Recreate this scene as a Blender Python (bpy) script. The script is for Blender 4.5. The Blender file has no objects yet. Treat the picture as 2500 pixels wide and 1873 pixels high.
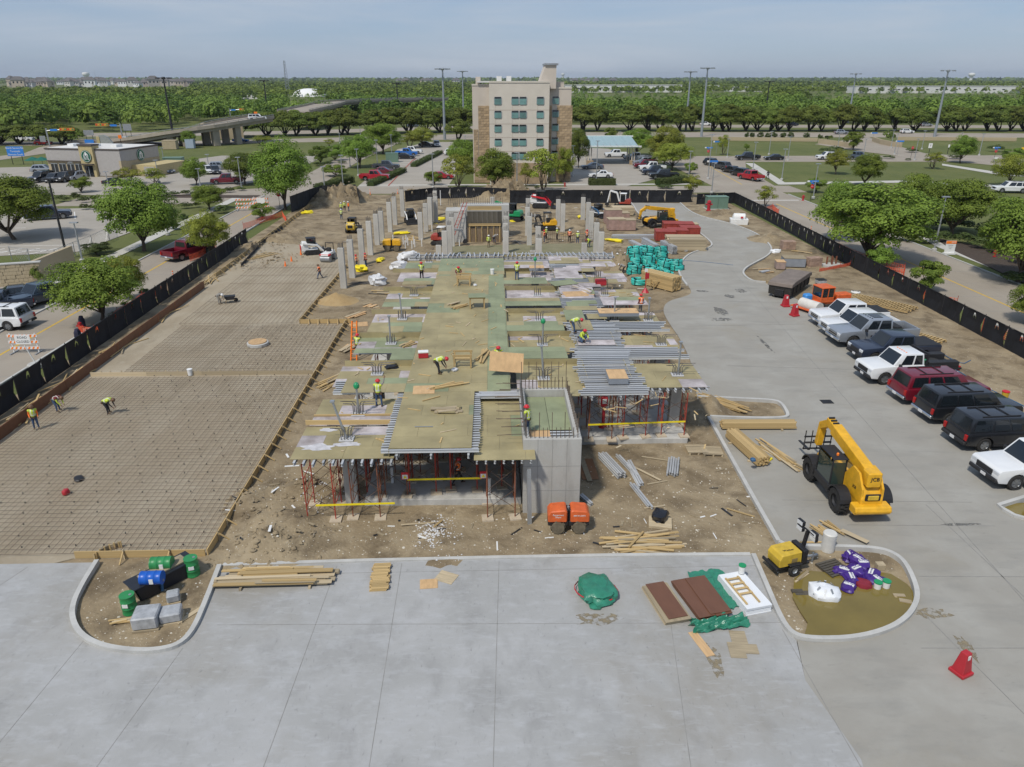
import bpy, bmesh, math, random
import numpy as np
from mathutils import Vector as V, Matrix, noise
S = bpy.context.scene
C = S.collection
RD = math.radians
# ---------------------------------------------------------------- camera
CAM_H, FPX, CX, CY, YH = 20.0,1780.0,1250.0,936.5,192.0
PITCH = math.atan((CY-YH)/FPX)
YAW = RD(1.5)
cd = bpy.data.cameras.new('camera')
cam = bpy.data.objects.new('camera', cd)
C.objects.link(cam)
cam.location = (0,0, CAM_H)
cam.rotation_euler = (math.pi/2-PITCH,0,-YAW)
cd.sensor_width = 36
cd.lens = 36*FPX/2500
cd.clip_start = 0.5
cd.clip_end = 60000
S.camera = cam
# ---------------------------------------------------------------- sky and sun
SUN_EL, SUN_AZ = RD(55), math.atan2(-0.58,-0.81)
sun_dir = V((math.sin(SUN_AZ)*math.cos(SUN_EL), math.cos(SUN_AZ)*math.cos(SUN_EL), math.sin(SUN_EL)))
W = bpy.data.worlds.new('World')
S.world = W
W.use_nodes = True
nt = W.node_tree
bg = nt.nodes['Background']
sky = nt.nodes.new('ShaderNodeTexSky')
sky.sky_type = 'NISHITA'
sky.sun_disc = False
sky.sun_elevation = SUN_EL
sky.sun_rotation = SUN_AZ
sky.altitude = 150
sky.air_density = 1.0
sky.dust_density = 0.6
sky.ozone_density = 2.0
tc = nt.nodes.new('ShaderNodeTexCoord')
mp = nt.nodes.new('ShaderNodeMapping')
mp.inputs['Scale'].default_value = (1.2,1.2,11.0)
mp.inputs['Rotation'].default_value = (0.05,0.12,0.4)
nz = nt.nodes.new('ShaderNodeTexNoise')
nz.inputs['Scale'].default_value = 2.2
nz.inputs['Detail'].default_value = 7
nz.inputs['Roughness'].default_value = 0.55
nz.inputs['Distortion'].default_value = 0.4
rp = nt.nodes.new('ShaderNodeValToRGB')
rp.color_ramp.elements[0].position = 0.36
rp.color_ramp.elements[0].color = (0.72,0.72,0.72,1)
rp.color_ramp.elements[1].position = 0.72
rp.color_ramp.elements[1].color = (0.97,0.97,0.97,1)
cv = nt.nodes.new('ShaderNodeMix')
cv.data_type = 'RGBA'
cv.inputs['A'].default_value = (1.42,2.12,3.5,1)
cv.inputs['B'].default_value = (3.2,3.65,4.35,1)
cr = nt.nodes.new('ShaderNodeMapRange')
cr.inputs['From Min'].default_value = .34
cr.inputs['From Max'].default_value = .66
nt.links.new(nz.outputs['Fac'], cr.inputs['Value'])
nt.links.new(cr.outputs['Result'], cv.inputs['Factor'])
mx = nt.nodes.new('ShaderNodeMix')
mx.data_type = 'RGBA'
nt.links.new(cv.outputs['Result'], mx.inputs['B'])
nt.links.new(tc.outputs['Generated'], mp.inputs['Vector'])
nt.links.new(mp.outputs['Vector'], nz.inputs['Vector'])
nt.links.new(nz.outputs['Fac'], rp.inputs['Fac'])
nt.links.new(rp.outputs['Color'], mx.inputs['Factor'])
nt.links.new(sky.outputs['Color'], mx.inputs['A'])
nt.links.new(mx.outputs['Result'], bg.inputs['Color'])
bg.inputs['Strength'].default_value = 0.142
sl = bpy.data.lights.new('sun','SUN')
sl.energy = 3.15
sl.angle = RD(5.0)
sl.color = (1.0,0.945,0.855)
so = bpy.data.objects.new('sun', sl)
C.objects.link(so)
so.rotation_euler = sun_dir.to_track_quat('Z','Y').to_euler()
S.view_settings.view_transform = 'Standard'
S.view_settings.look = 'None'
S.view_settings.exposure = 0.0
S.view_settings.gamma = 1.0
S.view_settings.use_curve_mapping = False
S.cycles.max_bounces = 5
S.cycles.diffuse_bounces = 2
S.cycles.glossy_bounces = 2
S.cycles.transmission_bounces = 3
S.cycles.transparent_max_bounces = 6
# ---------------------------------------------------------------- helpers
_f = V((math.sin(YAW)*math.cos(PITCH), math.cos(YAW)*math.cos(PITCH),-math.sin(PITCH)))
_r = V((math.cos(YAW),-math.sin(YAW),0))
_u = _r.cross(_f)
def P(x, y, z=0.0):
 """survey: place seen at photo pixel (2500 px wide) standing at height z"""
 d = _f*FPX+_r*(x-CX)-_u*(y-CY)
 return V((0,0, CAM_H))+d*((z-CAM_H)/d.z)
def D(x, y, z=0.0):
 return P(x*1.13020, y*1.13020, z)
def ZP(x0, y0, zx, zy, z=0.0, k=0.28972):
 return P(x0+zx*k, y0+zy*k, z)
def height_at(p, py):
 """height of a point straight above p that is seen at photo row py"""
 lo, hi = -5.0, CAM_H+1.9*math.hypot(p[0], p[1])
 for _ in range(50):
  m = (lo+hi)/2
  w = V((p[0], p[1], m))-V((0,0, CAM_H))
  yy = CY-FPX*w.dot(_u)/w.dot(_f)
  if yy>py:lo = m
  else:hi = m
 return lo
def rot2(x, y, a):
 return(x*math.cos(a)-y*math.sin(a), x*math.sin(a)+y*math.cos(a))
class MB:
 def __init__(s):
  s.v = [];s.f = [];s.m = []
 def add(s, vs, fs, mi=0):
  n = len(s.v)
  s.v+=[tuple(v) for v in vs]
  s.f+=[[i+n for i in f] for f in fs]
  s.m+=[mi]*len(fs)
  return s
 def box(s, c, d, rz=0.0, mi=0, top=1.0, rx=0.0, ry=0.0):
  M3 = Matrix.Rotation(rz,3,'Z')@Matrix.Rotation(ry,3,'Y')@Matrix.Rotation(rx,3,'X')
  vs = []
  for z in(-.5,.5):
   t = top if z>0 else 1
   for x, y in((-.5,-.5),(.5,-.5),(.5,.5),(-.5,.5)):
    vs.append(V(c)+M3@V((x*d[0]*t, y*d[1]*t, z*d[2])))
  return s.add(vs,[(3,2,1,0),(4,5,6,7),(0,1,5,4),(1,2,6,5),(2,3,7,6),(3,0,4,7)], mi)
 def bar(s, a, b, w, h=None, mi=0):
  a, b = V(a), V(b)
  h = h or w
  d = (b-a).normalized()
  up = V((0,0,1)) if abs(d.z)<.95 else V((0,1,0))
  x = d.cross(up).normalized()*w/2
  y = x.cross(d).normalized()*h/2
  vs = [p+q for p in(a, b) for q in(-x-y, x-y, x+y,-x+y)]
  return s.add(vs,[(0,1,2,3),(7,6,5,4),(0,4,5,1),(1,5,6,2),(2,6,7,3),(3,7,4,0)], mi)
 def tube(s, pts, r, n=6, mi=0, cap=True):
  pts = [V(p) for p in pts]
  rs = r if isinstance(r,(list, tuple)) else[r]*len(pts)
  vs = [];fs = []
  for i, p in enumerate(pts):
   d = (pts[min(i+1, len(pts)-1)]-pts[max(i-1,0)])
   d = d.normalized() if d.length>1e-9 else V((0,0,1))
   up = V((0,0,1)) if abs(d.z)<.9 else V((0,1,0))
   x = d.cross(up).normalized();y = x.cross(d)
   for k in range(n):
    t = 2*math.pi*k/n
    vs.append(p+(x*math.cos(t)+y*math.sin(t))*rs[i])
  for i in range(len(pts)-1):
   for k in range(n):
    k2 = (k+1)%n
    fs.append((i*n+k, i*n+k2,(i+1)*n+k2,(i+1)*n+k))
  if cap:
   fs.append(tuple(range(n-1,-1,-1)))
   fs.append(tuple((len(pts)-1)*n+k for k in range(n)))
  return s.add(vs, fs, mi)
 def lathe(s, prof, c=(0,0,0), n=12, axis='z', mi=0, cap=True):
  vs = [];fs = []
  for r, h in prof:
   for k in range(n):
    t = 2*math.pi*k/n
    a, b = r*math.cos(t), r*math.sin(t)
    q = {'z':(a, b, h),'y':(b, h, a),'x':(h, a, b)}[axis]
    vs.append(V(c)+V(q))
  m = len(prof)
  for i in range(m-1):
   for k in range(n):
    k2 = (k+1)%n
    fs.append((i*n+k, i*n+k2,(i+1)*n+k2,(i+1)*n+k))
  if cap:
   fs.append(tuple(range(n-1,-1,-1)))
   fs.append(tuple((m-1)*n+k for k in range(n)))
  return s.add(vs, fs, mi)
 def prism(s, poly, z0, z1, mi=0):
  n = len(poly)
  vs = [(p[0], p[1], z0) for p in poly]+[(p[0], p[1], z1) for p in poly]
  fs = [tuple(range(n-1,-1,-1)), tuple(range(n,2*n))]
  fs+=[(i,(i+1)%n, n+(i+1)%n, n+i) for i in range(n)]
  return s.add(vs, fs, mi)
 def side(s, poly, y0, y1, mi=0):
  """polygon in x,z pulled along y"""
  n = len(poly)
  vs = [(p[0], y0, p[1]) for p in poly]+[(p[0], y1, p[1]) for p in poly]
  fs = [tuple(range(n)), tuple(range(2*n-1, n-1,-1))]
  fs+=[(i, n+i, n+(i+1)%n,(i+1)%n) for i in range(n)]
  return s.add(vs, fs, mi)
 def quad(s, a, b, c, d, mi=0):
  return s.add([a, b, c, d],[(0,1,2,3)], mi)
 def mesh(s, name='m', mats=None, smooth=False, bevel=0.0, seg=1, ang=0.6):
  me = bpy.data.meshes.new(name)
  me.from_pydata(s.v,[], s.f)
  mats = mats if isinstance(mats,(list, tuple)) else[mats]
  for m in mats:me.materials.append(m)
  me.polygons.foreach_set('material_index', s.m)
  bm = bmesh.new();bm.from_mesh(me)
  bmesh.ops.recalc_face_normals(bm, faces=bm.faces)
  if bevel>0:
   ed = [e for e in bm.edges if len(e.link_faces)==2 and e.calc_face_angle(0)>ang]
   bmesh.ops.bevel(bm, geom=ed, offset=bevel, segments=seg, affect='EDGES', clamp_overlap=True, profile=0.6)
  bm.to_mesh(me);bm.free()
  if smooth:
   me.polygons.foreach_set('use_smooth',[True]*len(me.polygons))
   try:me.set_sharp_from_angle(angle=RD(40))
   except Exception:pass
  return me
 def build(s, name, mats, parent=None, loc=None, rz=0.0,**k):
  return ob(name, s.mesh(name, mats,**k), parent, loc, rz)
def ob(name, me, parent=None, loc=None, rz=0.0, sc=None):
 o = bpy.data.objects.new(name, me)
 C.objects.link(o)
 if parent is not None:o.parent = parent
 if loc is not None:o.location = loc
 if rz:o.rotation_euler = (0,0, rz)
 if sc is not None:o.scale = (sc, sc, sc) if isinstance(sc,(int, float)) else sc
 return o
def tag(o, label=None, cat=None, group=None, kind=None):
 if label:o['label'] = label
 if cat:o['category'] = cat
 if group:o['group'] = group
 if kind:o['kind'] = kind
 return o
def thing(name, loc, rz, label, cat, group=None, sc=None):
 o = bpy.data.objects.new(name, None)
 o.empty_display_size = 0.3
 C.objects.link(o)
 o.location = loc
 o.rotation_euler = (0,0, rz)
 if sc is not None:o.scale = (sc, sc, sc) if isinstance(sc,(int, float)) else sc
 return tag(o, label, cat, group)
def copy_tree(o, parent=None):
 c = o.copy()
 C.objects.link(c)
 c.parent = parent
 for ch in list(o.children):copy_tree(ch, c)
 return c
def dup(root, loc, rz, label, group=None, sc=None):
 r = copy_tree(root)
 r.location = loc;r.rotation_euler = (0,0, rz);r['label'] = label
 if sc is not None:r.scale = (sc, sc, sc) if isinstance(sc,(int, float)) else sc
 if group:r['group'] = group
 return r
ORD = ['first','second','third','fourth','fifth','sixth','seventh','eighth','ninth','tenth','eleventh','twelfth','thirteenth','fourteenth','fifteenth','sixteenth','seventeenth','eighteenth','nineteenth','twentieth']
TENS = {20:'twenty',30:'thirty',40:'forty',50:'fifty',60:'sixty'}
def nth(i):
 if i<20:return ORD[i]
 t, u_ = divmod(i+1,10)
 return(TENS[t*10]+'-'+ORD[u_-1]) if u_ else TENS[t*10][:-1]+'ieth'
def smoothpoly(pts, it=2):
 """Chaikin corner cutting of an open polyline"""
 pts = [V(p) for p in pts]
 for _ in range(it):
  q = [pts[0]]
  for a, b in zip(pts, pts[1:]):
   q+=[a*.75+b*.25, a*.25+b*.75]
  q.append(pts[-1]);pts = q
 return pts
 # ---------------------------------------------------------------- materials
MATS = {}
def mat(name, col, rough=0.8, metal=0.0, var=0.12, scale=2.0, orand=0.0, bump=0.0, bscale=None, col2=None, coat=0.0, spec=0.4, stretch=None, world=False, detail=5, contrast=(0.3,0.7), emit=0.0):
 if name in MATS:return MATS[name]
 m = bpy.data.materials.new(name)
 m.use_nodes = True
 t = m.node_tree
 b = t.nodes['Principled BSDF']
 b.inputs['Roughness'].default_value = rough
 b.inputs['Metallic'].default_value = metal
 b.inputs['Specular IOR Level'].default_value = spec
 b.inputs['Coat Weight'].default_value = coat
 b.inputs['Coat Roughness'].default_value = 0.06
 lo = [min(1, c*(1-var)) for c in col[:3]]+[1]
 hi = [min(1, c*(1+var)) for c in(col2 or col)[:3]]+[1]
 if var<=0 and not col2 and not orand:
  b.inputs['Base Color'].default_value = (*col[:3],1)
 else:
  if world:
   g = t.nodes.new('ShaderNodeNewGeometry');vec = g.outputs['Position']
  else:
   g = t.nodes.new('ShaderNodeTexCoord');vec = g.outputs['Object']
  if stretch:
   mm = t.nodes.new('ShaderNodeMapping');mm.inputs['Scale'].default_value = stretch
   t.links.new(vec, mm.inputs['Vector']);vec = mm.outputs['Vector']
  n = t.nodes.new('ShaderNodeTexNoise')
  n.inputs['Scale'].default_value = scale
  n.inputs['Detail'].default_value = detail
  n.inputs['Roughness'].default_value = 0.6
  t.links.new(vec, n.inputs['Vector'])
  r = t.nodes.new('ShaderNodeValToRGB')
  r.color_ramp.elements[0].position = contrast[0];r.color_ramp.elements[0].color = lo
  r.color_ramp.elements[1].position = contrast[1];r.color_ramp.elements[1].color = hi
  t.links.new(n.outputs['Fac'], r.inputs['Fac'])
  out = r.outputs['Color']
  if orand:
   oi = t.nodes.new('ShaderNodeObjectInfo')
   mr = t.nodes.new('ShaderNodeMapRange')
   mr.inputs['To Min'].default_value = 1-orand;mr.inputs['To Max'].default_value = 1+orand
   t.links.new(oi.outputs['Random'], mr.inputs['Value'])
   vm = t.nodes.new('ShaderNodeVectorMath');vm.operation = 'SCALE'
   t.links.new(out, vm.inputs[0]);t.links.new(mr.outputs['Result'], vm.inputs['Scale'])
   out = vm.outputs['Vector']
  t.links.new(out, b.inputs['Base Color'])
  if bump:
   n2 = t.nodes.new('ShaderNodeTexNoise');n2.inputs['Scale'].default_value = bscale or scale*4
   n2.inputs['Detail'].default_value = 4
   t.links.new(vec, n2.inputs['Vector'])
   bp = t.nodes.new('ShaderNodeBump');bp.inputs['Strength'].default_value = bump
   bp.inputs['Distance'].default_value = 0.05
   t.links.new(n2.outputs['Fac'], bp.inputs['Height']);t.links.new(bp.outputs['Normal'], b.inputs['Normal'])
 if emit:
  b.inputs['Emission Color'].default_value = (*col[:3],1);b.inputs['Emission Strength'].default_value = emit
 MATS[name] = m
 return m
def layered(name, base, layers, rough=0.9, bump=0.3, bscale=8.0, spec=0.3):
 """world-space material: base colour, then [(colour, scale, lo, hi, strength, stretch, kind)] laid over it"""
 m = bpy.data.materials.new(name);m.use_nodes = True
 t = m.node_tree;b = t.nodes['Principled BSDF']
 b.inputs['Roughness'].default_value = rough;b.inputs['Specular IOR Level'].default_value = spec
 g = t.nodes.new('ShaderNodeNewGeometry');pos = g.outputs['Position']
 cur = None
 for i,(col, sc, lo, hi, st, stretch, kind) in enumerate(layers):
  vec = pos
  mm = t.nodes.new('ShaderNodeMapping')
  mm.inputs['Location'].default_value = (i*13.7, i*7.3,0)
  mm.inputs['Rotation'].default_value = (0,0,0.35*i)
  mm.inputs['Scale'].default_value = stretch or(1,1,1)
  t.links.new(vec, mm.inputs['Vector'])
  if kind == 'v':
   n = t.nodes.new('ShaderNodeTexVoronoi');n.inputs['Scale'].default_value = sc;o = n.outputs['Distance']
  elif kind == 'w':
   n = t.nodes.new('ShaderNodeTexWave');n.inputs['Scale'].default_value = sc
   n.inputs['Distortion'].default_value = 9;n.inputs['Detail'].default_value = 3;n.inputs['Detail Scale'].default_value = .6;o = n.outputs['Fac']
  else:
   n = t.nodes.new('ShaderNodeTexNoise');n.inputs['Scale'].default_value = sc
   n.inputs['Detail'].default_value = 6;n.inputs['Roughness'].default_value = .62;n.inputs['Distortion'].default_value = .3;o = n.outputs['Fac']
  t.links.new(mm.outputs['Vector'], n.inputs['Vector'])
  mr = t.nodes.new('ShaderNodeMapRange')
  mr.inputs['From Min'].default_value = lo;mr.inputs['From Max'].default_value = hi
  mr.inputs['To Min'].default_value = 0;mr.inputs['To Max'].default_value = st
  t.links.new(o, mr.inputs['Value'])
  x = t.nodes.new('ShaderNodeMix');x.data_type = 'RGBA'
  if cur is None:x.inputs['A'].default_value = (*base,1)
  else:t.links.new(cur, x.inputs['A'])
  x.inputs['B'].default_value = (*col,1)
  t.links.new(mr.outputs['Result'], x.inputs['Factor'])
  cur = x.outputs['Result']
 t.links.new(cur, b.inputs['Base Color'])
 if bump:
  n2 = t.nodes.new('ShaderNodeTexNoise');n2.inputs['Scale'].default_value = bscale;n2.inputs['Detail'].default_value = 5
  t.links.new(pos, n2.inputs['Vector'])
  bp = t.nodes.new('ShaderNodeBump');bp.inputs['Strength'].default_value = bump;bp.inputs['Distance'].default_value = .06
  t.links.new(n2.outputs['Fac'], bp.inputs['Height']);t.links.new(bp.outputs['Normal'], b.inputs['Normal'])
 MATS[name] = m
 return m
def leafmat(name, dark, light, yellow=0.0):
 m = bpy.data.materials.new(name);m.use_nodes = True
 t = m.node_tree;b = t.nodes['Principled BSDF']
 b.inputs['Roughness'].default_value = .65;b.inputs['Specular IOR Level'].default_value = .2
 g = t.nodes.new('ShaderNodeNewGeometry')
 n = t.nodes.new('ShaderNodeTexNoise');n.inputs['Scale'].default_value = .55;n.inputs['Detail'].default_value = 4
 t.links.new(g.outputs['Position'], n.inputs['Vector'])
 at = t.nodes.new('ShaderNodeAttribute');at.attribute_name = 'tint'
 ad = t.nodes.new('ShaderNodeMath');ad.operation = 'MULTIPLY_ADD';ad.inputs[1].default_value = .75
 t.links.new(at.outputs['Fac'], ad.inputs[0]);t.links.new(n.outputs['Fac'], ad.inputs[2])
 mr = t.nodes.new('ShaderNodeMapRange');mr.inputs['From Min'].default_value = .38;mr.inputs['From Max'].default_value = 1.12
 t.links.new(ad.outputs[0], mr.inputs['Value'])
 oi = t.nodes.new('ShaderNodeObjectInfo')
 x = t.nodes.new('ShaderNodeMix');x.data_type = 'RGBA'
 x.inputs['A'].default_value = (*dark,1);x.inputs['B'].default_value = (*light,1)
 t.links.new(mr.outputs['Result'], x.inputs['Factor'])
 hs = t.nodes.new('ShaderNodeHueSaturation')
 m2 = t.nodes.new('ShaderNodeMapRange');m2.inputs['To Min'].default_value = .482;m2.inputs['To Max'].default_value = .512
 m3 = t.nodes.new('ShaderNodeMapRange');m3.inputs['To Min'].default_value = .82;m3.inputs['To Max'].default_value = 1.18
 t.links.new(oi.outputs['Random'], m2.inputs['Value']);t.links.new(oi.outputs['Random'], m3.inputs['Value'])
 t.links.new(m2.outputs['Result'], hs.inputs['Hue']);t.links.new(m3.outputs['Result'], hs.inputs['Value'])
 t.links.new(x.outputs['Result'], hs.inputs['Color'])
 t.links.new(hs.outputs['Color'], b.inputs['Base Color'])
 tr = t.nodes.new('ShaderNodeBsdfTranslucent');t.links.new(hs.outputs['Color'], tr.inputs['Color'])
 ms = t.nodes.new('ShaderNodeMixShader');ms.inputs[0].default_value = .28
 t.links.new(b.outputs[0], ms.inputs[1]);t.links.new(tr.outputs[0], ms.inputs[2])
 t.links.new(ms.outputs[0], t.nodes['Material Output'].inputs['Surface'])
 MATS[name] = m
 return m
CONC_NEW = layered('concrete_new',(0.34,0.34,0.33),[((0.41,0.41,0.405),0.22,.42,.66,.8, None,'n'),((0.25,0.248,0.24),0.7,.5,.72,.6,(1,.6,1),'n'),((0.42,0.425,0.43),1.6,.5,.72,.6,(.7,1.2,1),'n'),((0.27,0.25,0.21),0.12,.5,.68,.7, None,'n'),((0.44,0.445,0.45),3.0,.54,.7,.4,(.5,2.0,1),'n'),((0.17,0.17,0.165),7.0,.6,.75,.5,(1,.5,1),'n')],.85,.08,30)
CONC_OLD = layered('concrete_drive',(0.305,0.29,0.255),[((0.375,0.365,0.33),0.30,.45,.72,.7, None,'n'),((0.225,0.22,0.20),1.0,.5,.78,.6,(.35,1,1),'n'),((0.27,0.235,0.17),0.16,.55,.75,.5, None,'n'),((0.17,0.165,0.15),5.0,.62,.8,.45,(.4,1,1),'n')],.85,.08,30)
ROAD = layered('road_concrete',(0.305,0.265,0.215),[((0.37,0.33,0.27),0.12,.4,.7,.7, None,'n'),((0.22,0.195,0.16),0.5,.5,.8,.5,(1,.15,1),'n'),((0.25,0.23,0.20),3.0,.6,.8,.3, None,'n')],.9,.05,20)
LOT = layered('lot_concrete',(0.33,0.30,0.255),[((0.40,0.37,0.32),0.10,.4,.7,.7, None,'n'),((0.235,0.215,0.185),0.4,.5,.8,.5, None,'n')],.9,.05,20)
WALKM = layered('walk_concrete',(0.47,0.455,0.41),[((0.55,0.54,0.5),0.5,.4,.7,.6, None,'n'),((0.36,0.34,0.3),1.5,.55,.8,.5, None,'n')],.9,.05,20)
DIRT = layered('dirt',(0.255,0.198,0.122),[((0.375,0.305,0.20),0.22,.45,.66,.8, None,'n'),((0.125,0.093,0.056),0.5,.46,.64,.8, None,'n'),((0.36,0.30,0.21),1.6,.55,.8,.55, None,'n'),((0.09,0.07,0.045),4.5,.58,.78,.6, None,'n'),((0.62,0.57,0.48),2.6,.09,.05,.9, None,'v'),((0.55,0.5,0.41),6.5,.16,.10,.55, None,'v')],.95,.9,5)
DIRT_PAD = layered('dirt_pad',(0.335,0.28,0.20),[((0.40,0.35,0.265),0.25,.42,.7,.8, None,'n'),((0.235,0.195,0.135),0.45,.5,.75,.7,(1,.3,1),'n'),((0.43,0.385,0.30),1.6,.55,.8,.5, None,'n'),((0.19,0.155,0.105),5,.6,.8,.5, None,'n')],.95,.5,6)
GRASS = layered('grass',(0.105,0.125,0.035),[((0.16,0.165,0.055),0.05,.4,.7,.85, None,'n'),((0.075,0.10,0.025),0.35,.48,.75,.7,(1,.4,1),'n'),((0.19,0.175,0.075),0.13,.55,.78,.5, None,'n'),((0.06,0.08,0.02),4.0,.52,.78,.6, None,'n')],.95,.8,12)
MULCH = layered('mulch',(0.07,0.052,0.04),[((0.13,0.10,0.07),2,.5,.8,.7, None,'n'),((0.03,0.025,0.02),6,.5,.8,.7, None,'n')],.95,.6,10)
WHITE = mat('white_paint',(.74,.74,.72),.45, var=.05)
BLACK = mat('black_plastic',(.018,.018,.02),.5, var=.1)
DARK = mat('dark_metal',(.04,.04,.042),.5, metal=.4, var=.2)
GALV = mat('galvanised',(.44,.46,.47),.45, metal=.65, var=.15, scale=4)
ALU = mat('aluminium',(.52,.53,.535),.45, metal=.3, var=.16, scale=3, orand=.16)
STEEL = mat('steel_grey',(.33,.345,.36),.5, metal=.5, var=.15)
REBAR = mat('rebar_rust',(.15,.112,.08),.75, metal=.2, var=.3, scale=6, orand=.25)
REBAR_G = mat('rebar_grey',(.155,.145,.135),.6, metal=.4, var=.3, scale=6)
RUBBER = mat('rubber',(.028,.027,.026),.85, var=.3, scale=6, bump=.2)
CHROME = mat('chrome',(.62,.63,.64),.16, metal=1, var=.04)
GLASS = mat('dark_glass',(.012,.016,.02),.04, var=0, spec=.8)
LUMBER = mat('lumber',(.47,.335,.155),.8, var=.16, scale=2.5, orand=.2, stretch=(.6,6,6))
LUMBER2 = mat('lumber_grey',(.41,.335,.22),.85, var=.22, scale=2, orand=.32, stretch=(.6,6,6))
PLY = mat('plywood_new',(.55,.36,.185),.75, var=.16, scale=2.2, orand=.12, stretch=(2.5,.7,1))
PLY_T = mat('form_panel_tan',(.325,.275,.145),.6, var=.2, scale=.6, orand=.07, world=True)
PLY_G = mat('form_panel_green',(.24,.265,.155),.6, var=.2, scale=.6, orand=.07, world=True)
PLY_O = mat('form_panel_worn',(.35,.30,.28),.65, var=.28, scale=.9, orand=.16, col2=(.46,.42,.42), world=True)
PLY_D = mat('form_panel_dark',(.085,.075,.058),.6, var=.3, scale=1.2, orand=.2)
CONC = mat('cast_concrete',(.42,.41,.38),.9, var=.14, scale=1.3, orand=.06, bump=.1, col2=(.47,.46,.43), stretch=(1,1,.5))
KERB = mat('kerb_concrete',(.46,.455,.43),.9, var=.12, scale=1.5, world=True, bump=.08)
REDP = mat('red_plastic',(.42,.025,.035),.45, var=.1)
REDM = mat('red_steel',(.36,.055,.035),.55, var=.25, scale=5, orand=.15)
RUSTM = mat('rust_steel',(.20,.075,.04),.75, var=.3, scale=5, orand=.2)
BLUEM = mat('blue_steel',(.04,.12,.24),.5, var=.2)
YEL = mat('machine_yellow',(.72,.385,.02),.45, var=.16, scale=3, coat=.12)
YEL2 = mat('machine_yellow_pale',(.56,.38,.04),.5, var=.16, scale=3, coat=.1)
YTAPE = mat('yellow_tape',(.85,.68,.02),.5, var=.05)
ORANGE = mat('machine_orange',(.62,.12,.03),.5, var=.18, scale=3, coat=.1)
HVO = mat('hivis_orange',(.95,.20,.03),.7, var=.05)
HVY = mat('hivis_yellow',(.52,.62,.07),.7, var=.05)
GREENM = mat('machine_green',(.012,.27,.10),.35, var=.06, coat=.3)
DRUMG = mat('drum_green',(.03,.235,.075),.4, var=.12, scale=3)
DRUMB = mat('drum_blue',(.012,.10,.46),.35, var=.08)
TRANSF = mat('transformer_green',(.14,.225,.17),.5, var=.06)
BLUE_S = mat('sign_blue',(.03,.20,.62),.5, var=.03)
SIGN_R = mat('sign_red',(.55,.02,.03),.5, var=.03)
SIGN_O = mat('sign_orange',(.9,.22,.02),.5, var=.03)
YPAINT = mat('yellow_road_paint',(.55,.36,.06),.8, var=.18, scale=3)
WPAINT = mat('white_road_paint',(.66,.65,.62),.8, var=.15, scale=3)
JOINT = mat('joint_seal',(.25,.245,.23),.9, var=.2)
RKERB = mat('red_kerb_paint',(.42,.12,.09),.85, var=.2)
# ================================================================ ground, roads, pavements
def struct(o):o['kind'] = 'structure';return o
def sheet(name, poly, z, m, thick=0.05, parent=None):
 o = MB().prism([(p[0], p[1]) for p in poly], z-thick, z).build(name, m, parent)
 return struct(o) if parent is None else o
def rect(x0, y0, x1, y1):return[(x0, y0),(x1, y0),(x1, y1),(x0, y1)]
def offset_line(pts, d):
 out = []
 for i, p in enumerate(pts):
  a = pts[max(i-1,0)];b = pts[min(i+1, len(pts)-1)]
  t = V((b[0]-a[0], b[1]-a[1])).normalized()
  out.append((p[0]-t.y*d, p[1]+t.x*d))
 return out
def ribbon(mb, pts, w, z0, z1, mi=0, side=0.0):
 L = offset_line(pts, w/2+side);Rr = offset_line(pts,-w/2+side)
 n = len(pts)
 vs = []
 for a, b in zip(L, Rr):
  vs+=[(a[0], a[1], z0),(a[0], a[1], z1),(b[0], b[1], z1),(b[0], b[1], z0)]
 fs = []
 for i in range(n-1):
  for k in range(4):
   k2 = (k+1)%4
   fs.append((i*4+k, i*4+k2,(i+1)*4+k2,(i+1)*4+k))
 fs+=[(0,1,2,3), tuple(4*(n-1)+k for k in(3,2,1,0))]
 mb.add(vs, fs, mi)
 return mb
def kerb(pts, parent, z1=.29, z0=-.1, w=.2, side=0.0, m=None, name='kerb'):
 return ribbon(MB(), pts, w, z0, z1,0, side).build(name, m or KERB, parent)
def inpoly(x, y, poly):
 c = False
 j = len(poly)-1
 for i in range(len(poly)):
  xi, yi = poly[i];xj, yj = poly[j]
  if(yi>y)!=(yj>y) and x<(xj-xi)*(y-yi)/(yj-yi)+xi:c = not c
  j = i
 return c
 # base ground, one sheet to the horizon
gx = [-9000,-3000,-1200,-500,-200,-90,0,90,200,500,1200,3000,9000]
gy = [-60,0,60,130,200,300,450,700,1200,2500,6000,16000]
mb = MB()
mb.add([(x, y,-0.06) for y in gy for x in gx],[(j*13+i, j*13+i+1,(j+1)*13+i+1,(j+1)*13+i) for j in range(11) for i in range(12)])
struct(mb.build('ground', GRASS))
def dl(l, z=0.0):return[tuple(D(x, y, z)[:2]) for x, y in l]
def sm(l, it=2):return[tuple(p[:2]) for p in smoothpoly([V((a, b,0)) for a, b in l], it)]
PZ = .14
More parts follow.
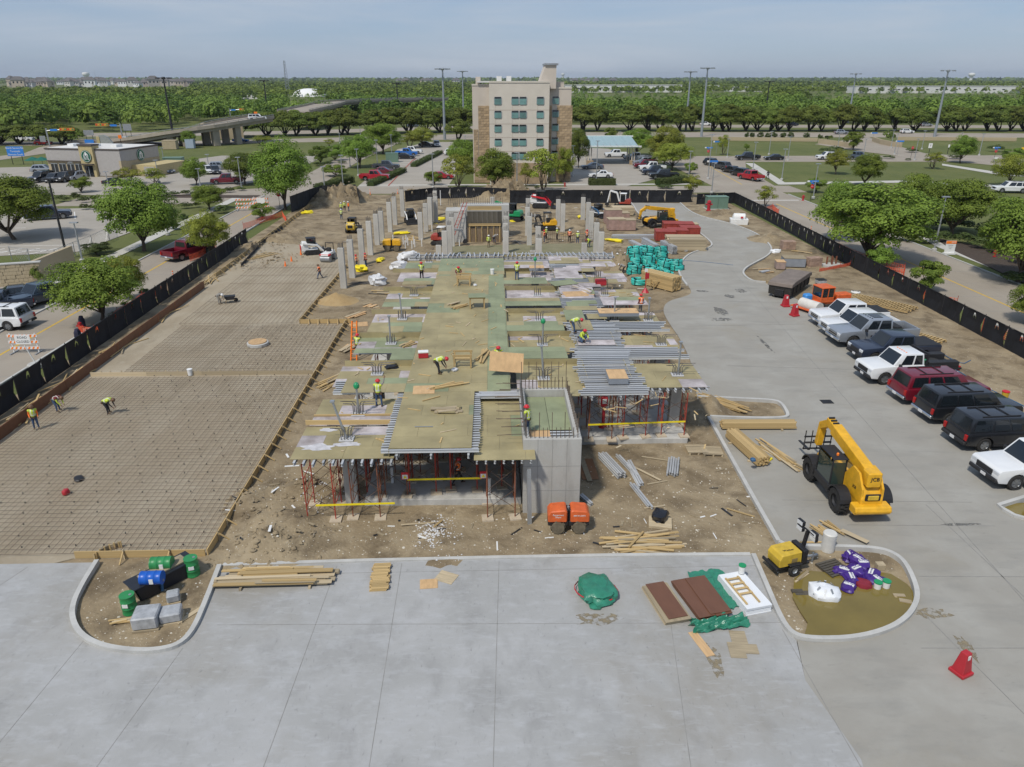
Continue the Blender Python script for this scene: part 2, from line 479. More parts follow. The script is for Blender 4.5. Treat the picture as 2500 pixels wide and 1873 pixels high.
# ---- pavement outline against the dirt, photo left to right (display pixels of the survey)
edge_islandL = dl([(205,1215),(172,1268),(153,1308),(150,1342),(168,1378),(212,1402),(275,1413),(340,1413),(392,1399),(424,1365),(452,1298),(480,1224)], PZ)
edge_front = dl([(480,1224),(780,1215),(1075,1208),(1350,1203),(1622,1201)], PZ)
edge_pond = dl([(1622,1201),(1648,1262),(1684,1348),(1712,1379),(1758,1388),(1850,1386),(1925,1366),(1968,1337),(1987,1302),(1984,1270),(1962,1222),(1938,1200),(1905,1187),(1850,1182),(1700,1180),(1686,1172)], PZ)
edge_right = dl([(1686,1172),(1640,1092),(1590,1003),(1534,903)], PZ)
edge_lum = dl([(1534,903),(1600,906),(1660,907),(1702,905),(1706,897),(1692,873),(1672,865),(1600,862),(1505,857)], PZ)
edge_mid = dl([(1505,857),(1500,800),(1475,740),(1440,690),(1431,668),(1442,650),(1488,638),(1494,631),(1489,620),(1472,598),(1467,583),(1475,563),(1492,548),(1518,540),(1536,535),(1541,527),(1527,514),(1503,496),(1470,478),(1400,476),(1378,460),(1371,446),(1364,438)], PZ)
edge_back = dl([(1468,439),(1489,458),(1518,470),(1571,482),(1607,494),(1641,510),(1661,529),(1666,542),(1656,554),(1633,566),(1609,579),(1602,589),(1607,598),(1624,609),(1654,611)], PZ)
e2 = lambda l:sm(l,2)
SIDEX = 32.0
pave_new = [(-60,14)]+[(-60,27.2)]+[edge_islandL[0]]+e2(edge_islandL)[1:]+edge_front[1:]+[tuple(D(1640,1240, PZ)[:2]), tuple(D(1690,1352, PZ)[:2]), tuple(D(1720,1383, PZ)[:2]), tuple(D(1740,1470, PZ)[:2]), tuple(D(1860,1640, PZ)[:2])]+[(11,14)]
po = sheet('front_pavement', pave_new, PZ, CONC_NEW,.4)
drive = [tuple(D(1740,1470, PZ)[:2])]+[tuple(D(1722,1383, PZ)[:2])]+e2(edge_pond[4:])[0:]+edge_right[1:]+e2(edge_lum)[1:]+e2(edge_mid)[1:]+e2(edge_back)+[(SIDEX-2,65.5),(SIDEX,63),(SIDEX,33.6)]
drive+=[tuple(p) for p in dl([(2152,1092),(2165,1104),(2190,1118),(2290,1145)], PZ)]+[(46,27),(46,14),(11,14), tuple(D(1860,1640, PZ)[:2])]
dr = sheet('drive_pavement', drive, PZ-.004, CONC_OLD,.4)
kerb(e2(edge_islandL), po, side=.1)
kerb(edge_front, po,.20, side=.1)
kerb(e2(edge_pond), dr, side=.1)
kerb(edge_right, dr,.26, side=.1)
kerb(e2(edge_lum), dr,.27, side=.1)
kerb(e2(edge_mid)[34:], dr,.24, side=.1)
kerb(e2(edge_back), dr,.27, side=.1)
kerb([(SIDEX,33.6)]+dl([(2152,1092),(2165,1104),(2190,1118),(2290,1145)], PZ), dr,.27, side=.1)
# joints in the pavement
jb = MB()
def joint(a, b, w=.024, z=PZ+.004, px=True):
 a = D(*a, PZ) if px else V((*a,0));b = D(*b, PZ) if px else V((*b,0))
 if b.y<22.6:b = a+(b-a)*max(1.0,(a.y-15)/(a.y-b.y))
 ribbon(jb,[(a.x, a.y),(b.x, b.y)], w, z-.003, z)
for a, b in[((1078,1212),(1066,1640)),((728,1222),(590,1600)),((868,1216),(800,1640)),((1448,1340),(1490,1640)),((1690,1360),(1850,1640)),((470,1350),(1690,1345)),((395,1400),(250,1600)),((180,1385),(60,1530)),((470,1243),(1640,1222)),((60,1225),(-100,1330))]:joint(a, b)
jb.build('joint', JOINT, po)
jb = MB()
for a, b in[((2000,1090),(2500,1560)),((1560,560),(2240,1330)),((1985,1245),(2400,1247)),((1830,1134),(2150,1136)),((1570,790),(1900,800)),((1480,705),(1740,700)),((1500,650),(1760,655)),((1990,1320),(2140,1470)),((1990,1400),(2400,1400)),((1690,1080),(2100,1085)),((1620,560),(1470,565)),((1460,500),(1640,512))]:joint(a, b,.03)
jb.build('joint', JOINT, dr)
# damp oil and mud stains (their own shape)
STAIN = mat('damp_stain',(.17,.165,.15),.6, var=.2, world=True)
MUDST = mat('mud_stain',(.30,.25,.165),.9, var=.2, world=True, scale=3)
for m_ in(MUDST, STAIN):
 t_ = m_.node_tree;n_ = t_.nodes.new('ShaderNodeTexNoise');n_.inputs['Scale'].default_value = 5;n_.inputs['Detail'].default_value = 8
 g_ = t_.nodes.new('ShaderNodeNewGeometry');t_.links.new(g_.outputs['Position'], n_.inputs['Vector'])
 q_ = t_.nodes.new('ShaderNodeMapRange');q_.inputs['From Min'].default_value = .42;q_.inputs['From Max'].default_value = .62;q_.inputs['To Max'].default_value = .7
 t_.links.new(n_.outputs['Fac'], q_.inputs['Value']);t_.links.new(q_.outputs['Result'], t_.nodes['Principled BSDF'].inputs['Alpha'])
def blob(name, c, rx, ry, m, parent, z=PZ+.006, seed=0, rz=0.0):
 rr = random.Random(seed)
 pts = []
 for k in range(18):
  t = k/18*2*math.pi
  q = 1+rr.uniform(-.3,.25)
  x, y = rot2(rx*q*math.cos(t), ry*q*math.sin(t), rz)
  pts.append((c[0]+x, c[1]+y))
 return MB().prism(pts, z-.004, z).build(name, m, parent)
for i,(x, y, rx, ry, m) in enumerate([(1556,672,.5,1.3, STAIN),(1558,690,.9,.5, STAIN),(1575,640,.45,.6, STAIN),(1600,628,.5,.8, STAIN),(1517,629,.6,.4, STAIN),(1655,745,.15,2.0, STAIN),(2075,1133,.9,.12, STAIN),(2010,1325,.8,.35, MUDST),(2090,1400,.25,.7, MUDST)]):
 blob('stain', D(x, y, PZ), rx, ry, m, dr, seed=i)
for i,(x, y, rx, ry) in enumerate([(1290,1338,.9,.35),(1545,1430,.3,.9)]):
 blob('stain', D(x, y, PZ), rx, ry, MUDST, po, seed=20+i)
mb = MB();c = D(1786,868, PZ)
mb.box((c.x, c.y, PZ+.005),(.75,.6,.02))
for k in range(7):mb.box((c.x-.33+k*.11, c.y, PZ+.02),(.04,.56,.02))
mb.build('drain_grate', DARK, dr)
# ---- dirt of the building site
MOUNDS = [(D(722,440),6,2.2),(D(760,432),5,1.6),(D(560,540),4.5,.7),(D(600,520),4,.6),(D(640,505),3.5,.5),(D(530,575),3.5,.6),(D(620,560),3,.35),(D(1080,425),6,2.2),(D(1130,430),5,1.6),(D(900,420),5,1.0),(D(1345,580),3.0,1.5),(D(1315,560),2.6,1.2),(D(1380,605),2,.5),(D(560,1090),2.2,.5),(D(600,1150),2.6,.4),(D(640,1180),2.4,.3),(D(540,1200),1.6,.35),(D(655,1060),1.6,.5),(D(1530,885),1.6,.7),(D(1480,905),1.5,.5),(D(1560,465),5,.6),(D(1660,520),3.5,.7),(D(1700,560),3,.5),(D(860,570),3,.5),(D(960,560),3,.45),(D(1255,485),5,.6),(D(330,1250),2.5,.22),(D(430,1230),1.6,.25),(D(950,1180),3,.15)]
PITS = [(D(1840,1300),3.4,.085),(D(1900,1290),2.5,.05),(D(1775,1325),2.0,.05),(D(2220,1100),2.5,.09)]
pad_poly = [(-29.35,26.9),(-20.6,26.9),(-19,27.7),(-13.0,27.7),(-13.0,61.6),(-17.1,61.6),(-17.0,84),(-20.5,93),(-30.2,97),(-29.8,74)]
def dirt_h(x, y):
 n1 = noise.noise(V((x*.25, y*.25,1.3)));n2 = noise.noise(V((x*.9, y*.9,4.1)));n3 = noise.noise(V((x*2.6, y*2.6,7.7)))
 rough = .55+.45*noise.noise(V((x*.12, y*.12,9)))
 z = .055+.05*n1+(.045*n2+.03*n3)*rough
 for c, r, h in MOUNDS:
  d = math.hypot(x-c.x, y-c.y)/r
  if d<1:
   k = (1-d*d)**2
   z+=h*k*(1+.6*n2+.5*n3)*(1+.25*noise.noise(V((x*5, y*5,2))))
 for c, r, h in PITS:
  d = math.hypot(x-c.x, y-c.y)/r
  if d<1:z-=h*(1-d*d)
 return z
xs = np.arange(-32.7,41.3,.36);ys = np.arange(22.0,139.5,.36)
vs = []
hide = pave_new, drive
for y in ys:
 for x in xs:
  h = dirt_h(x, y)
  if inpoly(x, y, pad_poly):h = min(h,.08)
  vs.append((x, y, h))
nx = len(xs)
fs = []
front_limit = [(p[0], p[1]) for p in pave_new]
for j in range(len(ys)-1):
 for i in range(nx-1):
  cx, cy = xs[i]+.18, ys[j]+.18
  if cy<27 and inpoly(cx, cy-.8, front_limit) and inpoly(cx, cy+.8, front_limit) and inpoly(cx-.8, cy, front_limit) and inpoly(cx+.8, cy, front_limit):continue
  fs.append((j*nx+i, j*nx+i+1,(j+1)*nx+i+1,(j+1)*nx+i))
mb = MB();mb.add(vs, fs)
do = struct(mb.build('site_dirt', DIRT, smooth=True))
sheet('graded_pad', pad_poly,.11, DIRT_PAD,.06)
# stones lying on the dirt: too many to count
STONE = mat('limestone',(.56,.52,.44),.9, var=.15, scale=3)
rr = random.Random(3)
mb = MB()
def stone(x, y, z, s):
 a = rr.uniform(0,6.3);q = [rr.uniform(.6,1.2) for _ in range(6)]
 top = []
 ring = [(x+s*q[k]*math.cos(a+k*1.047), y+s*q[k]*math.sin(a+k*1.047), z-.01) for k in range(6)]
 mb.add(ring+[(x+s*.2, y+s*.1, z+s*.55),(x-s*.3, y-s*.1, z+s*.5)],[(0,1,6),(1,2,6),(2,7,6),(2,3,7),(3,4,7),(4,5,7),(5,6,7),(5,0,6)])
for k in range(2300):
 if k<1500:p = D(rr.uniform(480,1650), rr.uniform(1000,1200))
 elif k<1750:p = D(rr.uniform(180,470), rr.uniform(1235,1400))
 elif k<1900:p = D(rr.uniform(1670,1760), rr.uniform(1190,1370))
 else:p = V((rr.uniform(-12,12), rr.uniform(62,130),0))
 if inpoly(p.x, p.y, pave_new) or inpoly(p.x, p.y, drive) or inpoly(p.x, p.y, pad_poly):continue
 if p.y>30.6 and-9.5<p.x<4.3 and p.y<60:continue
 stone(p.x, p.y, dirt_h(p.x, p.y), rr.choice([.015,.018,.02,.025,.03,.035,.05,.07])*rr.uniform(.8,1.2))
tag(mb.build('stones', STONE),'pale limestone stones strewn over the brown site dirt','stones', kind='stuff')
mb = MB()
for(px, py, n, sp) in[(935,1150,260,.45),(930,1165,120,.3),(690,1072,120,.5),(960,1185,60,.5)]:
 c = D(px, py)
 for _ in range(n):
  x, y = c.x+rr.gauss(0, sp), c.y+rr.gauss(0, sp*1.6)
  stone(x, y, dirt_h(x, y), rr.uniform(.025,.06))
tag(mb.build('gravel_spill', mat('gravel_pale',(.6,.6,.6),.9, var=.12)),'spilled heap of pale grey gravel on dirt before the slab','gravel', kind='stuff')
# clods on the churned ground
mb = MB()
for k in range(1500):
 c = rr.choice([m_ for m_ in MOUNDS[:18]])
 t = rr.uniform(0,6.3);q = c[1]*math.sqrt(rr.random())*1.1
 x, y = c[0].x+q*math.cos(t), c[0].y+q*math.sin(t)
 if inpoly(x, y, drive):continue
 stone(x, y, dirt_h(x, y)-.02, rr.uniform(.06,.2))
tag(mb.build('earth_clods', DIRT),'loose clods of brown earth on the spoil heaps','earth', kind='stuff')
# water standing in the kerbed islands
WATER = mat('muddy_water',(.185,.14,.035),.07, var=.12, scale=.5, spec=.5)
ins = [V((x, y)) for x, y in e2(edge_pond)]
cc = D(1840,1310)
struct(MB().prism(dl([(1712,1290),(1716,1250),(1740,1232),(1800,1238),(1870,1230),(1925,1240),(1960,1262),(1982,1290),(1976,1315),(1950,1345),(1900,1366),(1840,1379),(1766,1381),(1738,1372),(1745,1345),(1728,1320)],.07),.02,.075).build('puddle_water', WATER))
struct(MB().prism(dl([(2160,1096),(2180,1088),(2330,1080),(2330,1150),(2212,1122)],.07),.0,.075).build('puddle_water', WATER))
# ---- roads round the site
wk = []
def road(name, poly, z=.02, m=None):return sheet(name, poly, z, m or ROAD,.1)
rl = road('left_road', rect(-42,15,-35,141))
for x in(-42.1,-34.9):kerb([(x,15),(x,70),(x,139)], rl,.13,-.05,.18)
for y0, y1 in((47,70),(72,128)):ribbon(MB(),[(-38.7, y0),(-38.7, y1)],.22,.02,.026).build('yellow_line', YPAINT, rl)
lr = MB()
for y in range(50,140,6):ribbon(lr,[(-41.9, y),(-35.1, y)],.04,.02,.025)
lr.build('joint', JOINT, rl)
rc = road('cross_road',[(-75,128),(-58,128.5),(-42,134),(-42.0,141),(-20,141),(60,141),(60,150),(-30,150),(-42,150.5),(-75,137)],.016)
rr_ = road('right_road', rect(44.2,10,55.2,141),.02)
for x in(44.1,55.3):kerb([(x,10),(x,70),(x,138)], rr_,.13,-.05,.18)
ribbon(MB(),[(49,40),(49,127)],.22,.02,.026).build('yellow_line', YPAINT, rr_)
ribbon(MB(),[(45,131),(54.5,131)],.45,.02,.026).build('stop_line', WPAINT, rr_)
jr = MB()
for y in range(44,138,5):ribbon(jr,[(44.3, y),(55.1, y)],.04,.02,.025)
jr.build('joint', JOINT, rr_)
rn = road('north_road',[(44.5,150),(57,150),(61,180),(66,196),(170,194),(300,180),(300,195),(170,211),(62,211),(44,211),(44.5,180)],.018)
ribbon(MB(),[(51,152),(53,178),(54.5,192)],.2,.018,.024).build('yellow_line', YPAINT, rn)
road('north_road',[(-42,150.5),(-35,150.5),(-35,200),(-31,262),(-39,262),(-42,200)],.014)
road('approach_road', rect(55.4,62,75,72),.015)
# sidewalks
sw = sheet('sidewalk', rect(-47.2,60,-45.6,140),.02, WALKM)
sheet('sidewalk', rect(-60,81,-45.6,84),.024, WALKM)
sheet('sidewalk',[(-34,152.2),(42,152.2),(42,153.8),(-34,153.8)],.02, WALKM)
sheet('sidewalk',[(58.5,152),(60.5,152),(67,192),(65,193)],.02, WALKM)
sheet('sidewalk',[tuple(P(x, y)[:2]) for x, y in[(1905,446),(2200,441),(2500,455),(2500,460),(2200,446),(1905,451)]],.03, WALKM)
sheet('sidewalk',[tuple(P(x, y)[:2]) for x, y in[(2300,400),(2420,418),(2500,428),(2500,432),(2420,424),(2300,404)]],.03, WALKM)
sheet('sidewalk',[(56.6,55),(58.6,55),(60.5,92),(58.8,100),(57.2,92)],.02, WALKM)
# neighbouring lots
lotA = sheet('left_car_park',[(-130,90),(-68,88),(-52,92),(-50,118),(-58,126),(-130,122)],.012, LOT)
lb = MB()
for k in range(14):ribbon(lb,[(-86+k*2.2,90.5),(-84.2+k*2.2,94)],.22,.012,.018)
ribbon(lb,[(-88,90.4),(-54,93)],.15,.012,.018)
ribbon(lb,[(-88,94.2),(-54,96)],.15,.012,.018)
for k in range(8):ribbon(lb,[(-88+k*4,122),(-84.5+k*4,115.5)],.14,.012,.018)
for k in range(6):ribbon(lb,[(-90+k*5.2,108),(-88.6+k*5.2,108.2)],.16,.012,.018)
lb.build('parking_marks', WPAINT, lotA)
sheet('left_forecourt',[(-100,50),(-42.3,50),(-42.3,80),(-52,83),(-70,80),(-100,70)],.014, LOT)
sheet('coffee_car_park',[(-165,143),(-75,141),(-60,140),(-52,150),(-46,175),(-47,214),(-76,216),(-84,196),(-165,176)],.012, LOT)
sheet('hotel_car_park',[(-28,150),(-9,150),(-8,175),(-9.5,262),(-22,262),(-29,235)],.012, LOT)
sheet('hotel_forecourt',[(15,150),(27,150),(38,165),(40,190),(36,235),(18,245),(16,200),(14,170)],.012, LOT)
mb = MB()
for k in range(16):ribbon(mb,[(-27,160+k*5.2),(-21.4,160+k*5.2)],.14,.012,.018)
mb.build('parking_marks', WPAINT, bpy.data.objects['hotel_car_park'])
kerb([(-21,152),(-21,200),(-20.6,206)], bpy.data.objects['hotel_car_park'],.1,0,.2, m=RKERB)
def pxroad(name, near, far, z, m=ROAD):
 a = [tuple(P(x, y)[:2]) for x, y in near];b = [tuple(P(x, y)[:2]) for x, y in far]
 return sheet(name, a+b[::-1], z, m,.05)
pxroad('frontage_road',[(-300,353),(330,357),(640,349),(1110,341),(1400,335),(1880,335),(2500,336),(2900,338)],[(-300,345),(330,347),(640,341),(1110,328),(1400,323),(1880,323),(2500,326),(2900,328)],.01)
pxroad('freeway',[(-300,338),(640,330),(1110,316),(1400,311.5),(1880,311.5),(2500,313),(2900,315)],[(-300,330),(640,321),(1110,308.5),(1400,305),(1880,305),(2500,306),(2900,308)],.01)
pxroad('ramp_road',[(-200,400),(0,391),(110,375),(160,362),(300,345)],[(-200,380),(0,381),(60,374),(95,360),(200,340)],.014)
pxroad('ramp_road',[(1990,352),(2120,372),(2300,392),(2500,410)],[(2120,335),(2160,348),(2260,375),(2500,390)],.02)
sheet('mulch_bed',[(-62,137),(-43,136),(-43,139.5),(-60,140.5)],.03, MULCH)
sheet('mulch_bed',[(56,72),(75,72),(75,80),(64,90),(60,98),(58,90)],.03, MULCH)
sheet('mulch_bed',[(-33.2,62),(-34.6,62),(-34.6,80),(-33.2,80)],.03, mat('bare_soil',(.17,.115,.07),.95, var=.25, world=True))
sheet('mulch_bed',[(-27,150.2),(-33,150.2),(-30,215),(-27.8,215)],.03, GRASS)
# ================================================================ the structure under construction
rb = random.Random(11)
_unit = {}
def unit(kind, m):
 k = (kind, m.name)
 if k not in _unit:
  mb = MB()
  if kind == 'box':mb.box((0,0,0),(1,1,1))
  elif kind == 'ibeam':
   for z in(-.5,.5):mb.box((0,0, z*.9),(1,1,.1))
   mb.box((0,0,0),(1,.25,.8))
  elif kind == 'bar':mb.tube([(-.5,0,0),(.5,0,0)],.5,5)
  _unit[k] = mb.mesh(kind, m)
 return _unit[k]
def ubox(name, c, d, m, parent=None, rz=0.0, kind='box', ry=0.0, rx=0.0):
 o = ob(name, unit(kind, m), parent, c,0, d)
 o.rotation_euler = (rx, ry, rz)
 return o
def rod(name, a, b, w, m, parent=None, kind='bar', h=None):
 a, b = V(a), V(b)
 d = b-a
 o = ob(name, unit(kind, m), parent,(a+b)/2,0,(d.length, w, h or w))
 o.rotation_euler = (0,-math.atan2(d.z, math.hypot(d.x, d.y)), math.atan2(d.y, d.x))
 return o
ZM, ZD = 4.0,3.6
# ---- slab on grade under the deck
sl_ = thing('ground_slab',(0,0,0),0,'pale concrete ground floor slab under the raised formwork deck','slab')
MB().prism([(-6.6,31.8),(1.3,31.8),(1.3,37.4),(4.2,37.4),(4.2,38.2),(11.4,38.2),(11.4,72),(-9.3,72),(-9.3,36),(-6.6,36)],-.1,.4).build('slab', CONC, sl_, bevel=.02)
# ---- deck
deck = thing('formwork_deck',(1,31,0),0,'raised timber formwork deck of green and tan panels on aluminium joists','deck')
deck_off = V((1,31,0))
def L(p):return V(p)-deck_off
npanel = [0]
def tile(x0, x1, y0, y1, z, ms, along='x', skip=0.0):
 pw, pl = (2.44,1.22) if along == 'x' else(1.22,2.44)
 y = y0;row = 0
 while y<y1-.05:
  h = min(pl, y1-y)
  x = x0;first = True
  while x<x1-.05:
   w = min(pw*(.5 if first and row%2 else 1), x1-x);first = False
   if rb.random()>=skip:
    m = rb.choice(ms)
    ubox('panel', L((x+w/2, y+h/2, z-.012+rb.uniform(-.003,.003))),(w-.008, h-.008,.02), m, deck, rz=rb.uniform(-.002,.002))
    npanel[0]+=1
   x+=w
  y+=h;row+=1
T_, G_, O_ = PLY_T, PLY_G, PLY_O
ROWS = [40.6,46.0,51.4,57.9,64.2,69.6]
# central corridor
tile(-5.0,-1.1,30.5,37.2, ZM,[T_, T_, T_, T_, T_, G_])
tile(-5.0,-.4,37.2,52, ZM,[T_]*22+[G_])
tile(-5.0,-.4,52,63.4, ZM,[T_]*12+[G_])
tile(-.4,.9,37.2,63.4, ZM,[G_],'y')
tile(-5.0,1.0,63.4,69.6, ZM,[G_, G_, G_, T_])
tile(-1.0,1.35,30.0,37.1, ZD,[T_, T_, T_, G_],'y')
tile(-1.0,1.9,30.0,31.0, ZD+.004,[T_])
# drop panels A line
AX = (-9.6,-5.0)
tile(AX[0],-4.75,30.3,33.7, ZD,[T_, T_, T_, T_, O_])
tile(AX[0]+.1, AX[1],33.9,37.2, ZD,[T_, T_, O_, O_])
for i, y in enumerate(ROWS[:5]):
 tile(AX[0]+.25+i*.22, AX[1], y-1.65, y+1.6, ZD,[T_, O_, O_, G_] if i%2 else[O_, O_, O_, T_])
tile(-8.2, AX[1],67.9,70.4, ZD,[T_, T_, G_])
for i, y in enumerate([38.25,43.3,48.7,54.7,61.1,66.9]):
 tile(AX[0]+1.1+i*.2 if i in(0,4) else AX[0]+.5+i*.2, AX[1], y-1.05, y+1.05, ZM,[G_, G_, T_, G_], skip=.06)
 # drop panels B line
tile(1.3,5.4,37.3,42.3, ZD,[T_, T_, T_, O_])
for i, y in enumerate(ROWS[1:]):
 tile(.95,5.4, y-1.6, y+1.6, ZD,[T_, T_, T_, O_] if i<2 else[O_, O_, O_, T_])
for i, y in enumerate([43.3,48.7,54.7,61.1]):
 tile(.9,4.6+.3*(i%3), y-1.05, y+1.05, ZM,[G_, G_, G_, T_])
tile(5.4,6.9,47.7,49.9, ZM,[G_, T_]);tile(5.6,7.3,53.4,54.6, ZM,[G_]);tile(5.2,6.6,50,52.5, ZM,[G_])
tile(6.2,7.8,61.6,63, ZM,[G_]);tile(5.5,8.1,56.5,58.8, ZM-.02,[PLY, O_]);tile(6.1,8.0,54,55, ZM,[G_])
# drop panels C line
tile(8.4,12.3,38.4,42.2, ZD,[T_, T_, T_, O_])
for i, y in enumerate(ROWS[1:]):
 tile(8.1-.15*i,12.3-.15*i, y-1.6, y+1.6, ZD,[T_, O_, T_] if i<2 else[O_, O_, T_])
tile(6.4,9.2,64.3,66, ZM-.03,[O_, T_], skip=.2)
for y0, y1, x0, x1, ms in[(55.6,56.5,5.4,8,[O_, T_]),(59,60.4,5.6,9,[O_, O_, T_]),(63,64.3,5.4,7.6,[O_, PLY_O]),(67.3,70.2,5.3,8.2,[O_, T_, O_]),(50.2,51.4,6.8,8.2,[T_]),(52.4,53.4,5.4,8.2,[O_, T_]),(53.6,55.8,8.4,11.9,[T_, O_, G_]),(56.8,58.8,5.4,8.2,[O_, O_, G_]),(60.2,62.2,8.2,11.6,[O_, T_]),(61.8,63,5.4,8.1,[T_, O_]),(64.4,66.4,5.5,8.0,[O_]),(66,68,8,11.2,[O_, T_]),(44.6,45.6,5.5,8.0,[O_]),(65.6,68.4,1.0,5.2,[O_, O_, T_]),(60.5,61.6,8.6,11.4,[O_]),(66,67.4,8.2,11,[O_, T_])]:
 tile(x0, x1, y0, y1, ZM+.01, ms, skip=.12)
 # vertical edge boards of the drops
def eb(x0, y0, x1, y1, z0=ZD, z1=ZM-.03):
 a, b = V((x0, y0,(z0+z1)/2)), V((x1, y1,(z0+z1)/2))
 rod('edge_board', L(a), L(b),.03, PLY_T, deck,'box', z1-z0)
for y in ROWS[:5]:
 eb(AX[0]+.4, y+1.62, AX[1], y+1.62);eb(AX[1]+.01, y-1.6, AX[1]+.01, y+1.6)
for y in ROWS:
 eb(.93, y-1.5,.93, y+1.5);eb(.95, y+1.62,5.4, y+1.62);eb(5.42, y-1.5,5.42, y+1.5);eb(8.0, y-1.5,8.0, y+1.5)
rod('edge_board', L((-9.7,34.0, ZD+.12)), L((-5.0,33.95, ZD+.12)),.06, LUMBER, deck,'box',.25)
rod('edge_board', L((-9.5,35.0, ZD+.05)), L((-5.0,35.0, ZD+.05)),.12, LUMBER, deck,'box',.08)
eb(-4.98,30.4,-4.98,37.2, ZD, ZM)
# aluminium joists
def joist(x0, y0, x1, y1, z, jit=.0):
 a = V((x0+rb.uniform(-jit, jit), y0, z));b = V((x1+rb.uniform(-jit, jit), y1, z))
 rod('joist', L(a), L(b),.1, ALU, deck,'ibeam',.16)
for k in range(11):joist(-9.35+k*.45,30.02-.08*(k%3),-9.35+k*.45,33.6, ZD-.12)
for k in range(9):joist(8.6+k*.45,38.1-.1*(k%2),8.6+k*.45,41.9, ZD-.12)
for k in range(7):joist(-.85+k*.42,29.95,-.85+k*.42,33, ZD-.12)
for x in(-4.6,-3.0,-1.25):rod('beam', L((x,30.2, ZM-.33)), L((x,38, ZM-.33)),.1, ALU, deck,'ibeam',.2)
for k in range(26):
 y = 30.55+k*.27
 joist(-5.35, y,-4.7, y, ZM-.14,.04);joist(-1.35, y,-.75, y, ZM-.14,.05)
joist(-5.35,30.42,-.75,30.42, ZM-.11)
for k in range(8):joist(-.9,36.6+.12*k,1.4,36.6+.12*k, ZM-.1,.2)
for k in range(40):
 y = 36.9+k*.30+rb.uniform(-.05,.05)
 if rb.random()<.06:continue
 joist(4.9 if y<42.4 else 5.3, y,8.5, y, ZM-.1,.25)
for k in range(48):
 y = 48.9+k*.44+rb.uniform(-.08,.08)
 if rb.random()<.5:continue
 joist(5.2, y,8.3, y, ZM-.1,.3)
for y0 in(43.3,48.7,54.7,61.1,66.9):
 for k in range(6):
  y = y0-.9+k*.34
  joist(5.0, y,12.0 if y0<50 else 8.6, y, ZM-.11,.35)
for k in range(9):joist(-8.6,65.9+.24*k,-6.0,65.9+.24*k, ZM-.1,.3)
for k in range(9):joist(1.0,66.2+.35*k,5.5,66.2+.35*k, ZM-.1,.3)
for x0, n in((-9.4,4),):
 for k in range(6):joist(-9.0,37.35+.3*k,-6.9,37.35+.3*k, ZM-.1,.1)
for k in range(44):
 x = -7.6+k*.45
 rod('joist', L((x,70.6, ZM-.1)), L((x+rb.uniform(-.25,.25),72.3, ZM-.1)),.1, ALU, deck,'ibeam',.16)
for y in(70.9,72.2):
 rod('beam', L((-8.2, y, ZM-.28)), L((4, y, ZM-.28)),.12, ALU, deck,'ibeam',.2)
 rod('beam', L((2.5, y+.1, ZM-.26)), L((12, y+.1, ZM-.26)),.12, ALU, deck,'ibeam',.2)
for x in(5.4,7.0,8.2):
 for y0, y1 in((36.7,45),(47,56),(58,70)):rod('beam', L((x, y0, ZM-.33)), L((x, y1, ZM-.33)),.1, ALU, deck,'ibeam',.2)
for y in(31.2,33.0):rod('beam', L((-9.4, y, ZD-.32)), L((-4.6, y, ZD-.32)),.1, ALU, deck,'ibeam',.2)
for y in(39.0,41.2):rod('beam', L((8.3, y, ZD-.32)), L((12.6, y, ZD-.32)),.1, ALU, deck,'ibeam',.2)
# white release-agent spill on the front left panels
WSPILL = mat('lime_spill',(.52,.51,.52),.9, var=.2, world=True, scale=3)
for i,(px, py, rx, ry) in enumerate([(775,1092,.8,.35),(850,1085,.7,.22),(800,1050,.5,.2),(1010,690,.9,.5),(1000,760,.7,.4),(1310,815,.4,.3)]):
 c = P(px, py, ZD)
 blob('spill', L((c.x, c.y,0)), rx, ry, WSPILL, deck, z=ZD+.008, seed=40+i)
 # ---- shoring towers
def tower_proto(w, d, h, m, label):
 t = thing('shoring_tower',(0,0,0),0, label,'shoring tower','shoring towers under the deck')
 for sx in(-1,1):
  for sy in(-1,1):
   rod('leg',(sx*w/2, sy*d/2,.06),(sx*w/2, sy*d/2, h),.065, m, t)
   ubox('base_pad',(sx*w/2, sy*d/2,.025),(.56,.56,.09), PADW, t, rz=rb.uniform(-.2,.2))
 for sx in(-1,1):
  for z in(.75,1.5,2.3, h-.1):rod('rung',(sx*w/2,-d/2, z),(sx*w/2, d/2, z),.04, m, t)
  rod('rung',(sx*w/2,-d/4,.75),(sx*w/2,-d/4,2.3),.035, m, t)
 for sy in(-1,1):
  for z0, z1 in((.55,1.6),(1.6, h-.35)):
   rod('cross_brace',(-w/2, sy*d/2, z0),(w/2, sy*d/2, z1),.03, RUSTB, t)
   rod('cross_brace',(w/2, sy*d/2, z0),(-w/2, sy*d/2, z1),.03, RUSTB, t)
 for sx in(-1,1):
  rod('cross_brace',(sx*w/2,-d/2,.7),(sx*w/2, d/2,2.6),.028, RUSTB, t)
 return t
PADW = mat('pad_pale',(.5,.42,.31),.85, var=.15)
RUSTB = mat('brace_brown',(.12,.075,.05),.7, metal=.3, var=.3)
tp = {}
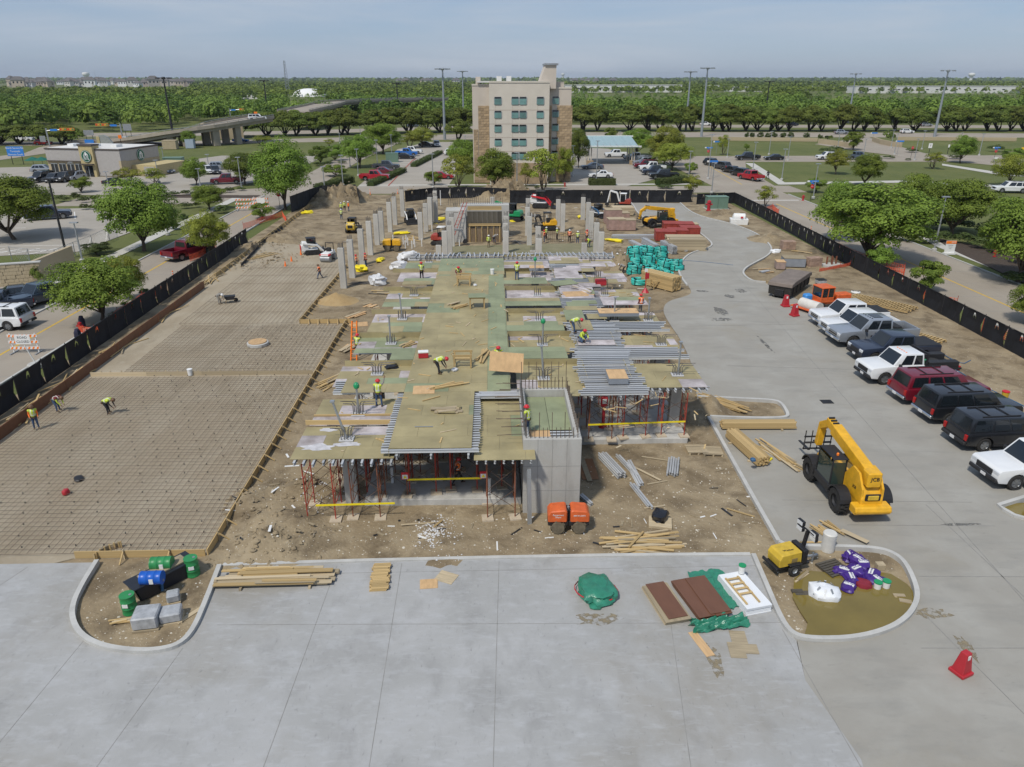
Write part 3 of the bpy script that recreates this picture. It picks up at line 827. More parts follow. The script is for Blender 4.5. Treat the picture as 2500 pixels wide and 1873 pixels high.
tower_spots = [(-8.5,31.35,'R'),(-6.3,31.5,'N'),(-3.7,33.2,'R'),(-1.6,33.4,'R'),(.25,31.3,'N'),(-7.7,35.6,'N'),(-3.6,36.6,'N'),(-1.2,36.9,'R'),(-7.4,40.5,'N'),(-3.4,40.5,'R'),(.2,40.6,'N'),(-7.3,33.3,'R'),(-5.1,33.0,'N'),(-4.7,35.2,'N'),(1.05,33.6,'R'),(-2.6,35.4,'N'),(6.2,38.9,'N'),(8.2,39.2,'R'),(10.6,39.3,'R'),(6.1,42.2,'R'),(8.4,42.6,'N'),(10.65,43.4,'R'),(6.25,46,'N'),(9.0,46.2,'R'),(6.6,50,'R'),(10.2,50.5,'N'),(-7.2,46,'R'),(10.25,57,'R'),(6.65,58,'N')]
where = ['at the front left corner','second from the left in the front row','behind the danger signs, left of the walking worker','beside the concrete core wall in the front row','right under the front edge of the lower middle panel']
for i,(x, y, k) in enumerate(tower_spots):
 z0 = .4 if(inpoly(x, y-.6,[(-6.6,31.8),(1.3,31.8),(1.3,37.4),(4.2,38.2),(11.4,38.2),(11.4,72),(-9.3,72),(-9.3,36),(-6.6,36)]) and x>-6.6) or y>36.5 else .05
 key = (k, z0)
 cm = {'R':'red','N':'rust brown'}[k]
 lab = f'{cm} steel shoring tower {where[i]}' if i<5 else f'{cm} steel shoring tower standing in the shade under the deck'
 if i>=5:lab = (f'{cm} shoring tower, '+nth([q[0] for q in sorted(tower_spots[16:], key=lambda q:q[0])].index(x+.0) if i>=16 else i-5)+(' from the left under the right deck half' if i>=16 else ' one back in the shade under the left deck half'))
 if key not in tp:
  tp[key] = tower_proto(1.35,1.5, ZD-.42-z0, REDM if k=='R' else RUSTM, lab);o = tp[key]
  o.location = (x, y, z0);o.rotation_euler = (0,0, rb.uniform(-.06,.06))
 else:dup(tp[key],(x, y, z0), rb.uniform(-.08,.08), lab)
 # ---- columns and their reinforcement
def rebar_bend(t, r, z, bent=True, n=8):
 for k in range(n):
  a = k/n*2*math.pi+.2
  x, y = r*math.cos(a), r*math.sin(a)
  if bent:
   o_ = .5*(1 if x>0 else-1)
   MB().tube([(x, y, z-.1),(x, y, z+.5),(x+o_*.2, y, z+.68),(x+o_*1.1, y, z+.70+.02*k)],.024,5).build('rebar', REBAR_G, t)
  else:rod('rebar',(x, y, z-.1),(x+rb.uniform(-.02,.02), y, z+.62),.045, REBAR_G, t)
col_list = [('A',847,1073,1),('A',876,1012,1),('A',921,914,1),('A',954.6,839.6,0),('A',982,780,0),('A',1011,722,1),('A',1047,641,0),('B',1306.6,679,0),('B',1312,722,0),('B',1317,783,1),('B',1324,842.5,1),('B',1327,925,1),('C',1445.7,644,0),('C',1458.7,679,0),('C',1476,722,0),('C',1499,783,1),('C',1582,783,1),('C',1613.7,842.5,1),('C',1653,916,1)]
cn = {'A':0,'B':0,'C':0}
for ln, px, py, bent in col_list:
 c = P(px, py, ZD)
 side_ = {'A':'left','B':'middle','C':'right'}[ln]
 idx = cn[ln];cn[ln]+=1
 order = nth(idx) if ln == 'A' else nth({'B':5,'C':7}[ln]-1-idx)
 t = thing('deck_column',(c.x, c.y,0),0,f'concrete column with rebar tips through the deck, {order} from the front in the {side_} line','column')
 MB().box((0,0, ZD/2+.02),(.62,.5, ZD-.08+.1)).build('shaft', CONC, t, bevel=.02)
 for k in range(8):
  x, y = (-.24+.16*(k%4),-.16 if k<4 else .16)
  sg = -1 if x<0 else 1
  if bent:MB().tube([(x, y, ZD),(x, y, ZD+.55),(x+sg*.1, y, ZD+.68),(x+sg*(.5+.05*k), y, ZD+.7)],.024,5).build('rebar', REBAR_G, t)
  else:rod('rebar',(x, y, ZD),(x+rb.uniform(-.03,.03), y, ZD+rb.uniform(.55,.75)),.048, REBAR_G, t)
 ubox('collar',(0,0, ZD+.04),(.7,.56,.05), mat('cement_paste',(.5,.5,.5),.9, var=.15), t)
COLM = mat('column_concrete',(.50,.48,.435),.9, var=.12, scale=1.6, orand=.08, stretch=(1,1,.4))
# free-standing columns behind the deck: (top px, base px or None)
K1 = .28972
fc = []
for(tx, ty, bx, by) in[(735,535,760,880),(810,465,832,790),(910,375,918,685),(970,310,985,600),(1030,250,1042,515),(1075,225,1082,480),(1140,150,1150,405),(1185,105,1192,345),(1250,45,1256,275),(1400,235,1408,470),(1445,160,1452,400),(1480,110,1488,345),(1525,55,1532,270)]:
 b = P(620+bx*K1,450+by*K1);fc.append((b.x, b.y, height_at(b,450+ty*K1)))
K2 = .2351
for(tx, ty) in[(445,355),(495,300),(520,215),(560,110),(1085,200),(1080,275),(1085,355),(1078,460),(1310,110),(1330,205),(1420,310),(1430,435),(1630,30),(1680,75),(1890,8),(1945,60),(1975,150),(2030,270),(2078,365),(300,10),(350,0),(1315,20),(945,5),(385,505),(1365,560),(1900,480)]:
 hz = 2.2 if ty>450 else 3.9
 b = P(980+tx*K2,480+ty*K2, hz);fc.append((b.x, b.y, hz))
fc.sort(key=lambda q:q[1])
for i,(x, y, h) in enumerate(sorted(fc, key=lambda q:q[0])):
 rank = nth(i)
 t = thing('free_column',(x, y,0),0,f'free-standing grey concrete column with rebar top behind the deck, {rank} from the left by its base','column','free-standing concrete columns')
 w = .62
 MB().box((0,0, h/2),(w, w*.8, h)).build('shaft', COLM, t, bevel=.025)
 for k in range(8):
  a, b = (-.22+.145*(k%4),-.17 if k<4 else .17)
  rod('rebar',(a, b, h-.05),(a+rb.uniform(-.03,.03), b, h+rb.uniform(.35,.6)),.045, REBAR_G, t)
 if i%3 == 0:
  MB().tube([(.2,0, h),(.2,0, h+.45),(.3,0, h+.6),(.85,0, h+.58)],.04,5).build('rebar', REBAR_G, t)
  # ---- concrete core in front
core = thing('core_wall',(1.35,30.95,0),0,'tall grey cast concrete core box with rebar dowels beside the front panels','concrete wall')
ch, cw, cl, th = 4.15,2.8,6.3,.3
COREM = layered('core_concrete',(.40,.39,.36),[((.47,.465,.44),.8,.4,.7,.7,(1,1,.4),'n'),((.28,.27,.25),1.2,.5,.75,.6,(1.5,1.5,.25),'n'),((.33,.30,.24),.5,.55,.8,.6, None,'n'),((.2,.19,.17),5,.62,.8,.4, None,'n')],.9,.12,10)
def wall(x0, y0, x1, y1, n=2):
 MB().prism(rect(x0, y0, x1, y1),0, ch).build('wall', COREM, core, bevel=.015)
wall(0,0, cw, th);wall(0, th+.002, th, cl);wall(cw-th, th+.002, cw, cl);wall(th+.002, cl-th, cw-th-.002, cl)
sm_ = MB()
for z in(1.35,2.7):sm_.box((cw/2,-.004, z),(cw,.012,.02))
for x in(.7,1.4,2.1):sm_.box((x,-.004, ch/2),(.02,.012, ch))
sm_.build('form_seam', mat('seam_grey',(.3,.29,.27),.9, var=.1), core)
for k in range(2):
 ubox('panel',(th+.55+k*1.12,3.9, ch-.42),(1.1,4.1,.02), PLY_G, core)
ubox('panel',(.85,1.1, ch-.45),(1.1,1.5,.02), PLY, core)
for k in range(4):ubox('joist',(1.95,.7+k*.32, ch-.5),(1.1,.12,.16), ALU, core, kind='ibeam')
for k in range(13):
 x = .15+k*.205
 rod('rebar',(x,.15, ch-.1),(x+rb.uniform(-.02,.02),.15, ch+(.55 if k%3 else 1.35)),.035, REBAR, core)
 rod('rebar',(x, cl-.15, ch-.1),(x+rb.uniform(-.02,.02), cl-.15, ch+(.7 if k%2 else 1.6)),.035, REBAR, core)
 rod('rebar',(x, cl-.2, ch-.1),(x+rb.uniform(-.02,.02), cl-.2, ch+.55),.03, REBAR, core)
for k in range(20):
 y = .4+k*.3
 rod('rebar',(cw-.15, y, ch-.1),(cw-.15, y, ch+rb.uniform(.5,.8)),.032, REBAR, core)
 rod('rebar',(.12, y, ch-.1),(.12, y, ch+rb.uniform(.6,.9)),.032, REBAR_G, core)
 rod('rebar',(-.9-rb.random()*.5, y, ch+.05+.3*(k%3)),(.1, y, ch+.1+.25*(k%3)),.03, REBAR, core)
for z in(.15,.35,.55,.75):rod('rebar',(.05,.2, ch+z),(.05, cl-.2, ch+z),.03, REBAR_G, core)
rod('rebar',(.1, cl-.16, ch+.45),(cw, cl-.16, ch+.45),.03, REBAR, core)
# rear timber wall form
b0, b1 = P(1142,592), P(1226,592)
fw = thing('wall_form',(b0.x, b0.y,0),0,'tall timber wall formwork with vertical studs and a red ladder against it','formwork')
wd = b1.x-b0.x
hgt = height_at(b0,514)
for k in range(7):
 w = wd/7
 ubox('panel',(w*(k+.5),0, hgt*.72),(w-.02,.05, hgt*.5), PLY_D, fw)
 ubox('panel',(w*(k+.5),-.02, hgt*.235),(w-.02,.05, hgt*.46), mat('weathered_board',(.17,.125,.08),.85, var=.35, scale=3, orand=.3, stretch=(4,4,.6)), fw)
for k in range(6):ubox('stud',(.3+k*(wd-.6)/5,-.12, hgt*.27),(.12,.12, hgt*.52), LUMBER, fw)
for z in(hgt*.54, hgt*.54+.18):ubox('waler',(wd/2,-.2, z),(wd*.92,.1,.12), LUMBER, fw)
for k in range(4):ubox('waler',(wd/2,.3+k*.5, hgt+.06+.12*(k%2)),(wd*.98,.1,.14), LUMBER, fw)
ubox('side_wall',(-1.5,1.2, hgt*.5),(2.6,2.6, hgt), CONC, fw)
ubox('side_wall',(wd/2,4.2, hgt*.52),(wd+2,2.0, hgt*1.04), CONC, fw)
for k in range(26):rod('rebar',(-2.6+k*(wd+3)/26,4.2, hgt),(-2.6+k*(wd+3)/26,4.2, hgt+rb.uniform(.9,1.5)),.05, REBAR_G, fw)
ld = thing('ladder',(b0.x-2.6, b0.y-1.2,0),0,'red ladder leaning on the rear timber wall form','ladder')
for s in(0,.45):rod('rail',(s,0,0),(s+2.2,1.0, hgt+1.1),.09, REDM, ld)
for k in range(11):t_ = (k+.7)/12;rod('rung',(2.2*t_,1.0*t_,(hgt+1.1)*t_),(.45+2.2*t_,1.0*t_,(hgt+1.1)*t_),.05, REDM, ld)
# rebar screen behind the rear slab
scn = thing('rebar_screen', tuple(P(1335,593)),0,'upright screen of rusty rebar where workers stand on rear slab','rebar')
sw_ = (P(1470,593)-P(1335,593)).x
for k in range(30):rod('bar',(k*sw_/30,0,0),(k*sw_/30,0,1.5+rb.uniform(-.1,.2)),.035, REBAR, scn)
for z in(.4,.9,1.3):rod('bar',(0,.02, z),(sw_,.02, z),.035, REBAR, scn)
bslab = MB().prism([tuple(P(x, y)[:2]) for x, y in[(1080,625),(1470,625),(1462,598),(1330,600),(1100,606)]],0,.25).build('rear_slab', layered('slab_mossy',(.22,.20,.12),[((.16,.16,.085),.5,.4,.7,.8, None,'n'),((.3,.27,.18),1.2,.5,.8,.6, None,'n')],.8,.05))
tag(bslab,'damp green-brown ground slab strip just behind the deck','slab')
# ---- rebar mats on the graded pad
def rmat(x0, x1, y0, y1, sx, sy, label, z=.2):
 t = thing('rebar_mat',(x0, y0, z),0, label,'rebar mat')
 if sx:
  n = int((x1-x0)/sx)
  for k in range(n+1):
   x = k*sx+rb.uniform(-.03,.03)
   rod('bar',(x, rb.uniform(0,.15),0),(x+rb.uniform(-.06,.06), y1-y0-rb.uniform(0,.15),0),.023, REBAR, t)
 if sy:
  n = int((y1-y0)/sy)
  for k in range(n+1):
   y = k*sy+rb.uniform(-.02,.02)
   rod('bar',(rb.uniform(-.1,.1), y,.035),(x1-x0-rb.uniform(0,.1), y+rb.uniform(-.05,.05),.035),.023, REBAR, t)
 return t
m1 = rmat(-29.2,-13.2,27.9,49.3,.32,.37,'dense rusty rebar grid laid over the near left slab bed')
m2 = rmat(-27.0,-13.3,50.2,61.3,.34,.40,'rusty rebar grid of the middle slab bed by the manhole')
rmat(-27.5,-17.4,61.5,84,.42,3.4,'long parallel rebar lines reaching to the far end of bed')
def chairs(t, x0, x1, y0, y1, sk):
 mb = MB()
 y = y0;r = 0
 while y<y1:
  x = x0+(y-y0)*sk+(r%2)*.5
  while x<x1:
   mb.box((x+rb.uniform(-.06,.06), y+rb.uniform(-.06,.06),.03),(.045,.045,.08), top=.7)
   x+=1.22
  y+=.95;r+=1
 o = mb.build('spacer_chairs', DARK, t);o['kind'] = 'stuff'
chairs(m1,2.6,15.8,.6,21.5,.1);chairs(m2,6.4,13.4,.5,10.6,-.05)
# ---- timber edge forms
def edge_form(a, b, h, m, label, stakes=1.2, out=(1,0), thick=.05, z=.1):
 a, b = V((*a, z)), V((*b, z))
 t = thing('edge_form', a,0, label,'form board')
 d = b-a;n = max(1, int(d.length/3.6))
 for k in range(n):rod('board', d*(k/n)+V((0,0, h/2)), d*((k+1)/n*.998)+V((0,0, h/2+rb.uniform(-.01,.01))), thick, m, t,'box', h)
 s = stakes
 while s<d.length-.2:
  p = d.normalized()*s
  o_ = V((*out,0))*.06
  ubox('stake', p+o_+V((0,0, h*.5)),(.05,.05, h+.22), LUMBER2, t)
  rod('stake', p+V((*out,0))*.55+V((0,0,0)), p+o_+V((0,0, h)),.05, LUMBER, t,'box')
  s+=stakes*rb.uniform(.85,1.15)
 return t
edge_form((-13,27.7),(-13,61.6),.38, LUMBER,'long timber form board with stakes along the right edge of rebar',1.3)
edge_form((-18.9,27.72),(-13.1,27.72),.36, LUMBER,'pale timber form board behind the green drums',2.2,(0,-1))
edge_form((-29.2,49.7),(-13.2,49.7),.3, LUMBER2,'timber bulkhead board crossing between the two rebar beds',.75,(0,1))
edge_form((-17.0,61.7),(-12.6,61.7),.4, LUMBER,'short timber form board with orange tools lying behind it',.8,(0,-1))
edge_form((-17.1,61.8),(-16.8,83),.36, LUMBER,'timber form board running back beside the sand heap',1.3)
edge_form((-29.4,28),(-29.75,74),.75, mat('brown_form',(.17,.072,.035),.6, var=.15, world=True),'tall brown form board along the left site fence',90,(-1,0))
edge_form((-30.0,78),(-30.8,126),.5, LUMBER,'far timber form board beside the spoil on the left',1.6)
# curved front form by the island
t = thing('edge_form', tuple(D(205,1213)),0,'curved timber form with many stakes at the island corner','form board')
pts = smoothpoly([D(205,1213)-D(205,1213), D(222,1200)-D(205,1213), D(243,1190)-D(205,1213), D(262,1186)-D(205,1213)],1)
for p, q in zip(pts, pts[1:]):rod('board', p+V((0,0,.2)), q+V((0,0,.2)),.04, LUMBER2, t,'box',.34)
for p in pts:ubox('stake', p+V((.08,-.06,.22)),(.05,.04,.5), LUMBER, t)
# sand heap by the form
def heap(name, c, r, h, m, label, seed=1):
 mb = MB();n = 22;rings = 9
 vs = [(0,0, h)]
 for j in range(1, rings+1):
  for k in range(n):
   a = k/n*2*math.pi;q = j/rings
   rr2 = r*q*(1+.18*noise.noise(V((math.cos(a)*1.5, math.sin(a)*1.5, seed))))
   vs.append((rr2*math.cos(a), rr2*math.sin(a)*.8, h*(1-q)**1.15*(1+.25*noise.noise(V((rr2*math.cos(a)*2, rr2*math.sin(a)*2, seed))))-.03))
 fs = [(0,1+k,1+(k+1)%n) for k in range(n)]
 for j in range(rings-1):
  for k in range(n):fs.append((1+j*n+k,1+(j+1)*n+k,1+(j+1)*n+(k+1)%n,1+j*n+(k+1)%n))
 mb.add(vs, fs)
 o = mb.build(name, m, None,(c[0], c[1],.05), smooth=True)
 return tag(o, label,'heap')
heap('sand_heap', D(728,652),2.3,.9, layered('sand',(.36,.25,.12),[((.43,.32,.17),.8,.4,.7,.7, None,'n'),((.25,.18,.09),3,.5,.8,.6, None,'n')],.95,.3,8),'tan sand heap beside the timber form board')
# fall-protection posts through the deck
def anchor(px, py, h, label, ball=True, lean=(0,0)):
 c = P(px, py, ZD)
 t = thing('anchor_post',(c.x, c.y, ZD),0, label,'post')
 rod('pole',(0,0,0),(lean[0], lean[1], h),.12, GALV, t)
 ubox('cap_plate',(lean[0], lean[1], h),(.2,.2,.08), GALV, t)
 if ball:
  MB().lathe([(0.02,-.18),(.13,-.13),(.17,0),(.13,.13),(.03,.2)],(0,0,0),10).build('retractable_reel', GREENM, t,(lean[0], lean[1], h-.1), smooth=True)
anchor(847,1073,2.1,'leaning grey anchor post on the front left drop panel', False,(-.5,-.1))
anchor(876,1012,1.75,'grey anchor post with green reel beside the standing worker')
anchor(954,838,1.9,'thin grey anchor post on the left drop panel with scrap boards', False)
anchor(982,779,1.9,'thin grey anchor post leaning left of the sawhorse table', False,(-.1,0))
anchor(1325,842,1.75,'grey anchor post with green reel on the middle drop panel')
anchor(1327,924,2.0,'dark anchor post rising behind the concrete core', False,(-.15,.1))
anchor(1499,783,1.75,'grey anchor post next to the plywood stack on right', False)
anchor(1582,783,1.7,'grey anchor post at the right deck edge near worker', False)
anchor(1655,916,2.1,'tall grey anchor post on the front right drop panel', False)
anchor(1306,679,1.8,'brown anchor post with green reel at the rear deck', True)
# ================================================================ buildings, bridge, fences, masts, signs
rf = random.Random(5)
def depth(p):return(V(p)-V((0,0, CAM_H))).dot(_f)
def px2m(p):return depth(p)/FPX
def text(name, s, size, m, parent, loc, rot, ext=.01, align='CENTER'):
 cu = bpy.data.curves.new(name,'FONT')
 cu.body = s;cu.size = size;cu.align_x = align;cu.align_y = 'CENTER';cu.extrude = ext;cu.resolution_u = 2
 o = bpy.data.objects.new(name, cu)
 me = bpy.data.meshes.new_from_object(o)
 bpy.data.objects.remove(o)
 me.materials.clear();me.materials.append(m)
 q = ob(name, me, parent, loc)
 q.rotation_euler = rot
 return q
 # ---- hotel
STUCCO = mat('stucco_cream',(.60,.55,.47),.9, var=.06, scale=.4)
STUCCO2 = mat('stucco_pink',(.54,.48,.41),.9, var=.06, scale=.4)
SPAN = mat('spandrel_tan',(.30,.20,.145),.85, var=.1)
STONE1 = mat('ashlar_tan',(.36,.265,.165),.92, var=.22, scale=1.2, orand=.22)
ROOFW = mat('roof_membrane',(.62,.61,.58),.8, var=.08)
WINB = mat('window_blind',(.14,.27,.25),.12, var=.25, scale=.6, orand=.35, spec=.7)
WFRAME = mat('window_frame',(.33,.36,.37),.5, var=.05)
hl, hr = P(1153,452), P(1396,452)
HY = hl.y+2
hx0 = P(1155,440,0).x*1.0
def hx(px):
 a = P(px,330,9.5);d = (HY-0)/a.y
 return a.x*d
def hz(py):return height_at(V((8, HY,0)), py)
X0, X1, X2, X3 = hx(1154), hx(1195), hx(1340), hx(1396)
ZT, ZL, ZR = hz(202), hz(209), hz(217)
hot = thing('hotel_building',(X0, HY,0),0,'six-storey cream and tan stone hotel tower behind the site','building')
def HL(x, y, z):return(x-X0, y-HY, z)
hb = lambda x0, x1, y0, y1, z0, z1, m, name = 'wall':MB().box(((x0+x1)/2-X0,(y0+y1)/2-HY,(z0+z1)/2),(x1-x0, y1-y0, z1-z0)).build(name, m, hot)
hb(X0, X1, HY+1.5, HY+17,0, ZL, STUCCO2)
hb(X1+.01, X2-.01, HY, HY+17,0, ZT, STUCCO)
hb(X2, X3, HY+3.0, HY+17,0, ZR, STUCCO2)
hb(X0+1, X2-1, HY+1, HY+16, ZT+.003, ZT+.25, ROOFW,'roof')
for x0, x1, y in((X0-.05, X1, HY+1.4),(X1, X2, HY-.1),(X2, X3+.05, HY+2.9)):
 z = {X0-.05:ZL, X1:ZT, X2:ZR}[x0]
 hb(x0, x1, y, y+.3, z-.02, z+.28, STUCCO,'parapet')
 # sloped fin tower
tx0, tx1 = hx(1329), hx(1357);tz = hz(159)
mb = MB();a0, a1 = tx0-1.2, tx1
vs = [(tx0-1.4, HY+2, ZR),(tx1, HY+2, ZR),(tx1, HY+9, ZR),(tx0-1.4, HY+9, ZR),(tx0+.2, HY+2, tz),(tx1, HY+2, tz),(tx1, HY+9, tz),(tx0+.2, HY+9, tz)]
mb.add([HL(*v) for v in vs],[(3,2,1,0),(4,5,6,7),(0,1,5,4),(1,2,6,5),(2,3,7,6),(3,0,4,7)])
mb.build('fin_tower', STUCCO2, hot)
hb(tx0, tx1+.35, HY+1.7, HY+9.2, tz+.003, tz+.35, STEEL,'fin_cap')
hb(hx(1357), hx(1378), HY+3.5, HY+12, ZR, hz(200), STUCCO2,'penthouse')
hb(hx(1342), hx(1347), HY+3.2, HY+5, ZR, hz(207), WHITE,'roof_hatch')
hb(hx(1162), hx(1174), HY+6, HY+10, ZL, ZL+1.6, STUCCO2,'penthouse')
for px in(1214,1238):hb(hx(px), hx(px)+1.0, HY+6, HY+7, ZT+.25, ZT+1.2, ROOFW,'roof_vent')
# windows and spandrels
wz = [(hz(235), hz(257)),(hz(269), hz(290)),(hz(303), hz(324)),(hz(337), hz(357)),(hz(370), hz(390))]
def window(x, w, z0, z1, y):
 f = MB().box((x-X0, y-HY-.04,(z0+z1)/2),(w+.24,.14, z1-z0+.24)).build('window', WFRAME, hot)
 g = MB().box((x-X0, y-HY-.12,(z0+z1)/2+(z1-z0)*.13),(w,.04,(z1-z0)*.72)).build('pane', WINB, f)
 g2 = MB().box((x-X0, y-HY-.12, z0+(z1-z0)*.12),(w,.04,(z1-z0)*.22)).build('pane', GLASS, f)
for px, y in((1216, HY),(1257.5, HY),(1276.5, HY),(1318, HY),(1355, HY+3.0)):
 for z0, z1 in wz:window(hx(px)*(1 if y==HY else 1+3/HY),1.3 if px!=1355 else 1.2, z0-.1, z1+.1, y)
for xa, xb in((1209,1223.5),(1250.5,1284),(1311,1325)):
 for i,(z0, z1) in enumerate(wz):
  hb(hx(xa), hx(xb), HY-.05, HY-.004, z1+.18, z1+.65, SPAN,'spandrel')
  hb(hx(xa), hx(xb), HY-.03, HY-.004, z0-.75, z0-.16, STUCCO2,'spandrel')
 hb(hx(xa), hx(xa)+.06, HY-.035, HY-.003, wz[-1][0]-1, wz[0][1]+1, STUCCO2,'reveal')
for z in[(a[0]+b[1])/2-.5 for a, b in zip(wz, wz[1:])]:
 hb(X1, X2, HY-.012, HY-.002, z, z+.05, SPAN,'control_joint')
 # stone courses, blocks laid one by one
def ashlar(x0, x1, z0, z1, y, bw=1.0, bh=.42):
 z = z0;r = 0
 while z<z1-.05:
  x = x0-(bw*.5 if r%2 else 0)
  while x<x1-.02:
   a, b = max(x, x0), min(x+bw, x1)
   if b-a>.06:
    ubox('stone',((a+b)/2-X0, y-HY-.03-rf.uniform(0,.03), z+bh/2),(b-a-.03,.12, bh-.03), STONE1, hot)
   x+=bw
  z+=bh;r+=1
ashlar(hx(1168), X1-.02,0, hz(261), HY+1.5,1.1,.5)
ashlar(hx(1156), hx(1167),0, hz(320), HY+1.5,1.1,.5)
zz = hz(261)
for xa, xb in((X2+.05, hx(1349)),(hx(1362), X3)):ashlar(xa, xb*(1+(2.9/HY if xb==X3 else 0)),0, zz, HY+3.0,1.1,.5)
hb(X1+.3, X2-.3, HY-.2, HY-.01,0, hz(398), STONE1,'stone_base')
# ---- canopy of the hotel
ca, cb = P(1432,402), P(1563,405)
can = thing('entrance_canopy',(ca.x, ca.y,0),0,'glass roofed steel entrance canopy on pale posts beside the hotel','canopy')
zc0 = height_at(cb,357)
cwid = cb.x-ca.x
TEAL = mat('canopy_glass',(.30,.42,.42),.25, var=.1, spec=.6)
for k in range(5):MB().box((cwid*(k+.5)/5-.3,5, zc0+.55),(cwid/5*1.02,13,.08), rx=.14).build('glass_panel', TEAL, can)
for k in range(9):rod('beam',(-.8+k*(cwid+.4)/8,-1.4, zc0-.35),(-.8+k*(cwid+.4)/8,11.5, zc0+1.2),.12, GALV, can,'box',.25)
for y in(-1.2,11):rod('beam',(-1.2, y, zc0-.25+(y+1.2)*.13),(cwid+.4, y, zc0-.25+(y+1.2)*.13),.15, WHITE, can,'box',.4)
for x in(.5, cwid-1.6):
 for dx in(0,.6):
  for y in(0,7):rod('post',(x+dx, y,0),(x+dx, y, zc0-.1+y*.13),.3, STUCCO, can)
 MB().box((x+.3,0,.5),(1.6,1.4,1.0)).build('stone_plinth', STONE1, can)
hs = P(1584,392)
sg = thing('wayfinding_board',(hs.x, hs.y,0),0,'dark board lettered HOTEL at the canopy lot','sign')
MB().box((0,0,.9),(2.2,.15,1.0)).build('panel', BLACK, sg);text('lettering','HOTEL',.7, WHITE, sg,(0,-.09,.9),(RD(90),0,0))
for x in(-.9,.9):rod('post',(x,0,0),(x,0,.5),.1, BLACK, sg)
# ---- coffee shop: long side and gable seen, built on its own axes
GREYW = mat('shop_grey',(.385,.365,.345),.85, var=.06);TANS = mat('shop_tan',(.42,.345,.225),.9, var=.1, scale=1.5)
TRIM = mat('shop_trim',(.085,.07,.06),.6, var=.1);LOGO_G = mat('logo_green',(.005,.10,.055),.5, var=.04)
SHOPW = mat('shop_brick',(.47,.385,.20),.9, var=.12, scale=3)
sa, sb_, sc_ = P(124,428), P(304,433), P(352,416)
ang = math.atan2(sb_.y-sa.y, sb_.x-sa.x)
SL = (sb_-sa).length;SW = 13.0
shop = thing('coffee_shop',(sa.x, sa.y,0), ang,'low grey and tan coffee shop with round green emblems on parapet','building')
zs = height_at(P(150,430),366)
def sbx(x0, x1, y0, y1, z0, z1, m, n='wall'):return MB().box(((x0+x1)/2,(y0+y1)/2,(z0+z1)/2),(x1-x0, y1-y0, z1-z0)).build(n, m, shop)
fx0, fx1 = SL*.49, SL*.67
sbx(0, SL,0, SW,0, zs*.58, TANS);sbx(0, SL,-.05, SW, zs*.585, zs, GREYW)
sbx(-.1, SL+.1,-.15, SW+.1, zs+.003, zs+.28, TRIM,'parapet_cap');sbx(.4, SL-.4,.3, SW-.3, zs+.283, zs+.34, ROOFW,'roof')
sbx(fx0, fx1,-.7,1.5,0, zs+.9, SHOPW,'entry_tower');sbx(fx0-.1, fx1+.1,-.85,1.6, zs+.903, zs+1.25, TRIM,'parapet_cap')
sbx(fx1+.2, SL,-.12,-.055,.2, zs*.96, GREYW,'grey_panel');sbx(SL-.5, SL+.02,-.2,1.5,0, zs*.62, TANS,'corner_pier')
sbx(0, fx0,-.4,-.06, zs*.555, zs*.585, TRIM,'ledge')
for k in range(4):
 x = .8+k*(fx0-.9)/4
 f = sbx(x, x+(fx0-1.2)/4-.35,-.09,-.02,.1, zs*.47, WFRAME,'window')
 for j in range(2):MB().box((x+.35+j*((fx0-1.2)/8-.1),-.12, zs*.25),((fx0-1.2)/8-.3,.05, zs*.4)).build('pane', GLASS, f)
dq = sbx((fx0+fx1)/2-1,(fx0+fx1)/2+1,-.78,-.69,0, zs*.42, GLASS,'door');MB().box(((fx0+fx1)/2,-.8, zs*.2),(.1,.06, zs*.38)).build('frame', WFRAME, dq)
sbx(fx0+.1, fx1-.1,-1.5,-.72, zs*.47, zs*.5, TRIM,'awning')
sbx(SL+.01, SL+6,3, SW+1,0, zs*.42, SHOPW,'service_wing');sbx(SL+3, SL+5.6,2.9,2.985,.1, zs*.36, GREYW,'service_door')
def emblem(x, y, z, rot, r):
 mb = MB().lathe([(r,0),(r,.1)], n=28)
 e = mb.build('emblem', LOGO_G, shop,(x, y, z));e.rotation_euler = rot
 MB().lathe([(r*.93,.1),(r*.93,.115),(r*.88,.115),(r*.88,.1)], n=28, cap=False).build('ring', WHITE, e)
 w = MB()
 for sx in(-1,1):
  w.tube([(sx*r*.12, r*.5,.12),(sx*r*.42, r*.2,.12),(sx*r*.38,-r*.35,.12),(sx*r*.5,-r*.62,.12)], r*.07,5)
  w.tube([(sx*r*.1, r*.3,.12),(sx*r*.2,-r*.1,.12),(sx*r*.12,-r*.6,.12)], r*.07,5)
 w.lathe([(r*.18,0),(r*.18,.04)],(0, r*.28,.1),10);w.box((0, r*.58,.12),(r*.36, r*.16,.04))
 w.build('device', WHITE, e)
emblem((fx0+fx1)/2,-.78, zs*.78,(RD(90),0,0),1.25)
emblem(SL+.06, SW*.5, zs*.74,(RD(90),0, RD(90)),1.25)
for k in range(3):sbx(2.5+k*5.5,4+k*5.5,4,6, zs+.34, zs+.9, WHITE,'roof_unit')
for i in range(2):
 u = P(85+i*22,412);t = thing('parasol',(u.x, u.y,0),0,['left','right'][i]+' of two dark green parasols beside the coffee shop','parasol')
 rod('pole',(0,0,0),(0,0,2.5),.08, DARK, t);MB().lathe([(1.9,2.0),(.05,2.75)], n=8).build('canopy', mat('parasol_green',(.01,.12,.09),.8, var=.1), t)
mo = P(262,372);t = thing('monument_sign',(mo.x, mo.y,0),0,'curved pale stone pylon rising behind the coffee shop roof','pylon')
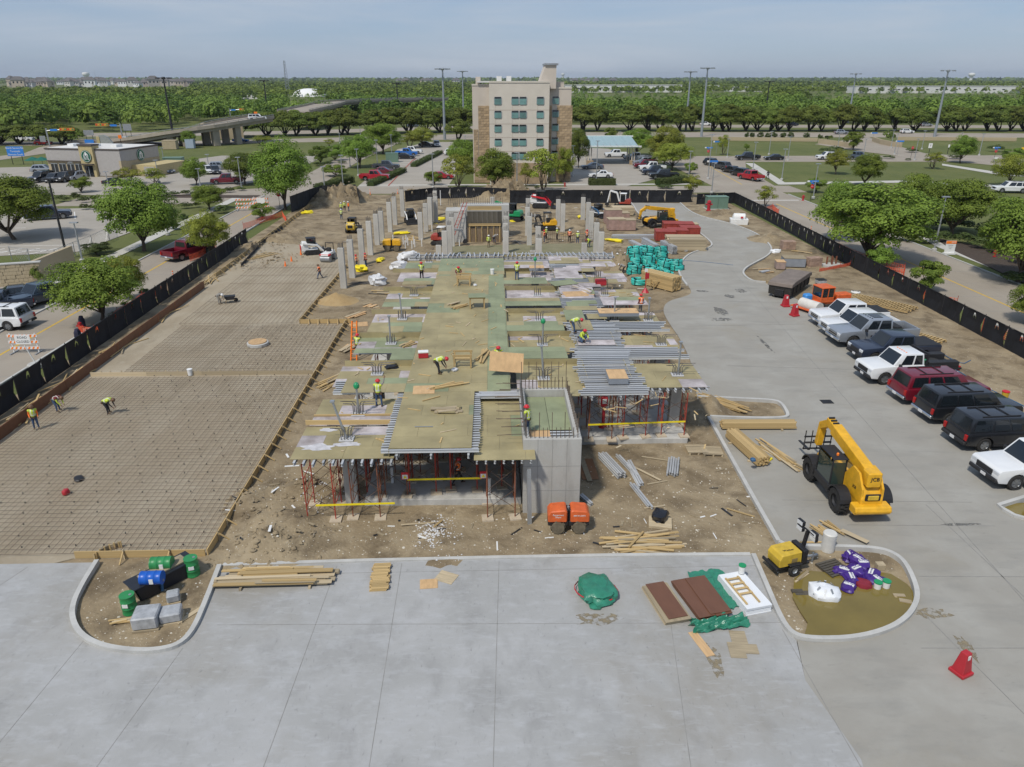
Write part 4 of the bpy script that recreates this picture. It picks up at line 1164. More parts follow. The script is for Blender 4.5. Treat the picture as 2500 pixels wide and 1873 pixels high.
h_ = height_at(mo,329);MB().side([(-2,0),(2.6,0),(2.2, h_*.55),(1.0, h_*.88),(0, h_),(-1.2, h_*.98),(-1.9, h_*.85)],-.4,.4).build('slab', mat('pylon_grey',(.30,.31,.30),.7, var=.15), t);MB().box((-1.7,-.1, h_*.45),(.9,.9, h_*.9)).build('pier', SHOPW, t)
# ---- highway bridge
BRG = mat('bridge_concrete',(.33,.29,.235),.9, var=.15, scale=.3, world=True)
def overpass(name, label, pts, w, piers, dthick=1.1, rail=1.0):
 pts = smoothpoly(pts,2)
 o = thing(name, pts[0],0, label,'bridge')
 p0 = V(pts[0])
 flat = [(p.x-p0.x, p.y-p0.y) for p in pts]
 def strip(nm, off0, off1, za, zb, m):
  Lo, Ro = offset_line(flat, off0), offset_line(flat, off1)
  mb = MB();vs = []
  for a, b, p in zip(Lo, Ro, pts):
   z = p.z-p0.z
   vs+=[(a[0], a[1], z+za),(a[0], a[1], z+zb),(b[0], b[1], z+zb),(b[0], b[1], z+za)]
  fs = [(i*4+k, i*4+(k+1)%4,(i+1)*4+(k+1)%4,(i+1)*4+k) for i in range(len(pts)-1) for k in range(4)]+[(0,1,2,3), tuple(4*(len(pts)-1)+k for k in(3,2,1,0))]
  mb.add(vs, fs);return mb.build(nm, m, o)
 strip('deck', w/2,-w/2,-.25,0, ROAD);strip('girder', w/2-.6,-w/2+.6,-dthick-.2,-.252, BRG)
 for s in(-1,1):
  pr = strip('parapet', s*w/2+.15, s*w/2-.2,-.35, rail*.6, BRG);strip('rail', s*w/2+.05, s*w/2-.08, rail*.85, rail, STEEL)
  for i,(q, p) in enumerate(zip(offset_line(flat, s*w/2), pts)):rod('rail_post',(q[0], q[1], p.z-p0.z+rail*.55),(q[0], q[1], p.z-p0.z+rail),.15, BRG, o,'box')
 for(t_, wid) in piers:
  i = min(len(pts)-2, int(t_*len(pts)));p = pts[i];d = (pts[i+1]-p).normalized();nn = V((-d.y, d.x,0))
  for s in(-.32,.32):
   c = p-p0+nn*w*s
   MB().box((c.x, c.y,(p.z-dthick)/2-p0.z),(wid, wid*.8, p.z-dthick), math.atan2(d.y, d.x)).build('pier', BRG, o)
 return o
A0 = P(292,347);A1 = P(365,336,2.2);A2 = P(470,315,5.2);A3 = P(575,296,7.0);A4 = P(640,286,7.8);A5 = P(720,276,8.0)
overpass('highway_bridge','concrete highway overpass with brown piers rising from the junction',[V((A0.x-14, A0.y-6,.1)), V((A0.x, A0.y,.6)), A1, A2, A3, A4],11,[(.5,2.2),(.57,2.0),(.64,2.2),(.72,2.0)])
B_F = [P(716,273,7.5), P(762,263,8.0), P(800,254,8.5), P(822,248,9)]
overpass('flyover_ramp','pale curving flyover ramp in front of the white dome', B_F+[B_F[-1]+V((50,60,0))],13,[(.3,1.6),(.45,1.6),(.6,1.6)])
# abutment
mb = MB();q = P(545,338);mb.box((q.x, q.y,2.6),(14,8,5.2),.35);t = thing('bridge_abutment',(0,0,0),0,'tan concrete abutment wall under the overpass','abutment');mb.build('wall', mat('abut_tan',(.40,.32,.21),.9, var=.1, scale=.3), t)
# ---- high masts
def mast(px, py, top, label, dark=False, w=.8):
 b = P(px, py);h = height_at(b, top)
 t = thing('high_mast_light',(b.x, b.y,0),0, label,'light mast','high-mast freeway lights')
 m = DARK if dark else mat('mast_grey',(.30,.33,.355),.5, metal=.3, var=.06)
 MB().tube([(0,0,0),(0,0, h*.5),(0,0, h)],[w*.62, w*.48, w*.3],10).build('pole', m, t, smooth=True)
 MB().lathe([(.5, h-.5),(.7, h),(.4, h+.3)], n=10).build('head_ring', m, t)
 for k in range(6):
  a = k*1.047
  MB().bar((0,0, h),(1.9*math.cos(a),1.9*math.sin(a), h),.12).box((2.2*math.cos(a),2.2*math.sin(a), h-.1),(1.0,.6,.4), a).build('lamp_head', m, t)
for a in[(2281,334,172,'tall grey light mast at the far right of the frontage road'),(1712,334,166,'tall grey light mast right of the canopy, nearest the road'),(1674,318,175,'grey light mast left of the tallest right-hand mast'),(2070,300,180,'grey light mast between the two right-hand tall masts'),(1086,341,168,'tall pale light mast left of the hotel'),(1132,300,174,'shorter pale light mast close to the hotel left side')]:mast(*a)
for a in[(425,345,190,'dark light mast beside the highway bridge', True,.7),(655,290,197,'dark light mast behind the bridge oaks', True),(973,285,203,'dark light mast far behind the hotel car park', True),(1868,285,199,'dark light mast above the right woods', True)]:mast(*a)
# ---- lamp posts
def lamp(px, py, top, label, m=None, w=.16, head=.9):
 b = P(px, py);h = height_at(b, top)
 t = thing('lamp_post',(b.x, b.y,0), rf.uniform(-.2,.2), label,'lamp post','car park and street lamps')
 m = m or GALV
 MB().tube([(0,0,0),(0,0, h)],[w*.7, w*.45],8).build('pole', m, t, smooth=True)
 MB().lathe([(.3,0),(.3,.35),(.22,.4)], n=10).build('base', KERB, t)
 MB().box((0,0, h+.06),(head,.4,.12)).build('lamp_head', m, t)
lamps = [(202,640,545,'by the fenced left car park'),(410,574,552,'low on the lawn beside left walk'),(490,460,413,'in front of the round coffee lot tree'),(590,460,385,'before the dark coffee lot tree'),(389,447,392,'behind the airy coffee shop trees'),(265,455,420,'in front of the coffee shop entrance wall'),(180,435,397,'before the coffee shop windows'),(402,405,362,'on the lawn edge by the green transformer'),(510,410,378,'at the far kerb of coffee lot'),(795,485,408,'at the corner of the black fence'),(838,455,380,'beside the long corner hedge'),(875,430,365,'near the red pickup in hotel lot'),(855,408,354,'left of the hotel hedge row'),(922,410,343,'right of the hedge at hotel lot'),(957,380,330,'in the middle of the hotel lot hedge'),(830,350,326,'on the frontage verge left of hotel lot'),(880,330,310,'behind the hotel lot trees'),(1058,460,377,'standing in the hotel car park centre'),(1136,360,332,'left of the hotel wall'),(1115,390,356,'among the trees at hotel left corner'),(1262,472,373,'in front of the hotel windows'),(1397,432,357,'at the right corner of hotel'),(1455,452,345,'in front of the canopy roof'),(1513,335,322,'left behind the canopy'),(1531,335,328,'right behind the canopy'),(1681,435,370,'right of the parked pickups'),(1737,472,398,'at the junction behind the gate'),(1728,438,330,'tall by the stop sign north of site'),(1775,385,340,'far side near the lone young tree'),(1838,415,348,'between the parked street cars and lawn'),(1877,378,322,'on the far lawn left part'),(1908,440,365,'on the lawn by the walking person'),(1923,392,335,'behind the dark sedan on north road'),(1985,485,401,'beside the right junction stop sign'),(2045,360,325,'left of the entrance wall tree'),(2108,380,340,'right of the entrance tree'),(2175,362,318,'at the entrance wall'),(2183,378,326,'in the road median'),(2250,365,320,'on the far right lawn'),(2232,392,340,'right of the median'),(2390,380,327,'by the right road bend'),(2280,614,482,'behind the white and orange sign'),(2345,345,325,'on the low roadside wall')]
for i, a in enumerate(sorted(lamps)):lamp(a[0], a[1], a[2],'slim grey lamp post '+a[3])
lamp(164,630,438,'tall dark lamp post in the left car park', DARK,.22,1.6)
# ---- site fence
FAB = mat('fence_fabric',(.012,.013,.016),.75, var=.35, scale=.6, world=True, contrast=(.25,.8))
FAB_B = mat('fence_fabric_worn',(.03,.032,.034),.7, var=.35, scale=1.2, world=True)
def fence(name, pts, h, label, bay=3.0, slit=.5, lean=.0, fab=None, crescents=True):
 t = thing(name, V((pts[0][0], pts[0][1],0)),0, label,'fence')
 p0 = V((pts[0][0], pts[0][1],0))
 for a, b in zip(pts, pts[1:]):
  a, b = V((*a[:2],0))-p0, V((*b[:2],0))-p0
  n = max(1, round((b-a).length/bay));d = (b-a).normalized();nl = V((-d.y, d.x,0))
  for k in range(n):
   u0, u1 = a.lerp(b, k/n), a.lerp(b,(k+1)/n)
   rod('post', u0+V((0,0,0)), u0+V((0,0, h+.12)),.06, DARK, t)
   rod('top_rail', u0+V((0,0, h)), u1+V((0,0, h)),.045, DARK, t)
   mb = MB();S_ = 7;vs = [];pull = rf.random()<.7
   for i in range(S_+1):
    f = i/S_
    w = (.05+.10*rf.random())*math.sin(math.pi*f)
    x = u0.lerp(u1, f)
    sg = .0 if i in(0, S_) else rf.uniform(-.04,.03)
    e_ = (u0-u1).normalized()*((.34 if crescents and i==S_ and pull else 0))
    vs+=[x+nl*w*.3+V((0,0,.06)), x+e_+nl*w*1.4+V((0,0, h*.5)), x+nl*w*.5+V((0,0, h-.02+sg))]
   fs = []
   for i in range(S_):
    for r_ in range(2):
     if crescents and i == 3 and r_ == 1 and rf.random()<.75:continue
     fs.append((i*3+r_, i*3+3+r_, i*3+4+r_, i*3+1+r_))
   mb.add(vs, fs)
   if crescents:
    i = 3;c = [V(vs[i*3+1]), V(vs[i*3+4]), V(vs[i*3+5]), V(vs[i*3+2])]
    m_ = lambda u, v:c[0].lerp(c[1], u).lerp(c[3].lerp(c[2], u), v)
    arc = [m_(.5+.42*math.cos(q),.25+.6*math.sin(q)) for q in(0,.6,1.2,1.94,2.54, math.pi)]
    low = [m_(.5+.36*math.cos(q),.25+.3*math.sin(q)) for q in(0,.6,1.2,1.94,2.54, math.pi)]
    fl = [m_(1,0), m_(1,1), m_(0,1), m_(0,0)]
    mb.add([fl[0], fl[1], fl[2], fl[3]]+arc+low,[(0,1,6,5,4),(1,2,7,6),(2,3,9,8,7),(3,0,4,10,11,12,13,14,15,9)])
   mb.build('screen_panel', fab or FAB, t)
  rod('post', b, b+V((0,0, h+.12)),.06, DARK, t)
 return t
FH = 1.85
fl = [P(-120,1150)[:2], P(0,1046)[:2], P(215,905)[:2], P(355,795)[:2], P(480,700)[:2], P(625,592)[:2]]
fence('site_fence',[(-31.4,30),(-31.6,42),(-31.8,55),(-32,68),(-32.2,82),(-32.4,97)], FH,'black screened site fence along the left road')
fence('site_fence',[P(712,520)[:2], P(760,500)[:2], P(788,490)[:2], P(870,487)[:2], P(878,500)[:2]],2.6,'sagging black fence round the spoil heap at rear left',3, fab=FAB_B, crescents=False)
fence('site_fence',[P(990,494)[:2], P(1060,486)[:2], P(1140,484)[:2], P(1240,488)[:2]],2.0,'black fence behind the rear columns left of the hotel trees',3)
fence('site_fence',[P(1245,498)[:2], P(1400,497)[:2], P(1535,497)[:2]],2.3,'black fence along the cross road behind the excavators',3.4)
fence('site_gate',[P(1538,496)[:2], P(1582,496)[:2], P(1624,496)[:2], P(1690,495)[:2]],2.2,'black screened double gate across the drive end',4.5)
rfp = [P(1700,500)[:2], P(1765,498)[:2],(41.9,128),(41.8,112),(41.5,98),(41.2,84),(41.0,72),(40.9,60),(40.8,48),(40.6,36)]
fence('site_fence', rfp, FH,'black screened site fence along the right road')
fence('site_fence',[P(150*0+2500*0+590,655)[:2], P(640,600)[:2], P(690,560)[:2]],.5,'fallen black silt fence beside the far form board',2.5, fab=FAB_B, crescents=False)
# orange safety netting on stakes
NET = mat('orange_net',(.75,.13,.06),.7, var=.1)
def netting(pts, h, label):
 t = thing('safety_net', V((*pts[0][:2],0)),0, label,'safety net')
 p0 = V((*pts[0][:2],0))
 for a, b in zip(pts, pts[1:]):
  a, b = V((*a[:2],0))-p0, V((*b[:2],0))-p0
  rod('stake', a, a+V((0,0, h+.2)),.05, REDM, t)
  mb = MB();n = max(4, int((b-a).length/.28))
  for k in range(n):mb.bar(a.lerp(b, k/n)+V((0,0,.1)), a.lerp(b, k/n)+V((0,0, h-.15*math.sin(k/n*3.14))),.035)
  for j in range(6):
   for k in range(3):mb.bar(a.lerp(b, k/3)+V((0,0,.12+j*(h-.2)/5-(.05 if k else 0))), a.lerp(b,(k+1)/3)+V((0,0,.12+j*(h-.2)/5-(.05 if k<2 else 0))),.035)
  mb.build('mesh', NET, t)
 rod('stake', b, b+V((0,0, h+.2)),.05, REDM, t)
netting([P(x, y) for x, y in[(195,815),(235,820),(290,775),(350,735),(400,715)]],.8,'orange safety net round the broad roadside tree')
netting([P(x, y) for x, y in[(465,640),(500,625),(530,612)]],.9,'orange net by the maroon pickup')
netting([P(x, y) for x, y in[(595,560),(640,545),(690,530),(700,545)]],.9,'orange net round scrub at the left fence end')
netting([P(x, y) for x, y in[(2045,612),(2110,640),(2205,668),(2205,680),(2120,660)]],1.0,'orange net below the large spreading tree')
netting([P(x, y) for x, y in[(2200,705),(2270,740),(2333,752)]],1.0,'orange net round the fan-shaped small tree')
netting([P(x, y) for x, y in[(2395,810),(2450,830),(2510,860)]],1.0,'orange net at the right edge beyond fence')
netting([P(x, y) for x, y in[(1865,520),(1885,512),(1900,525)]],.9,'orange net by crooked thin tree at fence corner')
netting([P(x, y) for x, y in[(2000,665),(2050,655),(2075,650)]],.5,'slumped orange net at the concrete pad by fence')
# ---- stone wall and chain-link at the left car park
lw = thing('stone_wall',(P(0,700).x, P(0,700).y,0),0,'tan rough stone enclosure wall near parked cars at left','wall')
p0 = P(0,700);p1 = P(108,692);dd = p1-p0
hw = height_at(p1,640)
for r_ in range(6):
 for k in range(9):
  f = (k+(.5 if r_%2 else 0))/9.5
  ubox('stone', dd*min(.98, f+.05)+V((0, rf.uniform(-.04,.02), hw*(r_+.5)/6)),(dd.length/9.5-.02,.45, hw/6-.02), TANS, lw, rz=math.atan2(dd.y, dd.x))
ubox('coping', dd*.5+V((0,0, hw+.05)),(dd.length+.3,.6,.1), KERB, lw, rz=math.atan2(dd.y, dd.x))
ubox('return_wall', dd+V((-1.0,4, hw*.5)),(.4,8, hw), TANS, lw)
cf = thing('chain_link_fence', tuple(P(30,660)),0,'thin chain-link fence round the striped left car park','fence')
cp = [P(x, y)-P(30,660) for x, y in[(30,636),(75,642),(140,645),(185,625),(228,607),(268,587),(262,560)]]
for a, b in zip(cp, cp[1:]):
 n = max(1, int((b-a).length/3))
 for k in range(n):
  q = a.lerp(b, k/n);rod('post', q, q+V((0,0,1.7)),.09, STEEL, cf)
 rod('top_rail', a+V((0,0,1.65)), b+V((0,0,1.65)),.05, STEEL, cf)
 mb = MB()
 m_ = int((b-a).length/.4)
 for k in range(m_):
  mb.bar(a.lerp(b, k/m_)+V((0,0,.05)), a.lerp(b, min(1,(k+4)/m_))+V((0,0,1.6)),.012);mb.bar(a.lerp(b, k/m_)+V((0,0,1.6)), a.lerp(b, min(1,(k+4)/m_))+V((0,0,.05)),.012)
 mb.build('wire_mesh', GALV, cf)
ew = thing('entrance_wall', tuple(P(1735,345)),0,'long low tan wall along the frontage road at right','wall')
for a, b in(((1735,343),(1995,346)),((2190,343),(2480,345))):rod('wall', P(*a)-P(1735,345)+V((0,0,.6)), P(*b)-P(1735,345)+V((0,0,.6)),.5, TANS, ew,'box',1.2)
ew = thing('entrance_wall', tuple(P(1998,352)),0,'curved low tan entrance walls either side of the ramp road','wall')
for l in([(1998,350),(2030,354),(2060,358),(2080,362)],[(2130,345),(2150,352),(2175,357),(2200,360)]):
 for a, b in zip(l, l[1:]):rod('wall', P(*a)-P(1998,352)+V((0,0,.7)), P(*b)-P(1998,352)+V((0,0,.7)),.5, TANS, ew,'box',1.5)
 # ---- far things
fx = lambda px, py, z = 0:P(px, py, z)
DOMEW = mat('dome_white',(.78,.78,.76),.6, var=.04)
d0 = P(755,236);r_ = 45*px2m(d0);h_ = height_at(d0,216)
MB().lathe([(r_,0),(r_*.98, h_*.15),(r_*.82, h_*.5),(r_*.55, h_*.8),(r_*.25, h_*.97),(.1, h_)],(0,0,0),32).build('storage_dome', DOMEW, None,(d0.x, d0.y,0), smooth=True)
tag(bpy.data.objects['storage_dome'],'low white storage dome among the woods','dome')
def block(px0, px1, py, top, label, m=None, name='warehouse', cat='warehouse', dep=30, rows=0):
 a, b = P(px0, py), P(px1, py);y = (a.y+b.y)/2
 h = height_at(V(((a.x+b.x)/2, y,0)), top)
 t = thing(name,(a.x, y,0),0, label, cat)
 w = b.x-a.x
 MB().box((w/2, dep/2, h/2),(w, dep, h)).build('wall', m or WHITE, t)
 MB().box((w/2, dep/2, h+.2),(w+1, dep+1,.5)).build('roof', ROOFW, t)
 for k in range(rows):MB().box((w*(k+.5)/rows,-.1, h*.55),(w/rows*.3,.3, h*.12)).build('window', GLASS, t)
 return t
WHW = mat('warehouse_white',(.66,.66,.64),.8, var=.06, scale=.02)
block(1376,1665,226,208,'long white warehouse just right of the hotel', WHW, rows=12)
block(1728,1755,222,209,'short white warehouse in a gap of the right woods', WHW, rows=3)
block(1780,1870,224,213,'white warehouse peeking over the right woods', WHW, rows=4)
block(1975,2160,221,211,'low white warehouse beyond the right-hand woods', WHW, rows=8)
block(2085,2510,228,211,'very long white warehouse at the far right', WHW, rows=18)
block(604,636,242,230,'white round tank building left of the dome', WHW,'tank','tank',15)
block(465,490,248,237,'small tan block building in the woods', TANS,'plant_building','building',12)
block(540,596,247,241,'low white shed in the woods by the tank', WHW,'shed','building',15)
block(972,1060,240,233,'pale long shed in woods left of the hotel', TANS,'shed','building',15)
block(1080,1152,242,234,'tan embankment building close left of hotel', TANS,'shed','building',15)
# housing estate on the left horizon
rh = random.Random(9)
hc = [mat(f'house_{i}', c,.8, var=.08) for i, c in enumerate([(.62,.6,.56),(.45,.40,.35),(.7,.7,.7),(.34,.29,.26),(.5,.42,.33)])]
HR = mat('house_roof',(.13,.12,.115),.9, var=.2)
hm = []
for m in hc:
 mb = MB();mb.box((0,0,4),(13,11,8));mb.add([(-7.5,-6.5,8),(7.5,-6.5,8),(7.5,6.5,8),(-7.5,6.5,8),(-3,0,12),(3,0,12)],[(0,1,5,4),(1,2,5),(2,3,4,5),(3,0,4)],1)
 for k in range(3):mb.box((-4+4*k,-5.55,5.5),(1.6,.2,2),0,2)
 hm.append(mb.mesh('house',[m, HR, GLASS]))
hs_ = []
for k in range(120):
 px = rh.uniform(28,400) if k<105 else rh.uniform(400,470)
 hs_.append((px, rh.choice([213,210.5,208.5,207])+rh.uniform(-.6,.6)-(px/400)*1.2))
for i,(px, py) in enumerate(sorted(hs_)):
 p = P(px, py);sc = rh.uniform(.9,1.4)
 o = ob('house', rh.choice(hm), None,(p.x, p.y,0), rh.uniform(-.6,.6),(sc*rh.choice([1,1.6]), sc, sc*rh.uniform(1,1.7)))
 tag(o,'pale far-off house of the estate on the left horizon','house','houses of the far estate on the left horizon')
for i, px in enumerate(sorted([rh.uniform(960,1130) for _ in range(8)]+[rh.uniform(1395,1500) for _ in range(10)])):
 p = P(px,203+rh.uniform(-2,3));o = ob('house', rh.choice(hm), None,(p.x, p.y,0), rh.uniform(-.6,.6),1.8)
 tag(o,'tiny far-off house among trees near the middle horizon','house','far houses near the middle horizon')
def water_tower(px, py, top, wpx, label, bulb=.42):
 b = P(px, py);h = height_at(b, top);r = wpx*px2m(b)/2
 t = thing('water_tower',(b.x, b.y,0),0, label,'water tower')
 MB().lathe([(r*.5,0),(r*.42, h*.5),(r*.55, h*(1-bulb)*.98)], n=16).build('stem', DOMEW, t, smooth=True)
 MB().lathe([(r*.5, h*(1-bulb)),(r*.95, h*(1-bulb*.62)),(r, h*(1-bulb*.35)),(r*.92, h*.97),(r*.2, h)], n=20).build('tank', DOMEW, t, smooth=True)
water_tower(214,203,176.5,17,'white water tower over the left housing estate')
water_tower(2368,203,178,15,'white squat water tower at the far right horizon',.4)
water_tower(1374,197,179,9,'tiny mushroom water tower right of hotel fin',.35)
water_tower(2007,197,188,7,'tiny pale water tower on the right horizon',.5)
def lattice(px, py, top, label, w=3.0):
 b = P(px, py);h = height_at(b, top)
 t = thing('radio_tower',(b.x, b.y,0),0, label,'radio tower')
 c = [(w*math.cos(a), w*math.sin(a)) for a in(0,2.09,4.19)]
 for x, y in c:rod('leg',(x, y,0),(x*.3, y*.3, h),.35, STEEL, t)
 n = 12
 mb = MB()
 for k in range(n):
  for i in range(3):
   f0, f1 = 1-.7*k/n,1-.7*(k+1)/n
   a, b2 = c[i], c[(i+1)%3]
   mb.bar((a[0]*f0, a[1]*f0, h*k/n),(b2[0]*f1, b2[1]*f1, h*(k+1)/n),.22)
 mb.build('lattice', STEEL, t)
lattice(703,236,148,'tall lattice radio tower beside the white dome',3.2)
lattice(634,196,176,'thin far radio tower left of the tall lattice tower',4)
for i,(px, tp_) in enumerate([(138,172),(142,175),(235,172),(310,176),(118,178)]):lattice(px,199, tp_,f'hair-thin far antenna, {nth([118, 138, 142, 235, 310].index(px))} from the left on the estate horizon',3)
# ---- signs
def panel_sign(px, py, top, wpx, hpx, label, m, words=None, tm=None, posts=2, size=None, name='road_sign', pm=None, face=0.0):
 b = P(px, py);k = px2m(b);zt = height_at(b, top);w, h = wpx*k, hpx*k
 t = thing(name,(b.x, b.y,0), face, label,'sign')
 MB().box((0,0, zt-h/2),(w,.06, h)).build('panel', m, t, bevel=.01)
 for s in([-.32,.32] if posts==2 else[0]):rod('post',(s*w,.07,0),(s*w,.07, zt-h*.1),.1 if k<.08 else .16, pm or DARK, t)
 if words:
  for i, ln in enumerate(words):text('lettering', ln, size or h/len(words)*.62, tm or WHITE, t,(0,-.04, zt-h*(i+.5)/len(words)),(RD(90),0,0),.005)
 return t, zt, w, h
t, zt, w, h = panel_sign(45,402,358,40,22,'blue directional road sign reading North Service Rd and Terminals', BLUE_S,['North Service Rd','Terminals','Remote South'], size=.62)
panel_sign(318,351,303,20,15,'back of a grey road sign above the bridge approach', STEEL, name='blank_sign')
panel_sign(222,352,318,24,12,'grey back of a wide sign left of the signal', STEEL, name='blank_sign')
panel_sign(108,356,332,14,14,'grey back of a sign near the red car', STEEL, name='blank_sign')
panel_sign(220,356,341,22,12,'small blue and white route marker signs behind the coffee shop', BLUE_S)
panel_sign(297,358,330,8,8,'small orange diamond warning sign by white pickup', SIGN_O, posts=1)
panel_sign(627,300,273,8,10,'bright orange warning sign near the flyover', SIGN_O, posts=1)
panel_sign(2494,380,360,9,12,'yellow diamond sign at the right edge', mat('sign_yellow',(.8,.5,.02),.5, var=.03), posts=1)
panel_sign(2267,379,350,9,11,'white lane arrow sign on the right median', WHITE,['Y'], BLACK,1)
panel_sign(2313,376,353,4,7,'narrow white sign on a post right of the lane sign', WHITE, posts=1)
panel_sign(2430,394,384,11,11,'small white and orange info sign at far right', WHITE, posts=2)
panel_sign(2316,621,588,25,33,'white and orange totem sign on the right verge', WHITE, None, name='totem_sign')
o = bpy.data.objects['totem_sign'];zt = height_at(P(2316,621),588);k = px2m(P(2316,621))
MB().box((0,-.045, zt-.18),(25*k,.03,.34)).build('header', SIGN_O, o);text('lettering','DFW',.26, WHITE, o,(.3,-.065, zt-.18),(RD(90),0,0),.004)
for i in range(3):text('lettering',['South Gate','Deliveries','Hotel'][i],.13, STEEL, o,(0,-.045, zt-.55-i*.2),(RD(90),0,0),.003)
MB().box((0,0,.1),(27*k,.5,.2)).build('base', WHITE, o)
def stop_sign(px, py, top, label, street=True):
 b = P(px, py);h = height_at(b, top);r = .38
 t = thing('stop_sign',(b.x, b.y,0),0, label,'stop sign')
 rod('post',(0,0,0),(0,0, h),.08, DARK, t)
 o = MB().lathe([(r,0),(r,.03)], n=8).build('octagon', SIGN_R, t,(0,-.06, h-(.9 if street else .3)));o.rotation_euler = (RD(90), RD(22.5),0)
 q = text('lettering','STOP',.24, WHITE, t,(0,-.1, h-(.9 if street else .3)),(RD(90),0,0),.004)
 if street:
  MB().box((.2,0, h-.05),(1.6,.05,.3)).build('street_name', BLUE_S, t);MB().box((-.8,-.004, h-.05),(.4,.052,.3)).build('street_number', WHITE, t)
  text('lettering','Southgate',.2, WHITE, t,(.25,-.03, h-.05),(RD(90),0,0),.003)
  MB().box((0,.1, h-.4),(.05,1.2,.25)).build('street_name', BLUE_S, t)
stop_sign(684,510,470,'stop sign in front of the feathery corner tree', False)
stop_sign(1978,490,442,'stop sign with blue street names at the right junction')
stop_sign(1727,395,360,'stop sign with blue street names behind the hotel lot')
stop_sign(2425,396,360,'stop sign with blue street names at far right')
stop_sign(2222,392,358,'small stop sign on the far right median', False)
for px, py, tp_, lab in[(1735,432,394,'blue street name sign above the parked street cars'),(1748,378,346,'blue street name sign on the far lawn edge'),(2190,378,345,'blue street name sign at the median lamp'),(2130,345,325,'small blue street sign on the entrance wall')]:
 b = P(px, py);h = height_at(b, tp_);t = thing('street_name_sign',(b.x, b.y,0),0, lab,'sign');rod('post',(0,0,0),(0,0, h),.09, STEEL, t);MB().box((.3,0, h),(2.0,.05,.4)).build('blade', BLUE_S, t);MB().box((-.9,0, h),(.4,.06,.4)).build('number_tab', WHITE, t)
 # traffic signals
def signal(px, py, top, armpx, label, heads=2):
 b = P(px, py);h = height_at(b, top);k = px2m(b);L_ = armpx*k
 t = thing('traffic_signal',(b.x, b.y,0),0, label,'traffic signal')
 rod('pole',(0,0,0),(0,0, h),.5, GALV, t);rod('arm',(0,0, h*.86),(L_,0, h*.95),.3, GALV, t)
 for j in range(heads):
  x = L_*(.97-.3*j);q = MB().box((x,-.2, h*.94),(2.2,.4,.8)).build('signal_head', mat('signal_amber',(.55,.22,.03),.6, var=.1), t)
  for i in range(3):MB().lathe([(.28,0),(.28,.06)],(x-.7+.7*i,-.42, h*.94),8,'y').build('lens',[SIGN_R, YPAINT, GREENM][i], q)
 MB().box((L_*.3,-.2, h*.9),(2.2,.08,.6)).build('street_name', BLUE_S, t)
signal(122,358,313,62,'grey traffic signal with arm over the left junction')
signal(301,344,302,-52,'grey traffic signal with blue street name near the bridge foot')
signal(565,300,265,30,'traffic signal on the bridge top',1)
signal(680,288,263,-45,'amber traffic signal arm by the flyover')
# barricades
def barricade(p, rz, label, w=1.9, words=None, sc=1.0):
 t = thing('road_barricade', p, rz, label,'barricade', None, sc)
 for s in(-1,1):rod('post',(s*w*.42,0,0),(s*w*.42,0,1.65),.07, WHITE, t,'box');ubox('foot',(s*w*.42,0,.05),(.12,1.1,.08), STEEL, t)
 for z in(.45,.95,1.45):
  r_ = ubox('rail',(0,-.06, z),(w,.04,.2), WHITE, t)
  n = 7
  mb = MB()
  for k in range(n):x = -w/2+w*(k+.15)/n;mb.add([(x,-.085, z-.098),(x+w/n*.45,-.085, z-.098),(x+w/n*.75,-.085, z+.098),(x+w/n*.3,-.085, z+.098)],[(0,1,2,3)])
  mb.build('stripe', SIGN_O, t)
 if words:
  MB().box((0,-.1,1.15),(w*.52,.03,.75)).build('notice', WHITE, t)
  for i, s_ in enumerate(words):text('lettering', s_,.27, BLACK, t,(0,-.12,1.32-.34*i),(RD(90),0,0),.003)
p_ = P(66,862);barricade(p_,.0,'orange and white striped barricade lettered ROAD CLOSED on left road',2.3,['ROAD','CLOSED'])
p_ = P(602,515);barricade(p_,.1,'striped barricade left of the white board at left road end',2.6, None,1.25)
p_ = P(640,512);barricade(p_,-.1,'striped barricade with white board at left road end',2.2,['',''],1.25)
pb = P(90,895);t = thing('sign_post_base',(pb.x, pb.y,0),0,'white post in a round grey weighted base on the verge','post')
MB().lathe([(.62,0),(.6,.22),(.52,.28)], n=18).build('base', KERB, t);rod('post',(0,0,.2),(-.5,0,1.7),.08, WHITE, t)
